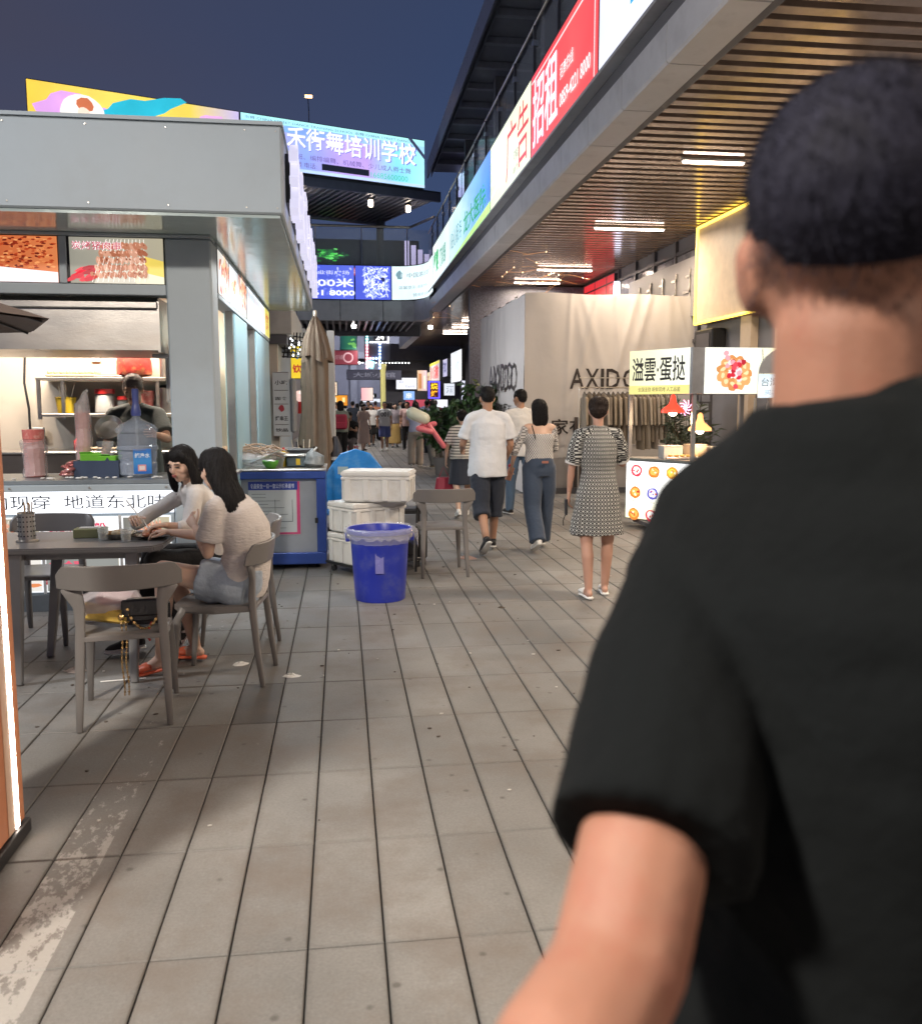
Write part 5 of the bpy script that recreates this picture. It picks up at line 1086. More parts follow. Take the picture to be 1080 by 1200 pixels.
for r_, x0 in ((0, -.112), (1, -.092)):
    for q in range(30): 
        z = .03-q*.0125; lk.lathe([(.0075, -.0015), (.0075, .0015)], 6, M=Matrix.Translation((x0+.004*sin(q*.3), -.078, z)) @ Matrix.Rotation(q % 2*1.2, 4, 'Z') @ Matrix.Rotation(pi/2, 4, 'X') @ Matrix.Diagonal((.7, 1, 1, 1)))
for q in range(22): a = q/21; lk.lathe([(.0075, -.0015), (.0075, .0015)], 6, M=Matrix.Translation((-.08+.15*a, -.068, .09-.10*sin(pi*a)**.7)) @ Matrix.Rotation(q % 2*1.2, 4, 'Z') @ Matrix.Rotation(pi/2, 4, 'X'))
lk.build('chain', gold, t, kind='stuff')
MB().tube([(.03, -.06, .02), (.0, -.07, -.04), (.02, -.08, -.07)], .006, 5).build('red_ribbon', red, t)

# ------------------------------------------------------------------ orange post with light line
t = thing('orange_sign_post', 'orange sign post with a bright upright light line at the left edge', 'sign', (-1.30, 3.2, 0), world=True)
om = pmat('orange_lacquer', (.55, .22, .11), .35, 0, .05, 2)
box('column', om, t, -1.52, -1.163, 2.25, 3.25, .055, 2.3, .004)
box('plinth', M_dark, t, -1.51, -1.148, 2.26, 3.268, 0, .052, .004)
box('light_line', emat('white_light_line', (1, .90, .78), 24), t, -1.1625, -1.158, 3.155, 3.185, .06, 2.25)
box('light_channel', pmat('channel_white', (.6, .4, .28), .4), t, -1.1628, -1.160, 3.09, 3.154, .06, 2.25)
# ================================================================== RIGHT: hoarding, cake cart, clothes, plants
cloth = pmat('hoarding_cloth', (.56, .53, .515), .75, 0, .05, 1.2, .25, 7)
hb = thing('cloth_hoarding', 'tall building hoarding wrapped in creased beige-grey cloth with large dark lettering', 'hoarding', (4.6, 15, 0), world=True)
TY, TX = 15.0, 3.09
def clothwall(name, P, U, w, h, nu, nv, seed, N):
    rnd = random.Random(seed); P = V(P); U = V(U); N = V(N); vs = []; fs = []
    cr = [(rnd.uniform(.1, w-.1), rnd.uniform(-.35, .35), rnd.uniform(.03, .08), rnd.uniform(.004, .016)) for _ in range(int(w*4))]
    for j in range(nv+1):
        for i in range(nu+1):
            u = w*i/nu; v = h*j/nv; d = 0
            for c, sl_, wd_, am in cr:
                q = (u-c-sl_*(v-h))/wd_; d += am*math.exp(-q*q)*(.25+.75*(v/h))
            d += .02*noise.noise(V((u*.8, v*.7, seed)))+.012*noise.noise(V((u*3, v*1.1, seed+5)))
            d = max(min(d, .05), -.02)
            vs.append(P+U*u+V((0, 0, v+(.012*sin(u*4) if j == nv else 0)))+N*d)
    for j in range(nv):
        for i in range(nu): a = j*(nu+1)+i; fs.append((a, a+1, a+nu+2, a+nu+1))
    return MB().add(vs, fs).build(name, cloth, hb, smooth=True)
clothwall('front_cloth', (TX, TY, .02), (1, 0, 0), 3.12, 3.38, 120, 60, 3, (0, -1, 0))
clothwall('side_cloth', (TX, TY+4.8, .02), (0, -1, 0), 4.8, 3.38, 150, 60, 8, (-1, 0, 0))
box('core', pmat('board_core', (.35, .32, .30), .8), hb, TX+.06, TX+3.05, TY+.06, TY+4.7, 0, 3.36); box('top_batten', M_darkwall, hb, TX+3.0, TX+3.14, TY-.01, TY+.1, .02, 3.40)
box('base_board', M_darkwall, hb, TX-.02, TX+3.1, TY-.075, TY-.055, 0, .10); box('dark_gate', pmat('brown_gate', (.06, .045, .04), .6), hb, 3.96, 4.25, TY-.10, TY-.06, .11, 1.32)
ink = '332c2b'
def hletter(tx, u, z, h, w, nm='lettering'):
    p = Print(.0); p.text(tx, u, z, h, ink, .012, w); p.build(nm, FLAT, hb, (TX, TY-.068, 0), (1, 0, 0), (0, 0, 1))
for k, ch in enumerate('AXIDO'): hletter(ch, .78+(0, .265, .54, .64, .93)[k], 1.80, .345, (.25, .25, .06, .24, .27)[k], 'letter')
hletter('阿曦豆', .98, 1.43, .20, .80); hletter('家有', .46, 1.02, .27, .62); hletter('装', 2.22, 1.05, .27, .28)
for tx, u, z, h, w in (('AXIDO', 1.6, 1.78, .52, 2.6), ('阿曦豆', 2.3, 1.30, .26, 1.4)):
    p = Print(.0); p.text(tx, u, z, h, ink, .012, w); p.build('side_lettering', FLAT, hb, (TX-.085, TY+4.8, 0), (0, -1, 0), (0, 0, 1))
for k in range(6): MB().tube([(TX-.055, TY+.4+.85*k, 3.38), (TX-.055, TY+.55+.85*k, 3.38)], .012, 5).build('clip', M_dark, hb)

# cake cart. sign box on posts, lit front below
ck = thing('cake_cart', 'lit cake cart with a brush-lettered sign box on posts and pictures of tarts below', 'food cart', (4.2, 10.6, 0), rz=0, world=True)
A = V((3.60, 10.92, 0)); B = V((4.03, 10.02, 0)); C_ = V((5.1, 10.02, 0))
ab = (B-A); L1 = ab.length; ud = ab.normalized()
sm = pmat('cart_steel', (.30, .31, .33), .35, .6)
M1 = B+V((-.0, 0, 0))
z0, z1 = 1.665, 2.20
# sign box body (quadrilateral plan)
pl = [(A.x, A.y), (B.x, B.y), (B.x+.02, B.y-.02), (B.x+.16, B.y-.02), (C_.x, C_.y), (C_.x, C_.y+.9), (A.x+.1, A.y+.02)]
MB().prism(pl, z0, z1).build('sign_box', sm, ck)
p = Print(.0012); p.grad(0, 0, L1, z1-z0, ['f3efc0', 'fbfdf2'], False); p.rect(0, 0, L1, .105, 'ece08c'); p.text('溢雲·蛋挞', .05, .15, .30, '23211f', .012, L1-.12).text('全国连锁 新鲜现烤 人工品鉴', .16, .03, .055, '4a4630', .0, L1-.3)
N1 = ud.cross(V((0, 0, 1)))
p.build('sign_face', GLOW if False else LIT, ck, A+N1*.004+V((0, 0, z0)), ud, (0, 0, 1))
W2 = C_.x-B.x-.17
p = Print(.0012); p.grad(0, 0, W2, z1-z0, ['f8fbf2', 'f1f6f0', 'f6f2c8'])
random.seed(21)
for a in range(11):
    t_ = 2*pi*a/11; p.blob(.36+.15*cos(t_), .24+.135*sin(t_), .075, .062, random.choice(['c98a50', 'dba066', 'b8743c']), 12, .12, t_).blob(.36+.15*cos(t_), .245+.135*sin(t_), .035, .024, 'f0d4a4', 8, .3, t_+1)
for a in range(26): p.blob(.38+random.gauss(0, .065), .30+random.gauss(0, .075), .034, .03, random.choice(['c8283c', 'e04858', 'f4a0ac', 'b01c30', 'f8d4d8']), 8, .2, random.random()*3)
p.build('sign_face', LIT, ck, (B.x+.165, B.y-.024, z0), (1, 0, 0), (0, 0, 1))
for x, y in ((A.x+.03, A.y+.03), (B.x+.07, B.y+.03), (C_.x-.05, C_.y+.05), (C_.x-.05, C_.y+.8)): box('post', sm, ck, x-.022, x+.022, y-.022, y+.022, .86, z0)
# lower lit box: front-left face
A2 = V((3.56, 10.86, 0)); B2 = V((4.18, 9.92, 0)); L2 = (B2-A2).length; u2 = (B2-A2).normalized(); N2 = u2.cross(V((0, 0, 1)))
MB().prism([(A2.x, A2.y), (B2.x, B2.y), (C_.x+.05, B2.y), (C_.x+.05, A2.y+.1), (A2.x+.1, A2.y+.12)], .10, .845).build('body', sm, ck)
MB().prism([(A2.x-.02, A2.y-.01), (B2.x, B2.y-.04), (C_.x+.08, B2.y-.04), (C_.x+.08, A2.y+.14), (A2.x+.1, A2.y+.15)], .85, .875).build('work_top', M_steel, ck)
p = Print(.0012); p.grad(0, 0, L2-.02, .72, ['f0f0c4', 'fdfef8', 'ffffff'], True)
for r_ in range(3):
    for k in range(4):
        cx = .16+.27*k; cy = .60-.27*r_
        if cy < .05: continue
        c1, c2 = random.choice([('d8902c', 'f2c04a'), ('c8742c', 'e8a850'), ('5858a8', 'd8d0ec'), ('e0b030', 'c84030'), ('d03848', 'f4f0f0')])
        p.blob(cx, cy, .085, .075, c1, 16, .06).blob(cx, cy+.005, .058, .05, c2, 14, .12)
        for q in range(5): p.blob(cx+random.gauss(0, .022), cy+random.gauss(0, .02), .016, .014, random.choice([c1, 'f8e8c0', 'b03828']), 6, .3, up=(q == 4))
        p.text('蛋挞', cx-.035, cy-.12, .022, '6a6a60', 0, .07)
p.build('picture_panel', GLOW, ck, A2+N2*.004+u2*.01+V((0, 0, .115)), u2, (0, 0, 1))
box('skirt', M_darkwall, ck, A2.x+.12, C_.x, B2.y+.12, A2.y+.05, .05, .099)
for x, y in ((3.85, 10.7), (4.4, 10.1), (4.95, 10.75)): MB().lathe([(.012, -.012), (.03, -.012), (.03, .012), (.012, .012)], 12, M=Matrix.Translation((x, y, .031)) @ Matrix.Rotation(pi/2, 4, 'Y')).build('castor', M_blackp, ck)
# goods on cart
paper = pmat('kraft_box', (.50, .42, .32), .7)
for k, (x, y, w_, h_, m_) in enumerate(((4.02, 10.55, .24, .15, M_white), (4.36, 10.6, .22, .16, paper), (4.62, 10.65, .2, .13, M_white))):
    t = thing('cake_box', ['white cake box, left of the three on the cake cart', 'brown kraft cake box between the two white ones', 'white cake box, right of the brown one on the cake cart'][k], 'box', (x, y, .876), .1*k, 'cake boxes on the cart')
    MB().box(-w_/2, w_/2, -.1, .1, 0, h_).build('box', m_, t, .004); MB().box(-w_/2-.003, w_/2+.003, -.103, .103, h_+.001, h_+.012).build('lid', m_, t, .003)
t = thing('baking_tray', 'long shallow tray of tarts at the front of the cake cart', 'tray', (4.15, 10.3, .876), -.35); MB().box(-.26, .26, -.10, .10, 0, .03).build('tray', M_steel, t, .006); MB().box(-.25, .25, -.09, .09, .0305, .036).build('liner_paper', M_white, t)
for a in range(7):
    for b in range(2): MB().lathe([(.022, 0), (.03, .018), (.02, .02)], 10, (-.21+.07*a, -.04+.08*b, .037)).build('tart', pmat('custard', (.70, .45, .12), .3), t)
t = thing('display_lid', 'clear plastic display cover on the right of the cake cart', 'cover', (4.75, 10.25, .876)); MB().loft([(-.25, 0, .01), (-.22, 0, .08), (.2, 0, .10), (.25, 0, .01)], [(.12, .01), (.12, .05), (.12, .05), (.12, .01)], (0, 1, 0), 10).build('cover', M_clear, t)
# pendant heat lamps
def pend(label, loc, col, glow, mat_n):
    t = thing('heat_lamp', label, 'lamp', loc, group='heat lamps of the cake cart')
    smoothme(MB().lathe([(.03, .17), (.045, .12), (.055, .10), (.135, .035), (.14, .0), (.128, .002), (.05, .09), (.0, .10)], 24).build('shade', mat_n, t), .6)
    MB().ell((0, 0, .0), (.05, .05, .04), 14).build('bulb', emat('lamp_bulb', (1, .78, .5), 14), t, smooth=True); MB().tube([(0, 0, .17), (0, 0, 1.665-loc[2])], .006, 6).build('cord', M_dark, t); MB().lathe([(.035, .16), (.03, .2), (.01, .22)], 12).build('cap', mat_n, t)
    l = bpy.data.lights.new('lamp_glow', 'POINT'); l.energy = 9; l.color = (1, .68, .36); l.shadow_soft_size = .05; o = bpy.data.objects.new('lamp_glow', l); o.location = (loc[0], loc[1], loc[2]-.07); COL.objects.link(o)
redl = emat('red_lamp_shade', (.95, .06, .03), 1.3); oral = emat('orange_lamp_shade', (1, .42, .14), 1.5)
pend('red bell-shaped heat lamp of the cake cart, the higher one', (3.96, 10.35, 1.44), 0, 0, redl)
pend('orange bell-shaped heat lamp of the cake cart, the lower one', (4.33, 10.4, 1.22), 0, 0, oral)
t = thing('pink_neon_flower', 'small pink and white neon flower beside the heat lamps', 'neon sign', (4.3, 10.8, 1.5)); m_ = MB()
for q in range(9): a = q*.7; m_.tube([(.0, 0, 0), (.05*cos(a), .01, .06*sin(a)), (.09*cos(a+.5), 0, .10*sin(a+.5))], .006, 5)
m_.build('tube', emat('pink_neon', (1, .35, .6), 3), t, kind='stuff')
t = thing('hanging_menu_card', 'small pale blue hand-written card hung at the right of the cake cart', 'sign', (5.0, 9.9, 1.6), world=True)
p = Print(.001); p.grad(0, 0, .75, .27, ['d8ecf8', 'e8f6fc', 'c8e4f4'], True).text('台湾手作蛋挞', .04, .13, .10, '3a4654', .0, .66).text('买二送一 4元', .08, .035, .055, '7a94b0', 0, .5)
p.build('card', LIT, t, (4.83, 9.93, 1.62), (1, 0, 0), (0, 0, 1)); box('backing', M_white, t, 4.83, 5.58, 9.934, 9.95, 1.615, 1.895); MB().tube([(4.9, 9.95, 1.89), (4.9, 10.0, 2.2)], .004, 4).build('string', M_dark, t)
t = thing('grey_parasol', 'half-round grey parasol panel above the hand-written card', 'parasol', (5.1, 10.0, 1.9), world=True)
MB().prism([(5.18+.33*cos(a), 1.90+.30*sin(a)) for a in np.linspace(0, pi, 14)], -9.98, -9.95, M=Matrix.Rotation(pi/2, 4, 'X')).build('panel', pmat('parasol_grey', (.27, .28, .30), .5), t)
# clothes rack and garments
t0 = thing('clothes_rack', 'thin metal clothes rail standing before the hoarding', 'clothes rack', (4.5, 13.6, 0), world=True)
for x in (3.68, 5.15): MB().tube([(x, 13.6, 1.80), (x, 13.6, .04)], .012, 6).build('upright', M_steel, t0); MB().tube([(x, 13.3, .03), (x, 13.9, .03)], .012, 6).build('foot', M_steel, t0)
MB().tube([(3.66, 13.6, 1.80), (5.17, 13.6, 1.80)], .012, 6).build('rail', M_steel, t0); MB().tube([(3.68, 13.6, 1.95), (5.0, 13.6, 1.95)], .008, 6).build('top_rail', M_steel, t0)
GC = [(.30, .25, .19), (.36, .31, .25), (.25, .20, .15), (.33, .28, .23), (.40, .35, .29), (.20, .17, .14)]
wr = ['first', 'second', 'third', 'fourth', 'fifth', 'sixth', 'seventh', 'eighth', 'ninth', 'tenth', 'eleventh', 'twelfth', 'thirteenth', 'fourteenth', 'fifteenth', 'sixteenth', 'seventeenth', 'eighteenth']
for k in range(18):
    x = 3.76+.077*k; gm = pmat('garment_%d' % (k % 6), GC[k % 6], .85, 0, .1, 4, .4, 30)
    t = thing('hanging_garment', wr[k]+' beige garment from the left on the clothes rail', 'garment', (x, 13.6, 1.78), random.uniform(-.1, .1), 'garments on the clothes rail')
    L = random.uniform(.75, .98)
    smoothme(MB().loft([(0, 0, -.06), (0, 0, -.10), (0, 0, -.16), (0, 0, -L*.5), (0, 0, -L)], [(.03, .012), (.12, .018), (.20, .026), (.17, .03), (.22, .034)], (0, 1, 0), 12).build('cloth', gm, t)); 
    for s_ in (-1, 1): MB().cap((0, s_*.17, -.16), (0, s_*.24, -.55), .03, .022, 6).build('sleeve', gm, t, smooth=True)
    MB().tube([(0, -.15, -.10), (0, 0, -.045), (0, .15, -.10)], .006, 5).build('hanger', wood if False else M_dark, t); MB().tube([(0, 0, -.045), (0, 0, .012), (0, .018, .028)], .004, 5).build('hook', M_steel, t)
t = thing('white_dress_form', 'pale garment on a stand with dark trousers at the shop entrance', 'garment', (5.55, 10.9, 0)); wh = pmat('white_cotton', (.66, .64, .62), .8, 0, .05, 5, .4, 25)
smoothme(MB().loft([(0, 0, 1.62), (0, 0, 1.55), (0, 0, 1.35), (0, 0, 1.1)], [(.04, .04), (.12, .07), (.14, .09), (.20, .12)], (1, 0, 0), 14).build('blouse', wh, t)); MB().tube([(0, 0, .03), (0, 0, 1.66)], .015).build('stand', M_dark, t); MB().lathe([(.16, 0), (.16, .02), (.02, .04)], 16).build('foot', M_dark, t)
smoothme(MB().loft([(-.02, 0, 1.1), (-.04, 0, .8), (-.05, 0, .45)], [(.12, .08), (.09, .07), (.08, .06)], (1, 0, 0), 12).build('trousers', M_blackp, t))
MB().tube([(-.28, 0, .02), (-.28, 0, 1.62)], .02, 6).build('upright', M_white, t)
t = thing('ladder_shelf', 'grey ladder-like rack of small frames beyond the heat lamps', 'rack', (5.5, 13.2, 0)); 
for x in (-.16, .16): MB().box(x-.015, x+.015, -.02, .02, 0, 2.15).build('upright', fr, t)
for z in np.arange(.3, 2.1, .28): MB().box(-.143, .143, -.02, .02, z, z+.16).build('frame', fr, t); MB().box(-.11, .11, -.026, -.0205, z+.03, z+.13).build('pane', cgrey, t)
box('door_leaf', M_darkwall, wall, WX-.08, WX-.003, 13.0, 13.9, 0, 2.2)

# plants
leafm = pmat('leaf_green', (.035, .075, .022), .45, 0, .45, 9)
leafg = pmat('leaf_grey_green', (.07, .09, .06), .5, 0, .4, 9)
leafy = pmat('leaf_yellow_green', (.20, .22, .05), .5, 0, .4, 9)
def plant(label, loc, h, r, n, lm, pot_r=.17, leaf=(.10, .03), up=.4, cat='plant', crown_h=None):
    t = thing('potted_plant', label, cat, loc)
    ph = pot_r*1.5
    MB().lathe([(pot_r*.75, 0), (pot_r, ph), (pot_r*1.06, ph), (pot_r*1.06, ph+.02), (pot_r*.9, ph+.02), (pot_r*.85, ph-.03)], 18).build('pot', pmat('pot_grey', (.16, .15, .14), .6), t)
    st = MB(); lf = MB(); rnd = random.Random(hash(label) % 1000 if False else len(label)*7+int(h*100))
    nb = max(6, n//40); tips = []
    for b in range(nb):
        a = rnd.random()*2*pi; q = rnd.uniform(.25, 1)*r; e_ = V((cos(a)*q, sin(a)*q, ph+(h-ph)*rnd.uniform(.35, 1))); s_ = V((cos(a)*pot_r*.3, sin(a)*pot_r*.3, ph-.02)); m_ = (s_+e_)/2+V((0, 0, .12*h)); st.loft([s_, m_, e_], [.010, .007, .003], None, 5); tips.append((s_, m_, e_))
    for k in range(n):
        s_, m_, e_ = tips[k % nb]; f = rnd.uniform(.25, 1.05); p_ = (s_*(1-f)*(1-f)+m_*2*f*(1-f)+e_*f*f); d = V((rnd.gauss(0, 1), rnd.gauss(0, 1), rnd.gauss(up, .7))).normalized()
        L = leaf[0]*rnd.uniform(.6, 1.3); w_ = leaf[1]*rnd.uniform(.7, 1.2); s2 = d.cross(V((rnd.gauss(0, 1), rnd.gauss(0, 1), rnd.gauss(0, 1)))).normalized(); n2 = d.cross(s2)
        o_ = p_+V((rnd.gauss(0, .03), rnd.gauss(0, .03), rnd.gauss(0, .03)))
        lf.add([o_, o_+d*L*.4+s2*w_+n2*w_*.3, o_+d*L-V((0, 0, L*.2)), o_+d*L*.4-s2*w_+n2*w_*.3], [(0, 1, 2), (0, 2, 3)])
    st.build('stem', pmat('stem_brown', (.10, .075, .045), .8), t); lf.build('leaves', lm, t, kind='stuff'); return t
plant('grey-green bushy plant behind the heat lamps of the cake cart', (5.0, 12.4, 0), 1.55, .55, 900, leafg, .2, (.20, .014), .6)
plant('yellow-green narrow-leaved plant right of the cart near the man\'s shoulder', (5.75, 10.6, 0), 1.65, .28, 500, leafy, .16, (.16, .018), .7)
plant('large dark leafy plant beside the walking couple under the arcade', (2.75, 17.6, 0), 2.0, .62, 1500, leafm, .28, (.15, .045), .2)
plant('lower dark bush left of the large plant under the arcade', (2.2, 19.2, 0), 1.5, .55, 900, leafm, .25, (.14, .045), .2)
plant('lighter green plant against the corner of the hoarding', (2.95, 14.6, 0) if False else (3.35, 20.6, 0), 2.0, .45, 700, pmat('leaf_mid_green', (.09, .13, .03), .5, 0, .4, 9), .22, (.15, .045), .2)

# ================================================================== FAR END OF THE LANE
far = thing('far_block', 'dark far building closing the lane with dim signs', 'building', (0, 56, 0), world=True)
box('facade', pmat('far_facade', (.16, .16, .20), .6, 0, .3, .3), far, -30, 14, 58, 60, 0, 11)
box('ledge', pmat('far_ledge', (.20, .20, .24), .5), far, -30, 14, 57.4, 57.98, 4.4, 4.8); box('ledge', MATS['far_ledge'], far, -30, 14, 57.5, 57.98, 8.6, 8.9)
for x in np.arange(-18, 12, 3.1): box('pillar', MATS['far_ledge'], far, x, x+.4, 57.6, 57.97, 0, 4.39)
def fsign(name, label, x0, x1, z0_, z1_, y, fn, mat=LIT, dep=.15, facing=None, cat='sign'):
    t = thing(name, label, cat, ((x0+x1)/2, y, z0_), world=True); p = Print(.006); fn(p, x1-x0, z1_-z0_)
    p.build('sign_face', mat, t, (x0, y-.01, z0_), (1, 0, 0), (0, 0, 1)); box('sign_box', M_dark, t, x0-.02, x1+.02, y, y+dep, z0_-.02, z1_+.02); return t
# positions worked out from the street geometry
fsign('lit_white_sign', 'blank-looking white lit sign at the far end of the lane', 2.8, 3.85, 2.29, 2.86, 46, lambda p, w, h: p.rect(0, 0, w, h, 'f4f6ff').text('街区', .15, .3, .14, '8890a0', 0, .25).text('欢迎光临', .45, .08, .12, '9098a8', 0, .5))
box('end_wall', pmat('end_wall_blue', (.12, .125, .16), .6), far, 2.0, 12, 46.3, 46.6, 0, 4.6)
fsign('green_screen', 'dim green picture screen above the left side of the lane', .0, .68, 3.83, 4.4, 38.5, lambda p, w, h: [p.grad(0, 0, w, h, ['2a5c60', '3f8a6a', '3c7a6a'])]+[p.blob(random.uniform(.4, w-.1), random.uniform(.1, .4), .1, .06, '8fe07a', 6, .4) for q in range(7)], DIM, cat='screen')
fsign('red_shop_sign', 'dull red shop fascia with a round emblem under the green screen', -.6, .72, 3.2, 3.78, 38.5, lambda p, w, h: p.rect(0, 0, w, h, '7c3440').blob(w-.4, h/2, .22, .22, 'c8a0a8', 16, .02).blob(w-.4, h/2, .16, .16, '7c3440', 16, .02).text('老城铺', .1, .2, .2, 'a88088', 0, .6), DIM)
fsign('grey_sign_band', 'grey band of faint lettering across the far lane', .3, 3.0, 2.75, 3.2, 45, lambda p, w, h: p.rect(0, 0, w, h, '4c4c5c').text('大城小馆', .3, .1, .25, '8c8c9c', .02, w-.6), DIM)
fsign('white_text_sign', 'small white lit shop name at the end of the lane', 1.02, 1.8, 1.88, 2.05, 47, lambda p, w, h: p.text('鲜烤鱿鱼', .1, .0, h, 'ffffff', .04, w-.2), GLOW)
fsign('white_light_band', 'white lit counter band under the small shop name', 1.0, 2.2, 1.62, 1.80, 47, lambda p, w, h: p.rect(0, 0, w, h, 'e8ecf8'))
fsign('red_counter', 'small red counter with a white lamp at the far right of the lane', 3.2, 4.6, 1.3, 1.75, 45, lambda p, w, h: p.rect(0, 0, w, h, 'b04858'), LIT)
# row of spotlights on a truss
t = thing('spot_row', 'row of tiny white lights across the far lane', 'lights', (2.3, 44, 3.5), world=True)
MB().tube([(-1, 44, 3.6), (5, 44, 3.6)], .05, 6).build('bar', M_dark, t); b_ = MB()
for q in range(16): b_.ell((.9+.16*q, 43.9, 3.52), (.05 if q == 0 else .022,)*3, 6)
b_.build('lamp', emat('white_spot', (1, 1, 1), 8), t, kind='stuff')
# hanging dotted frame sign with 24
t = thing('dotted_light_sign', 'hanging frame of red, blue and white light dots with the number 24', 'neon sign', (1.3, 31, 4), world=True)
def at31(px, py, Y=34.0):
    a = (px-540)/1040; b = -(py-600)/1040
    r = V((sin(YAW)*cos(PITCH), cos(YAW)*cos(PITCH), -sin(PITCH)))+V((cos(YAW), -sin(YAW), 0))*a+V((sin(YAW)*sin(PITCH), cos(YAW)*sin(PITCH), cos(PITCH)))*b
    k = Y/r.y; return V((r.x*k, Y, 1.55+r.z*k))
def dots(name, pts, col, r=.045, st=5):
    b_ = MB()
    for q in pts: b_.ell(q, (r, r*.6, r), 6)
    b_.build(name, emat(name+'_col', col, st), t, kind='stuff')
g1 = [at31(430, 390+3.7*k) for k in range(12)]; g2 = [at31(445, 403+4*k) for k in range(8)]; g3 = [at31(430+3.6*k, 420) for k in range(5)]; g4 = [at31(434+2.7*k, 391) for k in range(8)]+[at31(434+2.7*k, 401) for k in range(8)]
dots('red_dots', g1[4:]+g3[:2], (1, .25, .3)); dots('blue_dots', g2+g3[2:], (.3, .45, 1)); dots('white_dots', g4+[at31(455, 391+2.5*k) for k in range(5)], (.9, .9, 1), .03); dots('cyan_dots', g1[:4], (.3, .9, .95))
p = Print(.006); o_ = at31(438, 400); p.rect(0, 0, .45, .30, '15151c').text('24', .06, .04, .22, 'ffffff', .04, .33); p.build('number_panel', GLOW, t, o_+V((0, -.1, 0)), (1, 0, 0), (0, 0, 1))
a1, a2 = at31(427, 422), at31(457, 387); box('frame_board', M_darkwall, t, a1.x, a2.x, 34.08, 34.16, a1.z, a2.z); MB().tube([(a1.x+.5, 34.1, a2.z), (a1.x+.5, 34.1, a2.z+.6)], .02).build('hanger', M_dark, t)
t = thing('turquoise_cube_lamp', 'small turquoise lit cube hanging under the dotted light sign', 'lamp', tuple(at31(434, 427)))
MB().box(-.14, .14, -.14, .14, -.14, .14, M=Matrix.Rotation(.25, 4, 'Y')).build('cube', emat('turquoise_glow', (.35, .85, .95), 1.4), t, .02); MB().box(-.10, .10, -.15, -.141, -.10, .10, M=Matrix.Rotation(.25, 4, 'Y')).build('face', emat('pale_turquoise', (.75, .98, 1), 1.3), t); MB().tube([(0, 0, .14), (0, 0, 1.0)], .01, 5).build('cord', M_dark, t)
# lit yellow column with arch at the end of the left fascia
t = thing('yellow_lit_column', 'slim yellow-lit column at the far left edge of the arcade', 'column', (1.85, 40, 0))
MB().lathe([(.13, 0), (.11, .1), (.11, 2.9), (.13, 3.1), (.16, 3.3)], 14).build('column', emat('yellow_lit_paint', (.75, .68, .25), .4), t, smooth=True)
# the fascia goes on beyond the bridge, lower and lit pale
f2 = thing('far_fascia', 'pale lit continuation of the arcade fascia beyond the footbridge', 'fascia', (2.7, 36, 4), world=True)
for k in range(5): box('fascia_panel', M_alu, f2, FX+.0, FX+.30, 33.3+1.6*k, 34.88+1.6*k, 4.05, 4.6, .006)
# right-hand far shop signs along X ~ 5
def rsign(name, label, x, y0, y1, z0_, z1_, fn, mat=LIT, cat='sign', dep=.14):
    t = thing(name, label, cat, (x, (y0+y1)/2, z0_), world=True); p = Print(.004); fn(p, y1-y0, z1_-z0_)
    p.build('sign_face', mat, t, (x-.01, y1, z0_), (0, -1, 0), (0, 0, 1)); box('sign_box', M_dark, t, x, x+dep, y0, y1, z0_-.02, z1_+.02)
rsign('white_shop_sign', 'large white lit shop sign with grey print under the far arcade', 4.75, 35.3, 38.8, 2.45, 3.7, lambda p, w, h: p.grad(0, 0, w, h, ['eef4fb', 'f6fafe']).text('川小馆', 1.2, .45, .4, '9ab0b8', 0, 1.5).text('欢迎', 1.6, .15, .15, 'a0a8b0', 0, .6), LIT)
rsign('red_character_sign', 'sign with big red characters and yellow top edge far down the arcade', 4.3, 39.2, 43.6, 2.55, 3.45, lambda p, w, h: p.grad(0, 0, w, h, ['d8c4b8', 'c8b8c0']).rect(0, h-.12, w, h, 'e8d850').text('川渝', .5, .12, .62, 'd81c1c', .02, w-.9), LIT)
rsign('violet_white_sign', 'narrow white and violet sign between the red and the large white sign', 4.6, 38.9, 41.0, 2.75, 3.5, lambda p, w, h: p.rect(0, 0, w, h, 'c8c4e4').text('茶饮', .3, .15, .5, '5c5c88', .03, w-.6), LIT)
fsign('upright_neon_sign', 'upright sign with yellow characters edged in blue and pink light', 3.28, 3.74, 1.74, 2.40, 34, lambda p, w, h: p.rect(0, 0, w, h, '6a5cf0').rect(.07, .05, w-.07, h-.05, '381018').text('烧', .10, .35, .24, 'ffcf2a', .02, .27).text('烤', .10, .07, .24, 'ffb02a', .02, .27), GLOW)
fsign('pale_poster_sign', 'pink and cream lit posters left of the red character sign', 3.55, 4.0, 2.15, 3.1, 42, lambda p, w, h: p.grad(0, 0, w, h, ['d8b890', 'e8c8d0']).rect(.3, .1, .38, .7, 'fff6d8').rect(.06, .1, .2, .8, 'c88858'), LIT)
fsign('white_panel_sign', 'white lit panel above the plants under the arcade', 3.9, 4.5, 1.38, 1.72, 38, lambda p, w, h: p.rect(0, 0, w, h, 'f6f6ff'), LIT)
fsign('small_white_panel', 'second small white lit panel near the upright neon sign', 4.35, 4.8, 1.9, 2.4, 38, lambda p, w, h: p.rect(0, 0, w, h, 'dfe4ee').text('酒', .1, .1, .3, '98a0b0', .02), LIT)
fsign('narrow_tube_sign', 'narrow upright white light on the dark wall beyond the hoarding', 4.03, 4.15, 1.6, 2.32, 30, lambda p, w, h: p.rect(0, 0, w, h, 'e6e8ff'), LIT)
dk = thing('perforated_wall', 'dark speckled side wall just beyond the cloth hoarding', 'wall', (4.7, 23, 0), world=True)
box('wall_face', pmat('speckled_dark', (.055, .06, .085), .5, 0, .6, 28), dk, 3.14, 6.1, 21.9, 22.1, 0, 4.4); box('wall_side', MATS['far_ledge'], dk, 4.3, 6.08, 22.15, 30.2, 0, 4.4)
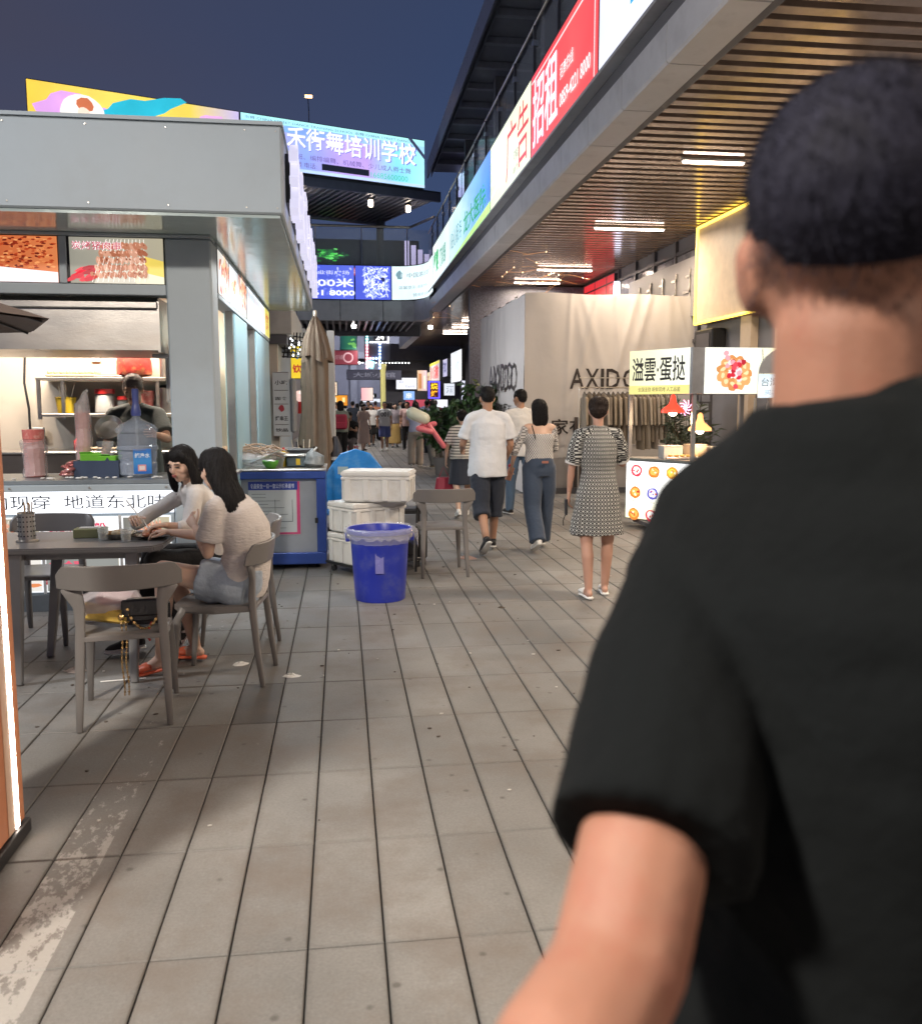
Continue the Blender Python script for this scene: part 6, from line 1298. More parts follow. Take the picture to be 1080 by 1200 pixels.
rsign('cream_shop_sign', 'cream lit shop sign far beyond the red character sign', 4.35, 44.0, 46.0, 2.3, 3.1, lambda p, w, h: p.rect(0, 0, w, h, 'f0dcb4').text('奶茶', .3, .15, .5, 'a04830', .01, w-.6), LIT)
fsign('low_blue_sign', 'low blue and white lit board above the right side of the far crowd', 2.75, 3.25, 1.72, 2.1, 40, lambda p, w, h: p.rect(0, 0, w, h, '8cb4f0').text('串', .12, .06, .25, 'ffffff', .01, .25), LIT)
fsign('pink_lit_window', 'pink lit stall window left of the yellow column', .95, 1.5, 1.7, 2.3, 43, lambda p, w, h: p.grad(0, 0, w, h, ['f0b0b8', 'f8dcd0']), LIT, cat='stall')
# left-hand far stalls
k3 = thing('far_left_stalls', 'row of pale stalls down the left side of the lane', 'stall', (-3, 24, 0), world=True)
box('wall_face', pmat('stall_grey', (.30, .31, .34), .5), k3, -4.2, -1.0, 18.6, 27, 0, 2.9); box('roof', MATS['kiosk_off_white'], k3, -4.3, -.7, 18.4, 27.2, 2.91, 3.05)
fsign('character_sign', 'cream lit sign with one dark red character left of the crowd', -.40, -.12, 1.79, 2.16, 26, lambda p, w, h: p.rect(0, 0, w, h, 'f4dcc0').text('面', .03, .06, .24, '8a2c24', .01, .22), LIT)
fsign('long_pale_sign', 'tall narrow pale sign over the cream character sign', -.44, -.2, 2.4, 3.5, 27, lambda p, w, h: p.rect(0, 0, w, h, '8c9098').blob(w/2, h/2, .08, .4, 'd8dce8', 12, .1), DIM)
fsign('orange_stall_light', 'orange lit stall top behind the crowd on the left', -.36, .23, 1.48, 1.86, 34, lambda p, w, h: p.grad(0, 0, w, h, ['e8a030', 'd88828']).rect(.06, .08, .18, .3, 'fff0c0').rect(.4, .12, .5, .3, 'ffe098'), LIT, cat='stall')
t = thing('stall_counter', 'steel counter with dishes along the left of the lane', 'counter', (-.5, 17.4, 0)); MB().box(-.35, .3, -.6, .7, 0, .85).build('body', M_darkwall, t, .01); MB().box(-.38, .33, -.63, .73, .852, .89).build('top', M_steel, t)
t = thing('parked_stroller', 'dark mass of parked carts at the middle of the crowd', 'cart', (1.1, 38, 0)); MB().box(-.8, .8, -.4, .5, .3, 1.3).build('body', M_blackp, t, .1); MB().box(-.5, .5, -.42, -.401, .9, 1.15).build('window', emat('pale_light', (.8, .9, 1), .8), t)
for x in (-.5, .5): MB().lathe([(.05, -.05), (.3, -.05), (.3, .05), (.05, .05)], 14, M=Matrix.Translation((x, 0, .3)) @ Matrix.Rotation(pi/2, 4, 'Y')).build('wheel', M_blackp, t)

# litter on the paving
for k, (lab, x, y, s_, m_) in enumerate((('crumpled white napkin on the paving right of the near chairs', -.62, 5.29, .035, M_white), ('torn white wrapper on the paving near the chair leg', -.31, 5.02, .03, M_white), ('small dark leaf on the paving in the middle of the lane', 1.18, 6.55, .02, pmat('dead_leaf', (.06, .045, .03), .8)), ('pink and brown flattened carton behind the lone chair', 1.22, 8.75, .07, pmat('old_carton', (.34, .22, .18), .8)), ('pale crushed cup lying under the table', -1.56, 5.28, .05, pmat('old_paper', (.50, .42, .38), .8)))):
    t = thing('litter', lab, 'litter', (x, y, .001)); vs = []; n = 9
    for r_ in range(3):
        for q in range(n): a = 2*pi*q/n; rr = s_*(1-.4*r_)*random.uniform(.6, 1.4); vs.append((rr*cos(a)*1.5, rr*sin(a), s_*.25*r_*random.uniform(.4, 1.3)))
    MB().add(vs, [(i*n+q, i*n+(q+1) % n, (i+1)*n+(q+1) % n, (i+1)*n+q) for i in range(2) for q in range(n)]+[tuple(range(2*n, 3*n))]).build('paper', m_, t)
t = thing('chopstick', 'single white chopstick lying on the paving under the near chair', 'chopstick', (-1.24, 5.05, .006), .1); MB().tube([(-.12, 0, 0), (.12, .01, 0)], .0035, 6).build('stick', M_white, t)

rl = random.Random(77); chip = pmat('litter_scrap', (.55, .53, .50), .8, 0, .3, 30); chd = pmat('litter_dark', (.07, .055, .045), .8)
lt_ = MB(); ld_ = MB()
for q in range(170):
    x = rl.uniform(-1.6, 3.2); y = rl.uniform(2.6, 11); s_ = rl.uniform(.004, .013); a = rl.random()*6.28; P = [(x+s_*rl.uniform(.5, 1.5)*cos(a+k*1.26), y+s_*rl.uniform(.4, 1.1)*sin(a+k*1.26)) for k in range(5)]
    (ld_ if q % 3 else lt_).prism(P, .0015, .003+s_*.25)
t = thing('litter_crumbs', 'tiny scraps and crumbs scattered over the paving', 'litter', (0, 0, 0), kind='stuff'); lt_.build('pale_crumbs', chip, t, kind='stuff'); ld_.build('dark_crumbs', chd, t, kind='stuff')
# ================================================================== PEOPLE
skin_m = pmat('skin_tan', (.42, .235, .155), .5, 0, .07, 5, .12, 90, sub=.12)
skin_w = pmat('skin_fair', (.62, .41, .31), .48, 0, .05, 5, .08, 90, sub=.12)
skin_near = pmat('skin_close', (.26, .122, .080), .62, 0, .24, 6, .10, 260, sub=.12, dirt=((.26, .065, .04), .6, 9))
def hairmat(name, c):
    return pmat(name, c, .5, 0, .4, 30, .8, 60, stretch=(9, 9, .7), spec=.25)
hair_b = hairmat('hair_black', (.012, .011, .012)); hair_br = hairmat('hair_dark_brown', (.030, .020, .016))
def fabric(name, c, rough=.85, bump=.35, var=.08): return pmat(name, c, rough, 0, var, 5, bump, 45, sheen=.15)
wtee = fabric('white_tee', (.66, .68, .72)); wtee2 = fabric('offwhite_tee', (.60, .60, .60)); navy = fabric('navy_cloth', (.018, .024, .040)); blackc = fabric('black_cloth', (.012, .012, .014)); denim_d = fabric('dark_denim', (.035, .055, .095)); denim = fabric('blue_denim', (.09, .15, .24)); 
grey_d = fabric('light_denim', (.36, .43, .52), .85, .6, .25)
def patt(name, kind, c1, c2, k):
    m = bpy.data.materials.new(name); m.use_nodes = True; nt = m.node_tree; L = nt.links.new; b = nt.nodes['Principled BSDF']; b.inputs['Roughness'].default_value = .85
    tcn = nt.nodes.new('ShaderNodeTexCoord'); sp = nt.nodes.new('ShaderNodeSeparateXYZ'); L(tcn.outputs['Object'], sp.inputs[0])
    def M(op, a, c=None):
        n = nt.nodes.new('ShaderNodeMath'); n.operation = op
        for i, v in enumerate((a, c)):
            if v is None: continue
            if isinstance(v, (int, float)): n.inputs[i].default_value = v
            else: L(v, n.inputs[i])
        return n.outputs[0]
    ang_ = M('MULTIPLY', M('ARCTAN2', sp.outputs['Y'], sp.outputs['X']), .16)
    if kind == 'stripe': f = M('GREATER_THAN', M('SINE', M('MULTIPLY', sp.outputs['Z'], k)), .45)
    elif kind == 'check': f = M('GREATER_THAN', M('MULTIPLY', M('SINE', M('MULTIPLY', ang_, k)), M('SINE', M('MULTIPLY', sp.outputs['Z'], k))), 0.0)
    else:
        u = M('MULTIPLY', ang_, k); v = M('MULTIPLY', sp.outputs['Z'], k)
        d1 = M('ADD', M('COSINE', u), M('COSINE', v)); d2 = M('ADD', M('COSINE', M('ADD', u, pi)), M('COSINE', M('ADD', v, pi)))
        ring = M('MULTIPLY', M('GREATER_THAN', d2, .55), M('LESS_THAN', d2, 1.15))
        f = M('MAXIMUM', M('GREATER_THAN', d1, 1.05), ring)
    mx_ = nt.nodes.new('ShaderNodeMix'); mx_.data_type = 'RGBA'; L(f, mx_.inputs[0]); mx_.inputs[6].default_value = (*c1, 1); mx_.inputs[7].default_value = (*c2, 1); L(mx_.outputs[2], b.inputs['Base Color'])
    n3 = nt.nodes.new('ShaderNodeTexNoise'); n3.inputs['Scale'].default_value = 40; bp = nt.nodes.new('ShaderNodeBump'); bp.inputs['Strength'].default_value = .4; bp.inputs['Distance'].default_value = .01; L(n3.outputs['Fac'], bp.inputs['Height']); L(bp.outputs[0], b.inputs['Normal'])
    return m
def solid(mb, vox, smooth=4, wr=0, wf=9, seed=0, keep=None, wz=.35):
    me = mb.mesh(); o = bpy.data.objects.new('tmp', me); COL.objects.link(o)
    m = o.modifiers.new('r', 'REMESH'); m.mode = 'VOXEL'; m.voxel_size = vox
    if smooth: q = o.modifiers.new('s', 'SMOOTH'); q.factor = .5; q.iterations = smooth
    dg = bpy.context.evaluated_depsgraph_get(); me2 = bpy.data.meshes.new_from_object(o.evaluated_get(dg))
    bpy.data.objects.remove(o); bpy.data.meshes.remove(me)
    if wr:
        n = len(me2.vertices); co = np.empty(n*3); no = np.empty(n*3); me2.vertices.foreach_get('co', co); me2.vertices.foreach_get('normal', no); co = co.reshape(-1, 3); no = no.reshape(-1, 3)
        d = np.array([noise.noise(V((p[0]*wf, p[1]*wf, p[2]*wf*wz+seed)))+.5*abs(noise.noise(V((p[0]*wf*1.2+7, p[1]*wf*1.2, p[2]*wf*1.7+seed)))) for p in co])
        co += no*(d*wr)[:, None]; me2.vertices.foreach_set('co', co.ravel()); me2.update()
    me2.polygons.foreach_set('use_smooth', [True]*len(me2.polygons)); return me2
def joinmesh(me, mb):
    """append the faces of a builder (hands) to a finished mesh: one mesh"""
    bm = bmesh.new(); bm.from_mesh(me); m2 = mb.mesh(); bm.from_mesh(m2); bm.to_mesh(me); bm.free(); bpy.data.meshes.remove(m2)
    me.polygons.foreach_set('use_smooth', [True]*len(me.polygons)); return me
def hand(mb, wrist, d, up, s=1, curl=.35, side=1, n=7, grip=None):
    """palm, four unequal fingers bent in three joints, thumb from the side of the palm. d: wrist to knuckles; up: back of the hand"""
    d = V(d).normalized(); up = V(up); up = (up-d*up.dot(d)).normalized(); sd = d.cross(up)*side; w = V(wrist)
    mb.loft([w-d*.03*s, w, w+d*.03*s, w+d*.065*s, w+d*.088*s], [(.024*s, .020*s), (.026*s, .019*s), (.036*s, .017*s), (.041*s, .015*s), (.036*s, .010*s)], sd, 12)
    for k, (o_, L) in enumerate(((-.031, .066), (-.011, .078), (.010, .073), (.029, .056))):
        p = w+d*.080*s+sd*(-o_)*s; q = d.copy(); c = curl*(1+.12*k)
        for j, (f, r) in enumerate(((.45, .0092), (.32, .0082), (.26, .0072))):
            q = (q*cos(c)-up*sin(c)).normalized(); p2 = p+q*L*f*s*1.05; mb.cap(p, p2, r*s, r*s*.9, n); p = p2
            c = curl*1.25
            ax = up; up2 = (up-q*up.dot(q)); 
    # thumb
    p = w+d*.025*s+sd*.026*s-up*.004*s; q = (d*.62+sd*.70-up*.25).normalized()
    for L, r in ((.040, .0125), (.030, .0105), (.024, .0088)):
        p2 = p+q*L*s; mb.cap(p, p2, r*s, r*.9*s, n); p = p2; q = (q+d*.45-sd*.15-up*.12).normalized()
def strands(me, n, length, r, seed, flow=V((0, 0, -1)), steps=10, lift=.002, spiky=False):
    """thin tapered locks that follow the hair surface downwards (or stand off it when spiky)"""
    from mathutils.bvhtree import BVHTree
    rnd = random.Random(seed); vs = [v.co.copy() for v in me.vertices]; ns = [v.normal.copy() for v in me.vertices]; out = MB()
    bvh = BVHTree.FromPolygons(vs, [tuple(p.vertices) for p in me.polygons])
    for _ in range(n):
        i = rnd.randrange(len(vs)); p = vs[i]; nrm = ns[i]
        if spiky:
            d = (nrm+V((rnd.gauss(0, .35), rnd.gauss(0, .35), rnd.gauss(-.5, .35)))).normalized(); s_ = d.cross(V((rnd.gauss(0, 1), rnd.gauss(0, 1), rnd.gauss(0, 1)))).normalized()*r; L = length*rnd.uniform(.5, 1.2)
            out.add([p-s_, p+s_, p+d*L], [(0, 1, 2)]); continue
        step = length*rnd.uniform(.5, 1.1)/steps; P = [p+nrm*lift]; w = V((rnd.gauss(0, .12), rnd.gauss(0, .12), 0))
        for k in range(steps):
            d = (flow+w); d = d-nrm*d.dot(nrm)
            if d.length < .05: d = V((0, 0, -1))
            q = P[-1]+d.normalized()*step; hit = bvh.find_nearest(q)
            if hit[0] is None: break
            if (hit[0]-q).length < .018: nrm = hit[1]; q = hit[0]+nrm*lift*rnd.uniform(.3, 1.3)
            else: nrm = V((0, 0, 0))+d*0; nrm = hit[1]
            P.append(q)
        if len(P) < 3: continue
        m = len(P); vv = []; rw = r*rnd.uniform(.5, 1.3)
        for k, q in enumerate(P):
            t_ = (P[min(k+1, m-1)]-P[max(k-1, 0)]); t_ = t_.normalized() if t_.length > 1e-6 else V((0, 0, -1)); h_ = bvh.find_nearest(q)[1] or V((0, 1, 0)); s_ = t_.cross(h_); s_ = s_.normalized() if s_.length > 1e-4 else V((1, 0, 0)); f = rw*(1-(k/(m-1))**2*.85); vv += [q-s_*f, q+h_*f*.6, q+s_*f]
        out.add(vv, [x for k in range(m-1) for x in ((k*3, k*3+1, k*3+4, k*3+3), (k*3+1, k*3+2, k*3+5, k*3+4))])
    return out
def R2(d): return radians(d)
def stand(h, legs=((0, 0), (0, 0)), arms=(((0, 8), 10), ((0, 8), 10)), lean=2, male=True, toe=(0, 0), headyaw=0, headpitch=0):
    """joint positions for a figure facing +Y; legs ((L flex, knee), (R flex, knee)); arms (((flex, abduct), elbow), ...)"""
    s = h/1.72; J = dict(s=s, male=male); hw = .088 if male else .092; sw = .185 if male else .160
    P = V((0, 0, .92*s)); up = V((0, sin(R2(lean)), cos(R2(lean))))
    J['hipc'] = P; J['spine'] = up; J['shc'] = P+up*.485*s
    J['haxis'] = V((1, 0, 0)); J['saxis'] = V((1, 0, 0))
    for k, sd in ((0, -1), (1, 1)):
        hp = P+V((sd*hw*s, 0, -.02*s)); f, kn = legs[k]; f = R2(f); kn = R2(kn)
        knee = hp+V((sd*.01*s, sin(f)*.42*s, -cos(f)*.42*s)); a = f-kn; ank = knee+V((-sd*.01*s, sin(a)*.41*s, -cos(a)*.41*s))
        pit = R2(toe[k]); fd = V((sd*.12, cos(pit), -sin(pit))).normalized()
        J['hip', k] = hp; J['knee', k] = knee; J['ank', k] = ank; J['fd', k] = fd
        sh = P+up*.475*s+V((sd*sw*s, 0, 0)); (fl, ab), el = arms[k]; fl = R2(fl); ab = R2(ab)
        dr = V((sd*sin(ab), sin(fl)*cos(ab), -cos(fl)*cos(ab))); elb = sh+dr*.285*s; e = fl+R2(el)
        dr2 = V((sd*sin(ab)*.35-sd*.25*sin(R2(el)), sin(e), -cos(e))).normalized(); wr = elb+dr2*.245*s
        J['sh', k] = sh; J['el', k] = elb; J['wr', k] = wr; J['hd', k] = dr2; J['hu', k] = V((sd, 0, .2))
    J['head'] = J['shc']+up*.195*s+V((0, .022*s, 0)); J['hyaw'] = headyaw; J['hpit'] = headpitch
    # drop so that the lowest sole touches the ground
    lo = 9
    for k in (0, 1):
        a, fd = J['ank', k], J['fd', k]; n = V((1, 0, 0)).cross(fd).normalized()
        for q in (-.06, .20): lo = min(lo, (a+fd*q*s-n*.078*s).z)
    for key, v in list(J.items()):
        if isinstance(v, V) and key not in ('spine', 'haxis', 'saxis') and not (isinstance(key, tuple) and key[0] in ('fd', 'hd', 'hu')): J[key] = v-V((0, 0, lo-.001))
    return J
def shoe_part(t, J, k, mat, sole=None, style='shoe', vox=.01):
    s = J['s']; a, fd = J['ank', k], J['fd', k]; sd = fd.cross(V((0, 0, 1))) if abs(fd.z) < .9 else V((1, 0, 0)); sd.normalize(); n = sd.cross(fd).normalized()
    def pt(f, u): return a+fd*f*s-n*(.078-u)*s
    if style == 'slipper':
        b = MB(); b.loft([pt(-.065, .012), pt(-.04, .012), (pt(.06, .012)), pt(.15, .012), pt(.195, .012)], [(.02*s, .012*s), (.036*s, .012*s), (.038*s, .012*s), (.046*s, .012*s), (.02*s, .010*s)], sd, 14)
        b.loft([pt(.06, .045), pt(.10, .05), pt(.155, .038), pt(.185, .02)], [(.044*s, .02*s), (.048*s, .026*s), (.046*s, .022*s), (.03*s, .01*s)], sd, 14)
        return b.build('slipper', mat, t, smooth=True)
    b = MB(); b.loft([pt(-.068, .035), pt(-.055, .038), pt(-.02, .045), pt(.05, .046), pt(.11, .038), (pt(.165, .032)), pt(.198, .026)], [(.018*s, .022*s), (.034*s, .034*s), (.037*s, .044*s), (.040*s, .044*s), (.046*s, .034*s), (.040*s, .027*s), (.014*s, .014*s)], sd, 14)
    b.cap(pt(-.005, .045), pt(-.005, .078), .038*s, .040*s, 12, sd)
    o = fin(solid(b, vox, 2), 'shoe', mat, t)
    b = MB(); b.loft([pt(-.072, .010), pt(-.058, .011), pt(.04, .011), pt(.12, .011), (pt(.175, .012)), pt(.204, .016)], [(.018*s, .010*s), (.036*s, .011*s), (.036*s, .011*s), (.047*s, .011*s), (.042*s, .011*s), (.012*s, .008*s)], sd, 14); b.build('sole', sole or M_white, o, smooth=True)
    return o
def headmat(J):
    s = J['s']; sp = J['spine']; base = Matrix.Translation(J['head'])
    fw = J.get('face', V((0, 1, 0))); yaw0 = atan2(-fw.x, fw.y)
    return base @ Matrix.Rotation(yaw0+R2(J['hyaw']), 4, 'Z') @ Matrix.Rotation(R2(J['hpit']), 4, 'X') @ Matrix.Scale(s*J.get('hs', 1), 4)
def tf(mb, b, M):
    """add the pieces of builder b transformed by M"""
    mb.add(b.v, b.f, 0, M)
def build_person(label, loc, rz, J, group=None, skin=None, top=None, bottom=None, hair=('short', None), shoes=(None, None, 'shoe'), vox=.012, hands=.35, face=False, seed=0, sleeves=(.55, .55), name='person', bare=()):
    t = thing(name, label, 'person', loc, rz, group); s = J['s']; male = J['male']; sk = skin or (skin_m if male else skin_w)
    P, sp, ha, sa = J['hipc'], J['spine'], J['haxis'], J['saxis']; shc = J['shc']; H = headmat(J); L_ = (shc-P).length
    def spn(f):  # point along the spine (curved when a 'bend' is given)
        b = J.get('bend', V((0, 0, 0))); return P+(shc-P)*f+b*(4*f*(1-f))
    # ---- body
    b = MB()
    if male: sec = [(-.14, .13, .095), (0, .165, .112), (.2, .15, .105), (.4, .142, .10), (.65, .165, .112), (.85, .170, .105), (.98, .135, .08), (1.05, .07, .06)]
    else: sec = [(-.14, .14, .10), (0, .168, .118), (.2, .145, .105), (.4, .122, .09), (.65, .142, .108), (.85, .146, .096), (.98, .115, .07), (1.05, .055, .05)]
    tl = J.get('thin', 1)
    b.loft([spn(f) for f, _, _ in sec], [(x*s*tl, y*s*tl) for _, x, y in sec], sa, 16)
    b.cap(J['sh', 0]*.93+J['sh', 1]*.07, J['sh', 1]*.93+J['sh', 0]*.07, .052*s, .052*s, 12)
    ns = (.056 if male else .045)*s
    b.cap(shc-sp*.01, H @ V((0, -.018, -.05)), ns*1.0, ns*.96, 14)
    for k in (0, 1):
        u = (.046, .038, .031, .023) if male else (.040, .033, .028, .020)
        sh, el, wr = J['sh', k], J['el', k], J['wr', k]; b.cap(sh, el, u[0]*s, u[1]*s, 12); mid = el*.68+wr*.32; b.cap(el, mid, u[1]*s*.95, u[1]*s*1.02, 12); b.cap(mid, wr, u[1]*s*1.0, u[3]*s, 12)
        hp, kn, an = J['hip', k], J['knee', k], J['ank', k]; g = (.082, .056, .050, .036) if male else (.086, .056, .050, .033)
        b.cap(hp, hp*.5+kn*.5, g[0]*s, g[0]*s*.86, 14); b.cap(hp*.5+kn*.5, kn, g[0]*s*.86, g[1]*s, 14); bk = V(J['fd', k]); bk.z = 0; mid = kn*.66+an*.34-bk*.012*s
        b.cap(kn, mid, g[1]*s*.92, g[2]*s*1.05, 14); b.cap(mid, an, g[2]*s*1.03, g[3]*s, 14); b.cap(an, an+J['fd', k]*.10*s-V((0, 0, .045*s)), g[3]*s, .026*s, 10)
        b.cap(an-J['fd', k]*.03*s-V((0, 0, .035*s)), an+J['fd', k]*.15*s-V((0, 0, .058*s)), .03*s, .018*s, 10)
    hb_ = MB(); hb_.ell((0, -.012, .035), (.075, .094, .084), 20); hb_.ell((0, .012, -.01), (.070, .080, .075), 20); hb_.ell((0, .034, -.048), (.053, .055, .060), 16); hb_.ell((0, .060, -.088), (.024, .024, .020), 12)
    hb_.cap((0, .088, .018), (0, .104, -.022), .009, .014, 10); hb_.ell((0, .088, -.048), (.026, .014, .012), 10); hb_.cap((-.035, .075, .030), (.035, .075, .030), .013, .013, 8)
    for q in (-1, 1): hb_.ell((q*.077, -.006, -.010), (.009, .021, .031), 12, (0, q*.15, q*-.35)); hb_.ell((q*.070, -.006, -.010), (.012, .012, .02), 8); hb_.ell((q*.038, .062, -.022), (.022, .022, .022), 10)
    tf(b, hb_, H)
    me = solid(b, vox if not face else min(vox, .007), 3 if vox < .013 else 2)
    hm = MB()
    for k, sd in ((0, -1), (1, 1)):
        hand(hm, J['wr', k], J['hd', k], J['hu', k], s*(.95 if male else .86), J.get(('curl', k), hands), J.get(('thumb', k), -sd), 6)
    joinmesh(me, hm); fin(me, 'body', sk, t)
    if face:
        ey = MB(); br_ = MB(); ebm = M_dark
        for q in (-1, 1):
            o = MB().ell((q*.031, .083, .006), (.014, .008, .0045), 10); me_ = MB(); tf(me_, o, H); me_.build('eye', pmat('eye_dark', (.03, .02, .018), .2), t, smooth=True)
            o = MB(); o.tube([(q*.016, .094, .008), (q*.031, .0955, .0125), (q*.047, .088, .007)], .0022, 5); me_ = MB(); tf(me_, o, H); me_.build('eyelid', pmat('lash', (.05, .03, .025), .6), t)
            o = MB(); o.tube([(q*.014, .096, .028), (q*.032, .0975, .034), (q*.050, .086, .029)], .003, 5); me_ = MB(); tf(me_, o, H); me_.build('eyebrow', pmat('brow', (.06, .04, .035), .7), t)
        o = MB().ell((0, .1, -.047), (.020, .007, .0055), 12); o.ell((0, .1005, -.0555), (.016, .006, .005), 12); me_ = MB(); tf(me_, o, H); me_.build('lips', pmat('lip_red', (.40, .11, .09), .35), t, smooth=True)
    # ---- hair
    kind, hm_ = hair; hm_ = hm_ or hair_b; hb_ = MB()
    if kind in ('short', 'fade'):
        hb_.ell((0, -.016, .047), (.080, .097, .080), 20); hb_.ell((0, -.048, J.get('napez', .020)), (.0705, .068, .066), 18)
        if kind == 'short': hb_.ell((0, -.058, -.012), (.060, .052, .045), 16)
        for q in (-1, 1): hb_.ell((q*.060, .012, .022), (.021, .034, .036), 10)
    elif kind == 'bun':
        hb_.ell((0, -.014, .045), (.083, .098, .084), 20); hb_.ell((0, -.045, .01), (.074, .073, .072), 18); hb_.ell((0, -.08, .075), (.045, .04, .04), 14)
    elif kind == 'bob':
        hb_.ell((0, -.012, .045), (.087, .102, .085), 20); hb_.loft([(0, -.02, .09), (0, -.026, .03), (0, -.035, -.04), (0, -.04, -.10), (0, -.042, -.15), (0, -.04, -.19)], [(.06, .07), (.092, .092), (.094, .078), (.096, .066), (.088, .054), (.07, .038)], (1, 0, 0), 18)
    elif kind == 'long':
        hb_.ell((0, -.010, .044), (.087, .101, .086), 20)
        dz = J.get('hairdrop', V((0, -.06, -.36)))
        hb_.loft([(0, -.02, .09), (0, -.03, .03), (0, -.04, -.05), V((0, -.045, -.10))*.6+V((0, -.06, -.13))*.4, V((0, -.04, -.1))+dz*.45, V((0, -.04, -.05))+dz*.85], [(.06, .07), (.090, .088), (.092, .072), (.090, .06), (.085, .045), (.045, .022)], (1, 0, 0), 18)
    elif kind == 'frame':   # long hair parted on the forehead and falling on both sides of the face
        hb_.ell((0, -.014, .048), (.084, .097, .082), 20); hb_.ell((0, .015, .075), (.066, .074, .045), 16)
        hb_.loft([(0, -.03, .06), (0, -.045, .0), (0, -.055, -.07), (0, -.06, -.14), (0, -.055, -.19)], [(.080, .075), (.088, .062), (.092, .05), (.090, .045), (.07, .03)], (1, 0, 0), 18)
        for q in (-1, 1):
            hb_.loft([(q*.035, .062, .100), (q*.066, .050, .066), (q*.084, .022, .005), (q*.090, .008, -.06), (q*.092, .006, -.12), (q*.088, .014, -.17), (q*.08, .02, -.20)], [(.024, .014), (.024, .020), (.017, .030), (.018, .038), (.022, .040), (.02, .03), (.008, .01)], (1, 0, 0), 12)
    o = MB(); tf(o, hb_, H); hob = fin(solid(o, max(vox*.75, .006) if vox > .006 else vox, 2, .006 if kind not in ('short', 'fade') else J.get('hairwr', .003), 26, seed, wz=.12), 'hair', hm_, t)
    if vox < .013:
        if kind in ('short', 'fade'): st_ = strands(hob.data, 2600 if vox > .008 else 9000, .012 if vox > .008 else 0.0062, .0012 if vox > .008 else .0005, seed, spiky=True)
        else: st_ = strands(hob.data, 420, .22 if kind in ('long', 'frame', 'bob') else .09, .0026, seed)
        st_.build('strands', hm_, hob, kind='stuff')
    # ---- lower garment
    if bottom:
        kd = bottom[0]; mt = bottom[1]; b = MB()
        if kd in ('shorts', 'trousers', 'wide', 'jeans'):
            fr_ = bottom[2] if len(bottom) > 2 else 1; e = .012 if kd != 'wide' else .02
            b.loft([spn(-.18), spn(-.05), spn(.08), spn(.26)], [((.150+e)*s, (.112+e)*s), ((.172+e)*s, (.125+e)*s), ((.165+e)*s, (.118+e)*s), ((.145+e)*s, (.105+e)*s)], ha, 18)
            for k in (0, 1):
                hp, kn, an = J['hip', k], J['knee', k], J['ank', k]; fl_ = {'shorts': .030, 'trousers': .016, 'wide': .040, 'jeans': .012}[kd]
                if fr_ <= 1.0 and kd == 'shorts' and fr_ < 1:   # fr_ = fraction of the thigh
                    q = hp*(1-fr_)+kn*fr_; b.loft([hp+(hp-kn)*.15, hp, q*.5+hp*.5, q], [((.09+fl_*.4)*s,)*2, ((.094+fl_*.6)*s,)*2, ((.088+fl_)*s,)*2, ((.088+fl_*1.15)*s,)*2], (1, 0, 0), 16)
                else:
                    b.loft([hp+(hp-kn)*.15, hp, hp*.5+kn*.5, kn], [((.09+fl_*.3)*s,)*2, ((.092+fl_*.4)*s,)*2, ((.074+fl_)*s,)*2, ((.062+fl_)*s,)*2], (1, 0, 0), 16)
                    q = kn*(2-fr_)+an*(fr_-1) if kd == 'shorts' else an+(kn-an)*-.06; w0 = {'shorts': .060, 'trousers': .050, 'wide': .058, 'jeans': .046}[kd]
                    b.cap(kn, kn+(q-kn)*.05, (.062+fl_)*s, (.060+fl_)*s, 14); b.loft([kn, kn*.5+q*.5, q], [((.060+fl_)*s,)*2, ((.056+fl_)*s,)*2, ((w0+fl_)*s,)*2], (1, 0, 0), 16)
        elif kd == 'skirt':
            ln = bottom[2]; dn = V((0, 0, -1)) if not J.get('sit') else (J['knee', 0]-J['hip', 0]).normalized(); b.loft([spn(.28), spn(.05), P+dn*.12*s, P+dn*ln*s], [(.140*s, .105*s), (.185*s, .135*s), (.20*s, .15*s), ((.21+.05*ln)*s, (.155+.05*ln)*s)], ha, 20)
        fin(solid(b, vox, 3, bottom[3] if len(bottom) > 3 else .007, 11, seed+3), bottom[4] if len(bottom) > 4 else kd if kd not in ('wide', 'jeans') else 'trousers', mt, t)
    # ---- top
    if top:
        kd = top[0]; mt = top[1]; hem = top[2]; ease = top[3]; b = MB()   # hem in spine fractions (negative = below the hips)
        S_ = [(hem, (.165 if male else .165)+ease*1.15, .115+ease*1.1), (max(hem+.12, .05), .160+ease, .112+ease), (.4, (.150 if male else .135)+ease*.9, .105+ease*.8), (.65, .165+ease*.7, .114+ease*.6), (.85, .172+ease*.5 if male else .15+ease*.5, .106+ease*.5), (.97, .150 if male else .125, .092), (1.06, .088, .078), (1.10, .070, .066)]
        if kd == 'dress': S_ = [(hem, .235, .18), (hem*.6, .215, .165), (-.05, .192, .142), (.18, .165, .122), (.36, .145, .108), (.62, .158, .120), (.85, .155, .106), (.97, .125, .09), (1.05, .080, .070), (1.08, .066, .058)]
        if kd == 'off': S_ = [(hem, .15+ease, .11+ease), (hem+.15, .145+ease, .105+ease), (.5, .140+ease, .108+ease*.6), (.72, .165+ease, .110+ease*.5), (.84, .185, .105)]
        pts_ = []
        for f, x, y in S_:
            q = spn(f)
            if f < 0 and not J.get('sit'): q = P+V((0, 0, f*L_))
            pts_.append(q)
        b.loft(pts_, [(x*s*tl, y*s*tl) for _, x, y in S_], sa, 20)
        if kd != 'off': b.cap(J['sh', 0]*.95+J['sh', 1]*.05, J['sh', 1]*.95+J['sh', 0]*.05, .060*s, .060*s, 12); b.cap(J['sh', 0], shc+sp*.03*s, .056*s, .058*s, 12); b.cap(J['sh', 1], shc+sp*.03*s, .056*s, .058*s, 12)
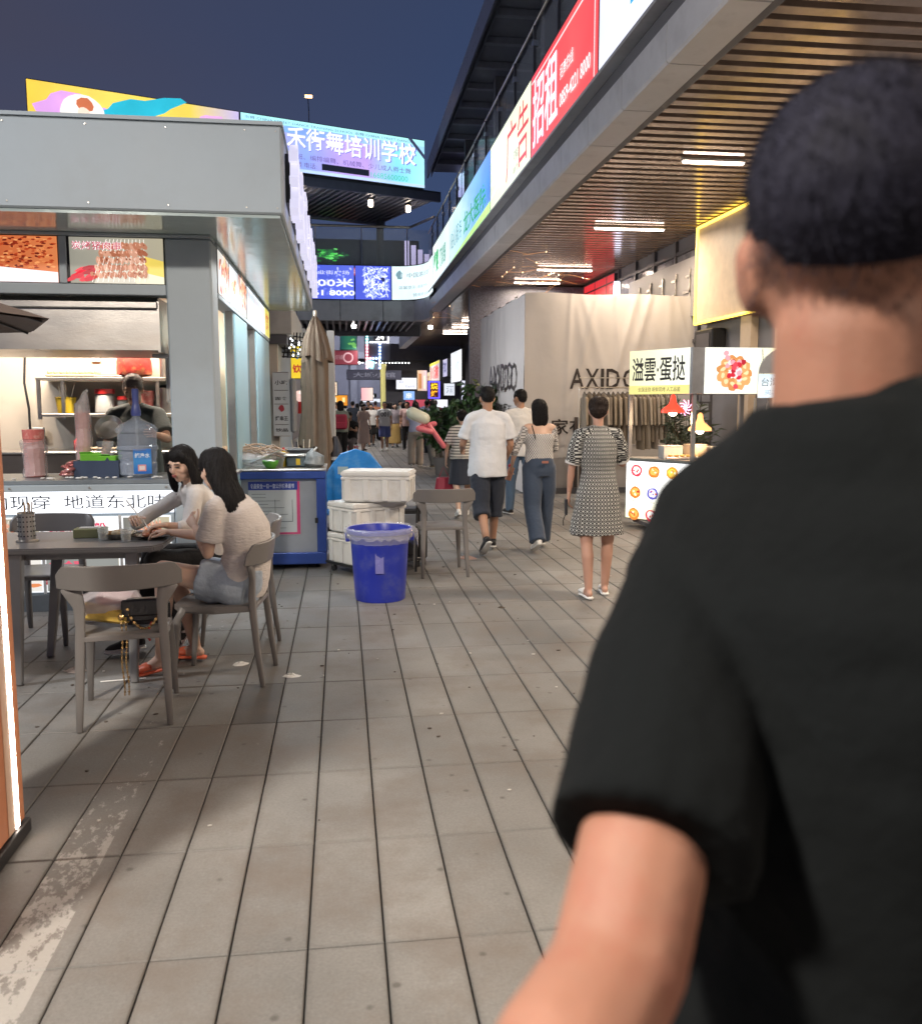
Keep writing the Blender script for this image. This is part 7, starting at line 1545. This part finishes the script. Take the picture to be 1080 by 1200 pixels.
        for k in (0, 1):
            f = sleeves[k]; r0 = (.060 if male else .054)*s; r1 = ((.062 if male else .054)+ease*.55-(.006 if vox < .007 else 0))*s; sh, el = J['sh', k], J['el', k]
            if f <= 0: continue
            if kd == 'dress': r1 = .072*s
            if f <= 1: q = sh+(el-sh)*f; b.loft([sh-(el-sh)*.06, sh, sh+(q-sh)*.5, q], [r0*.8, r0, (r0+r1)/2*(1.18 if kd == 'dress' else 1.0), r1], None, 16)
            else:
                wr = J['wr', k]; q = el+(wr-el)*(f-1); b.loft([sh-(el-sh)*.06, sh, sh+(el-sh)*.6, el], [r0*.8, r0, r0*.95, r0*.88], None, 16); b.cap(el, el+(q-el)*.1, r0*.88, r0*.86, 14); b.loft([el, el+(q-el)*.6, q], [r0*.86, r0*.8, r0*.72], None, 16)
        fin(solid(b, vox, 3, top[4] if len(top) > 4 else .009, 8, seed+7), {'tee': 't_shirt', 'dress': 'dress', 'blouse': 'blouse', 'off': 'top'}[kd], mt, t)
    if shoes[0] is not None:
        for k in (0, 1): shoe_part(t, J, k, shoes[0], shoes[1], shoes[2], max(vox*.8, .007))
    return t
W_ = 'people walking away up the lane'
vx = .011
J = stand(1.70, ((-14, 22), (12, 4)), (((12, 14), 62), ((2, 14), 40)), 2, True, (38, 0))
build_person('man in a long white T-shirt and dark knee-length shorts walking away, left of the trio', (1.50, 9.12, 0), R2(3), J, W_, top=('tee', wtee, -.28, .046, .016), bottom=('shorts', navy, 1.35, .012), hair=('fade', None), shoes=(blackc, M_white, 'shoe'), vox=vx, seed=1, sleeves=(.78, .78))
J = stand(1.76, ((16, 6), (-20, 48)), (((10, 12), 40), ((-8, 10), 20)), 3, True, (0, 50), headyaw=25)
build_person('man in white T-shirt and blue jeans half hidden behind the walking couple', (2.45, 12.1, 0), R2(8), J, W_, top=('tee', wtee2, -.20, .03, .016), bottom=('jeans', denim), hair=('short', None), shoes=(blackc, M_white, 'shoe'), vox=vx, seed=2, sleeves=(.72, .72))
offt = patt('fine_check_knit', 'check', (.22, .21, .21), (.62, .61, .60), 190)
J = stand(1.575, ((-14, 16), (14, 5)), (((8, 24), 30), ((28, 12), 70)), 2, False, (26, 0), headyaw=8)
pw = build_person('long-haired woman in an off-shoulder checked top and wide dark jeans', (2.07, 9.22, 0), R2(2), J, W_, top=('off', offt, -.02, .02, .012), bottom=('wide', denim_d), hair=('bob', None), shoes=(M_white, M_white, 'shoe'), vox=vx, seed=3, sleeves=(1.25, 1.25))
smoothme(MB().loft([J['shc']+V((-.10, -.07, .02)), J['shc']+V((-.085, -.105, -.06)), J['shc']+V((-.07, -.12, -.13))], [(.006, .003)]*3, (1, 0, 0), 6).build('strap', blackc, pw))
sn = thing('snack_bag', 'small red and cream paper snack bag held by the woman in the off-shoulder top', 'snack', (2.07, 9.22, 0), R2(2)); q = J['wr', 0]+J['hd', 0]*.08
MB().box(-.03, .03, -.02, .02, -.10, .05, M=Matrix.Translation(q) @ Matrix.Rotation(.3, 4, 'Y')).build('bag', pmat('snack_paper', (.60, .28, .18), .6, 0, .4, 16), sn, .006); MB().ell(q+V((0, 0, .06)), (.025, .02, .025), 8).build('food', red, sn)
lab = MB().box(-.035, .035, -.168, -.160, .0, .025, M=Matrix.Translation(J['hipc']+V((.02, 0, .07)))).build('waist_label', pmat('leather_label', (.32, .13, .10), .6), pw)
dressm = patt('black_white_dots', 'dots', (.018, .018, .02), (.55, .55, .52), 205)
J = stand(1.60, ((-7, 3), (6, 2)), (((4, 13), 8), ((22, 16), 78)), 2, False, (0, 0), headyaw=-12)
dw = build_person('woman in a black dress with white dots and white slippers, standing in the lane', (2.02, 6.86, 0), R2(-4), J, 'people standing in the lane', skin=pmat('skin_warm', (.46, .26, .19), .5, 0, .07, 5, .12, 90, sub=.12), top=('dress', dressm, -.78, .02, .016), hair=('bun', hair_br), shoes=(M_white, None, 'slipper'), vox=vx, seed=4, sleeves=(.85, .85))
for k in (0, 1):
    q = J['sh', k]+(J['el', k]-J['sh', k])*.86; d = (J['el', k]-J['sh', k]).normalized(); smoothme(MB().loft([q-d*.012, q+d*.012], [.066, .060], None, 18).build('white_cuff', wh, dw))
ph = thing('phone', 'black phone with a cord held at the side of the woman in the dotted dress', 'phone', (2.02, 6.86, 0), R2(-4)); q = J['wr', 0]+J['hd', 0]*.09
MB().box(-.008, .008, -.035, .035, -.08, .05, M=Matrix.Translation(q+V((-.015, .0, 0)))).build('body', M_blackp, ph, .004); MB().tube([q+V((-.02, 0, -.08)), q+V((-.035, .01, -.13)), q+V((-.03, .02, -.17))], .004, 5).build('cord', M_dark, ph)
strp = patt('thin_stripes', 'stripe', (.62, .60, .55), (.07, .07, .07), 160)
J = stand(1.45, ((-12, 12), (10, 2)), (((6, 16), 12), ((10, 10), 30)), 2, False, (18, 0))
sw_ = build_person('woman in a striped top and navy skirt, farthest left of the walkers', (1.62, 12.0, 0), 0, J, W_, top=('tee', strp, .02, .03, .01), bottom=('skirt', navy, .40), hair=('bun', None), shoes=(M_white, M_white, 'shoe'), vox=vx, seed=5, sleeves=(.8, .8))
t = thing('red_handbag', 'dark red handbag hanging from the hand of the woman in stripes', 'handbag', (1.62, 12.0, 0)); q = J['wr', 0]+J['hd', 0]*.09; rb2 = pmat('wine_leather', (.33, .03, .06), .45)
MB().loft([q+V((-.02, 0, -.14)), q+V((-.02, 0, -.36))], [(.11, .05), (.145, .06)], (1, 0, 0), 8).build('body', rb2, t, .01); MB().tube([q+V((-.09, 0, -.14)), q+V((-.03, 0, .0)), q+V((.05, 0, -.14))], .006, 6).build('strap', rb2, t)
t = thing('balloon_sword', 'pink twisted balloon sword with a pale bulb at its tip', 'balloon', (1.2, 12.0, 0), world=True)
pkb = pmat('pink_balloon', (.75, .18, .22), .3); wbn = pmat('cream_balloon', (.70, .72, .58), .3)
g_ = V((1.36, 11.95, .98)); MB().cap(g_, g_+V((-.20, 0, .28)), .035, .035, 12).build('blade', pkb, t, smooth=True); MB().cap(g_+V((-.18, -.02, .20)), g_+V((-.34, -.04, .24)), .04, .04, 12).build('guard', pkb, t, smooth=True); MB().cap(g_+V((-.12, .03, .30)), g_+V((-.30, .03, .26)), .035, .035, 12).build('guard', pkb, t, smooth=True); MB().cap(g_+V((-.26, 0, .37)), g_+V((-.42, 0, .44)), .08, .085, 16).build('bulb', wbn, t, smooth=True)

# far crowd
def far_p(label, x, y, rz, h, male, top, bottom, hair, legs=((-10, 10), (10, 4)), arms=(((4, 10), 20), ((0, 10), 20)), shoes=blackc, face=False, **k):
    J = stand(h, legs, arms, 2, male); return build_person(label, (x, y, 0), R2(rz), J, 'crowd at the far end of the lane', top=top, bottom=bottom, hair=hair, shoes=(shoes, M_white, 'shoe'), vox=.02, seed=int(x*10+y), hands=.5, **k)
G = lambda n, c: fabric(n, c)
a_ = far_p('man in a white shirt printed 100 and blue shorts, coming down the lane', 1.40, 29.5, 180, 1.62, True, ('tee', wtee, -.12, .04), ('shorts', G('blue_shorts', (.12, .16, .42)), .98), ('short', None), shoes=M_white)
p = Print(.002); p.text('100', 0, 0, .16, '50545c', .03, .26); p.build('shirt_print', FLAT, a_, (-.13, .175, 1.12), (1, 0, 0), (0, 0, 1)).matrix_local = Matrix.Rotation(pi, 4, 'Z') @ Matrix.Translation((0, -.36, 0)) if False else Matrix.Identity(4)
far_p('man in a pink shirt and black trousers among the crowd', 2.18, 30.0, 170, 1.62, True, ('tee', G('pink_shirt', (.62, .42, .40)), -.15, .03), ('trousers', blackc), ('short', None))
far_p('tall person in a slate-blue jacket standing in the crowd', 2.95, 30.8, 175, 1.72, True, ('tee', G('slate_blue', (.10, .12, .22)), -.2, .03), ('trousers', navy), ('short', None), sleeves=(1.8, 1.8))
far_p('woman with long dark hair and beige trousers, left one of the pair near the plants', 1.80, 21.9, -10, 1.60, False, ('tee', G('lilac_shirt', (.45, .48, .66)), -.02, .03), ('wide', G('beige_trousers', (.40, .35, .29))), ('long', None), arms=(((30, 15), 60), ((0, 10), 20)), shoes=M_white)
far_p('person in a black top and grey trousers, right one of the pair near the plants', 2.18, 21.3, 20, 1.64, False, ('tee', blackc, -.1, .04), ('wide', G('olive_grey', (.13, .13, .12))), ('long', None), arms=(((10, 10), 40), ((40, 20), 70)), shoes=card)
far_p('woman in a pale pink long dress on the left of the crowd', .70, 29.0, 200, 1.55, False, ('dress', G('pale_pink_dress', (.58, .44, .40)), -1.25, .03), None, ('long', None))
far_p('person in a mustard skirt behind the man with the 100 shirt', 1.85, 31.4, 180, 1.58, False, ('tee', G('dusk_top', (.25, .22, .25)), .0, .03), ('skirt', G('mustard', (.45, .30, .10)), .75), ('bob', None))
far_p('person in a pale green top with a crimson bag beside the umbrella', -.02, 23.2, 10, 1.62, False, ('tee', G('sage_top', (.30, .36, .32)), -.1, .04), ('trousers', blackc), ('bob', None))
t = thing('crimson_bag', 'crimson backpack on the person beside the umbrella', 'bag', (-.02, 23.0, 1.0)); MB().box(-.16, .16, -.09, .06, -.1, .28).build('body', pmat('crimson', (.45, .04, .09), .6), t, .04); MB().box(-.12, .12, -.11, -.091, -.07, .08).build('pocket', MATS['crimson'], t, .01)
far_p('person in a dark blue top standing left of the crowd', .42, 33.5, 0, 1.64, True, ('tee', navy, -.15, .03), ('trousers', blackc), ('short', None))
far_p('person in a black T-shirt in the middle of the crowd', 1.02, 34.5, 180, 1.66, True, ('tee', blackc, -.15, .03), ('trousers', G('grey_tr', (.16, .16, .17))), ('short', None))
far_p('woman in a white blouse with her back turned, deep in the crowd', .62, 35.5, 0, 1.56, False, ('tee', wtee2, -.05, .03), ('skirt', blackc, .5), ('long', None))
far_p('person in a maroon top at the right edge of the crowd', 3.45, 33.0, 180, 1.68, True, ('tee', G('maroon', (.22, .05, .06)), -.15, .03), ('trousers', blackc), ('short', None))
far_p('person in grey beside the stall, deep on the left', -.15, 31.0, 90, 1.6, True, ('tee', G('mid_grey', (.25, .25, .27)), -.15, .03), ('trousers', navy), ('short', None))
far_p('person in a cream top deep in the middle of the lane', 2.5, 36.5, 0, 1.6, False, ('tee', G('cream_top', (.60, .54, .44)), -.05, .03), ('wide', navy), ('bob', None))
far_p('person in a light blue shirt behind the pair near the plants', 2.62, 27.5, 10, 1.66, True, ('tee', G('light_blue', (.34, .42, .60)), -.15, .03), ('trousers', navy), ('short', None))
far_p('person in a white top and black shorts at the far left of the crowd', -.25, 28.2, 30, 1.62, True, ('tee', wtee, -.1, .03), ('shorts', blackc, .9), ('short', None))
far_p('person in a rust top deep in the lane, left of the yellow column', 1.45, 38.5, 0, 1.66, True, ('tee', G('rust_top', (.35, .12, .06)), -.1, .03), ('trousers', blackc), ('short', None))
far_p('person in a black dress deep in the lane, right of the yellow column', 2.15, 39.5, 0, 1.6, False, ('dress', blackc, -.9, .03), None, ('long', None))
far_p('person in a grey-blue shirt far off by the red counter', 3.1, 38.0, 0, 1.7, True, ('tee', G('steel_blue', (.18, .22, .30)), -.1, .03), ('trousers', blackc), ('short', None))
far_p('person in a white top far off between the crowd and the stalls', .15, 37.5, 0, 1.6, False, ('tee', wtee2, -.05, .03), ('trousers', blackc), ('bob', None))
import itertools
lt = [G('pale_%d' % k, c) for k, c in enumerate(((.62, .60, .58), (.55, .58, .62), (.60, .52, .46), (.48, .52, .50)))]
for k, (x, y, rz_, lab_) in enumerate(((1.05, 32.2, 180, 'person in a pale shirt just left of the man with the 100 shirt'), (1.72, 33.6, 5, 'person in a bluish white shirt walking off behind the 100 shirt'), (2.42, 33.0, 175, 'person in a warm cream shirt right of the pink shirt'), (-.05, 33.8, 20, 'person in a pale green shirt deep by the left stalls'), (.9, 40.5, 0, 'tiny person in a pale shirt under the dotted light sign'), (2.7, 41.5, 180, 'tiny person in a bluish white shirt by the low blue board'))):
    far_p(lab_, x, y, rz_, 1.56+.03*k, k % 2 == 0, ('tee', lt[k % 4], -.12, .03), ('trousers' if k % 2 else 'shorts', [blackc, navy, denim][k % 3]) if k % 2 else ('shorts', [blackc, navy, denim][k % 3], .95), (('short', 'bob', 'long')[k % 3], None), legs=((-12, 14), (14, 6)))
# seated one
J = stand(1.66, ((82, 88), (78, 84)), (((40, 8), 60), ((42, 8), 60)), 12, True, headpitch=-25)
build_person('person in a black T-shirt seated and bent over a phone by the stalls', (.25, 24.6, 0), R2(165), J, 'crowd at the far end of the lane', top=('tee', blackc, .0, .03), bottom=('trousers', G('taupe_tr', (.13, .11, .12)),), hair=('short', None), shoes=(blackc, M_white, 'shoe'), vox=.02, hands=.6)
t = thing('stool', 'small red plastic stool under the seated person by the stalls', 'stool', (.25, 24.62, 0), R2(165)); MB().box(-.16, .16, -.2, .12, .36, .39).build('seat', red, t, .01)
for x in (-.13, .13):
    for y in (-.17, .09): MB().tube([(x, y, .36), (x*1.15, y*1.15, 0)], .014, 5).build('leg', red, t)

# ------------------------------------------------------------------ cook behind the counter
J = stand(1.80, ((2, 2), (2, 2)), (((38, 22), 62), ((6, 12), 18)), 8, True, headpitch=-22, headyaw=0)
ck_ = build_person('cook with shaved grey hair and a dark T-shirt behind the kiosk counter', (-1.80, 8.30, 0), R2(176), J, None, top=('tee', fabric('green_black_tee', (.022, .028, .026)), -.15, .035, .010), bottom=('trousers', blackc), hair=('fade', pmat('grey_stubble', (.13, .10, .09), .7, 0, .25, 40)), shoes=(blackc, M_blackp, 'shoe'), vox=.011, sleeves=(.8, .8), face=True, seed=9)
t = thing('steel_bowl', 'round steel pan tilted in the hand of the cook', 'pan', (-1.92, 7.78, 1.33)); smoothme(MB().lathe([(.03, 0), (.09, .015), (.115, .05), (.108, .05), (.08, .02), (.0, .01)], 22, M=Matrix.Rotation(1.0, 4, 'X')).build('pan', M_steel, t))
t = thing('water_jug', 'tall clear measuring jug in front of the cook', 'jug', (-1.90, 7.52, .987)); smoothme(MB().lathe([(.055, 0), (.06, .01), (.068, .26), (.066, .262), (.05, .015)], 18).build('jug', M_clear, t))

# ------------------------------------------------------------------ woman in the cream blouse (far side, looking down at the food)
O = V((-.86, 5.93, 0))
def rel(*p): return V(p)-O
f1 = V((-1, -.28, 0)).normalized(); r1 = V((f1.y, -f1.x, 0))   # facing; her right-hand side
s = .93; J = dict(s=s, male=False, sit=True, hipc=rel(-.82, 5.95, .53), shc=rel(-.945, 5.80, 1.0), haxis=r1, saxis=r1, bend=V((.02, .03, .01)), hyaw=46, hpit=-16, face=f1, thin=.95)
J['spine'] = (J['shc']-J['hipc']).normalized(); J['head'] = rel(-.995, 5.735, 1.175)
J['sh', 0] = J['shc']-r1*.148+V((0, 0, -.01)); J['sh', 1] = J['shc']+r1*.148+V((0, 0, -.01))
J['hip', 0] = J['hipc']-r1*.085; J['hip', 1] = J['hipc']+r1*.085
J['knee', 0] = J['hip', 0]+f1*.40+V((0, 0, .03)); J['knee', 1] = J['hip', 1]+f1*.40+V((0, 0, .05))
J['ank', 0] = rel(-1.02, 5.60, .16); J['ank', 1] = rel(-1.31, 5.66, .085)
J['fd', 0] = V((-.5, -.1, -.75)).normalized(); J['fd', 1] = V((-.8, -.55, -.0)).normalized()
# her left arm (nearer the camera) lies on the table, right arm raised with chopsticks
J['el', 0] = rel(-.93, 5.50, .80); J['wr', 0] = rel(-1.06, 5.44, .83); J['hd', 0] = V((-1, -.1, -.10)); J['hu', 0] = V((0, 0, 1))
J['el', 1] = rel(-1.30, 5.80, .80); J['wr', 1] = rel(-1.27, 5.56, .86); J['hd', 1] = V((.35, -.9, .15)); J['hu', 1] = V((-.3, 0, 1)); J['curl', 1] = .6; J['curl', 0] = .45
creamf = fabric('cream_blouse', (.72, .68, .64), .8, .55)
w1 = build_person('woman with shoulder-length black hair in a cream blouse, looking down at her food', O, 0, J, 'women eating at the table', top=('blouse', creamf, .02, .02, .014), bottom=('trousers', blackc), hair=('frame', None), shoes=(patt('zebra_sneaker', 'check', (.02, .02, .02), (.7, .7, .68), 70), M_white, 'shoe'), vox=.010, sleeves=(1.45, 1.25), face=True, seed=11)
t = thing('chopstick_pair', 'pair of chopsticks in the raised hand of the woman in the cream blouse', 'chopsticks', (0, 0, 0), world=True); t.location = (-1.2, 5.5, .85)
for o_ in (0, .012): MB().tube([(-1.31, 5.60+o_, .965), (-1.145, 5.46, .80)], .0032, 6).build('chopstick', M_white, t)
# ------------------------------------------------------------------ woman in denim shorts, her back to the camera
O = V((-.60, 5.05, 0))
f2_ = V((-1, .16, 0)).normalized(); r2_ = V((f2_.y, -f2_.x, 0))
J = dict(s=.96, male=False, sit=True, hipc=rel(-.58, 5.05, .535), shc=rel(-.63, 5.05, 1.015), haxis=r2_, saxis=(r2_+V((.35, 0, 0))).normalized(), bend=V((.075, -.01, 0)), hyaw=-32, hpit=-16, face=f2_, thin=.93)
J['spine'] = (J['shc']-J['hipc']+V((-.10, 0, 0))).normalized(); J['head'] = rel(-.70, 5.08, 1.185)
J['sh', 0] = J['shc']-J['saxis']*.142-V((0, 0, .035)); J['sh', 1] = J['shc']+J['saxis']*.142-V((0, 0, .035))
J['hip', 0] = J['hipc']-r2_*.09; J['hip', 1] = J['hipc']+r2_*.09
J['knee', 0] = J['hip', 0]+f2_*.405+V((0, 0, .10)); J['knee', 1] = J['hip', 1]+f2_*.41+V((0, .02, .04))
J['ank', 0] = rel(-1.04, 5.06, .085) if False else J['knee', 0]+V((-.02, .04, -.44)); J['ank', 0] = V((rel(-1.05, 0, 0).x, rel(0, 5.14, 0).y, .10)); J['ank', 1] = V((rel(-.90, 0, 0).x, rel(0, 5.42, 0).y, .085))
J['fd', 0] = V((-.95, .1, -.25)).normalized(); J['fd', 1] = V((-.6, .3, -.05)).normalized()
J['el', 0] = rel(-.735, 4.93, .735); J['wr', 0] = rel(-.83, 5.12, .86); J['hd', 0] = V((-.35, .4, .45)); J['hu', 0] = V((-.6, -.6, .3)); J['curl', 0] = .55
J['el', 1] = rel(-.86, 5.34, .78); J['wr', 1] = rel(-1.02, 5.36, .80); J['hd', 1] = V((-1, 0, .05)); J['hu', 1] = V((0, 0, 1)); J['curl', 1] = .5
J['hairdrop'] = V((.03, -.13, -.40))
knit = pmat('cream_knit', (.68, .63, .60), .85, 0, .06, 4, .8, 30, stretch=(1, 1, 3.2))
w2 = build_person('woman with long black hair, cream knit top and frayed denim shorts, seated sideways', O, 0, J, 'women eating at the table', top=('blouse', knit, -.03, .040, .014), bottom=('shorts', grey_d, .50, .014), hair=('long', None), shoes=(pmat('orange_slipper', (.75, .16, .08), .45), None, 'slipper'), vox=.010, sleeves=(.72, .72), seed=12, face=True)

# ------------------------------------------------------------------ man close to the camera
J = stand(1.765, ((-4, 2), (6, 2)), (((-26, 24), 26), ((10, 12), 20)), 1, True, headyaw=26)
HD = R2(-58); MO = V((.360, .600, 0)); iR = Matrix.Rotation(-HD, 3, 'Z')
def wl(*p): return iR @ (V(p)-MO)
dz_ = 1.468-J['shc'].z
J['shc'] = J['shc']+V((0, 0, .045)); J['head'] = J['head']+V((0, 0, .012)); J['hs'] = .96
J['sh', 1] = J['sh', 1]+V((0, 0, .01))
J['sh', 0] = wl(.284, .672, 1.410); J['el', 0] = wl(.150, .452, 1.232); J['wr', 0] = wl(.010, .300, 1.175); J['hairwr'] = 0; J['napez'] = .038; J['head'] = J['head']+iR @ V((-.018, -.005, -.006))
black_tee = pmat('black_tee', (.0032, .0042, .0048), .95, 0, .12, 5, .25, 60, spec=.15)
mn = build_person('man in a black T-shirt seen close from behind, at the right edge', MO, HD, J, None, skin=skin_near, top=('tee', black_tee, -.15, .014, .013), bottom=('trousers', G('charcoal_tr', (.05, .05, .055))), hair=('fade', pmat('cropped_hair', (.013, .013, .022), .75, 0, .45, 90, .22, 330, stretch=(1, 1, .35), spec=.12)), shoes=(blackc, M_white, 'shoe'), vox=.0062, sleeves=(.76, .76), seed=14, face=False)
nh = MB(); Hm = headmat(J); Hi = Hm.inverted(); rn_ = random.Random(5); bod = [c for c in mn.children if c.name.startswith('body')][0].data
nape = [v for v in bod.vertices if (lambda h_: -.085 < h_.z < .01 and h_.y < .02 and abs(h_.x) < .08)(Hi @ v.co)]
for _ in range(3600):
    v = rn_.choice(nape); h_ = Hi @ v.co
    if rn_.random() > max(0, (h_.z+.055)/.06)**2.2: continue
    d = (v.normal*.5+V((rn_.gauss(0, .2), rn_.gauss(0, .2), -.8))).normalized(); p_ = v.co+V((rn_.gauss(0, .003), rn_.gauss(0, .003), rn_.gauss(0, .003))); s_ = d.cross(v.normal); s_ = s_.normalized()*.0006 if s_.length > .01 else V((.0006, 0, 0)); nh.add([p_-s_, p_+s_, p_+d*.006+v.normal*.001], [(0, 1, 2)])
nh.build('nape_stubble', MATS['cropped_hair'], mn, kind='stuff')
q = J['shc']+J['spine']*.042; ring = [q+V((.079*cos(a), .012+.074*sin(a), .006*sin(a))) for a in np.linspace(0, 2*pi, 33)]; smoothme(MB().tube(ring, .0065, 8).build('collar', pmat('ribbed_collar', (.007, .008, .010), .9, 0, .1, 5, .5, 200, spec=.15), mn))
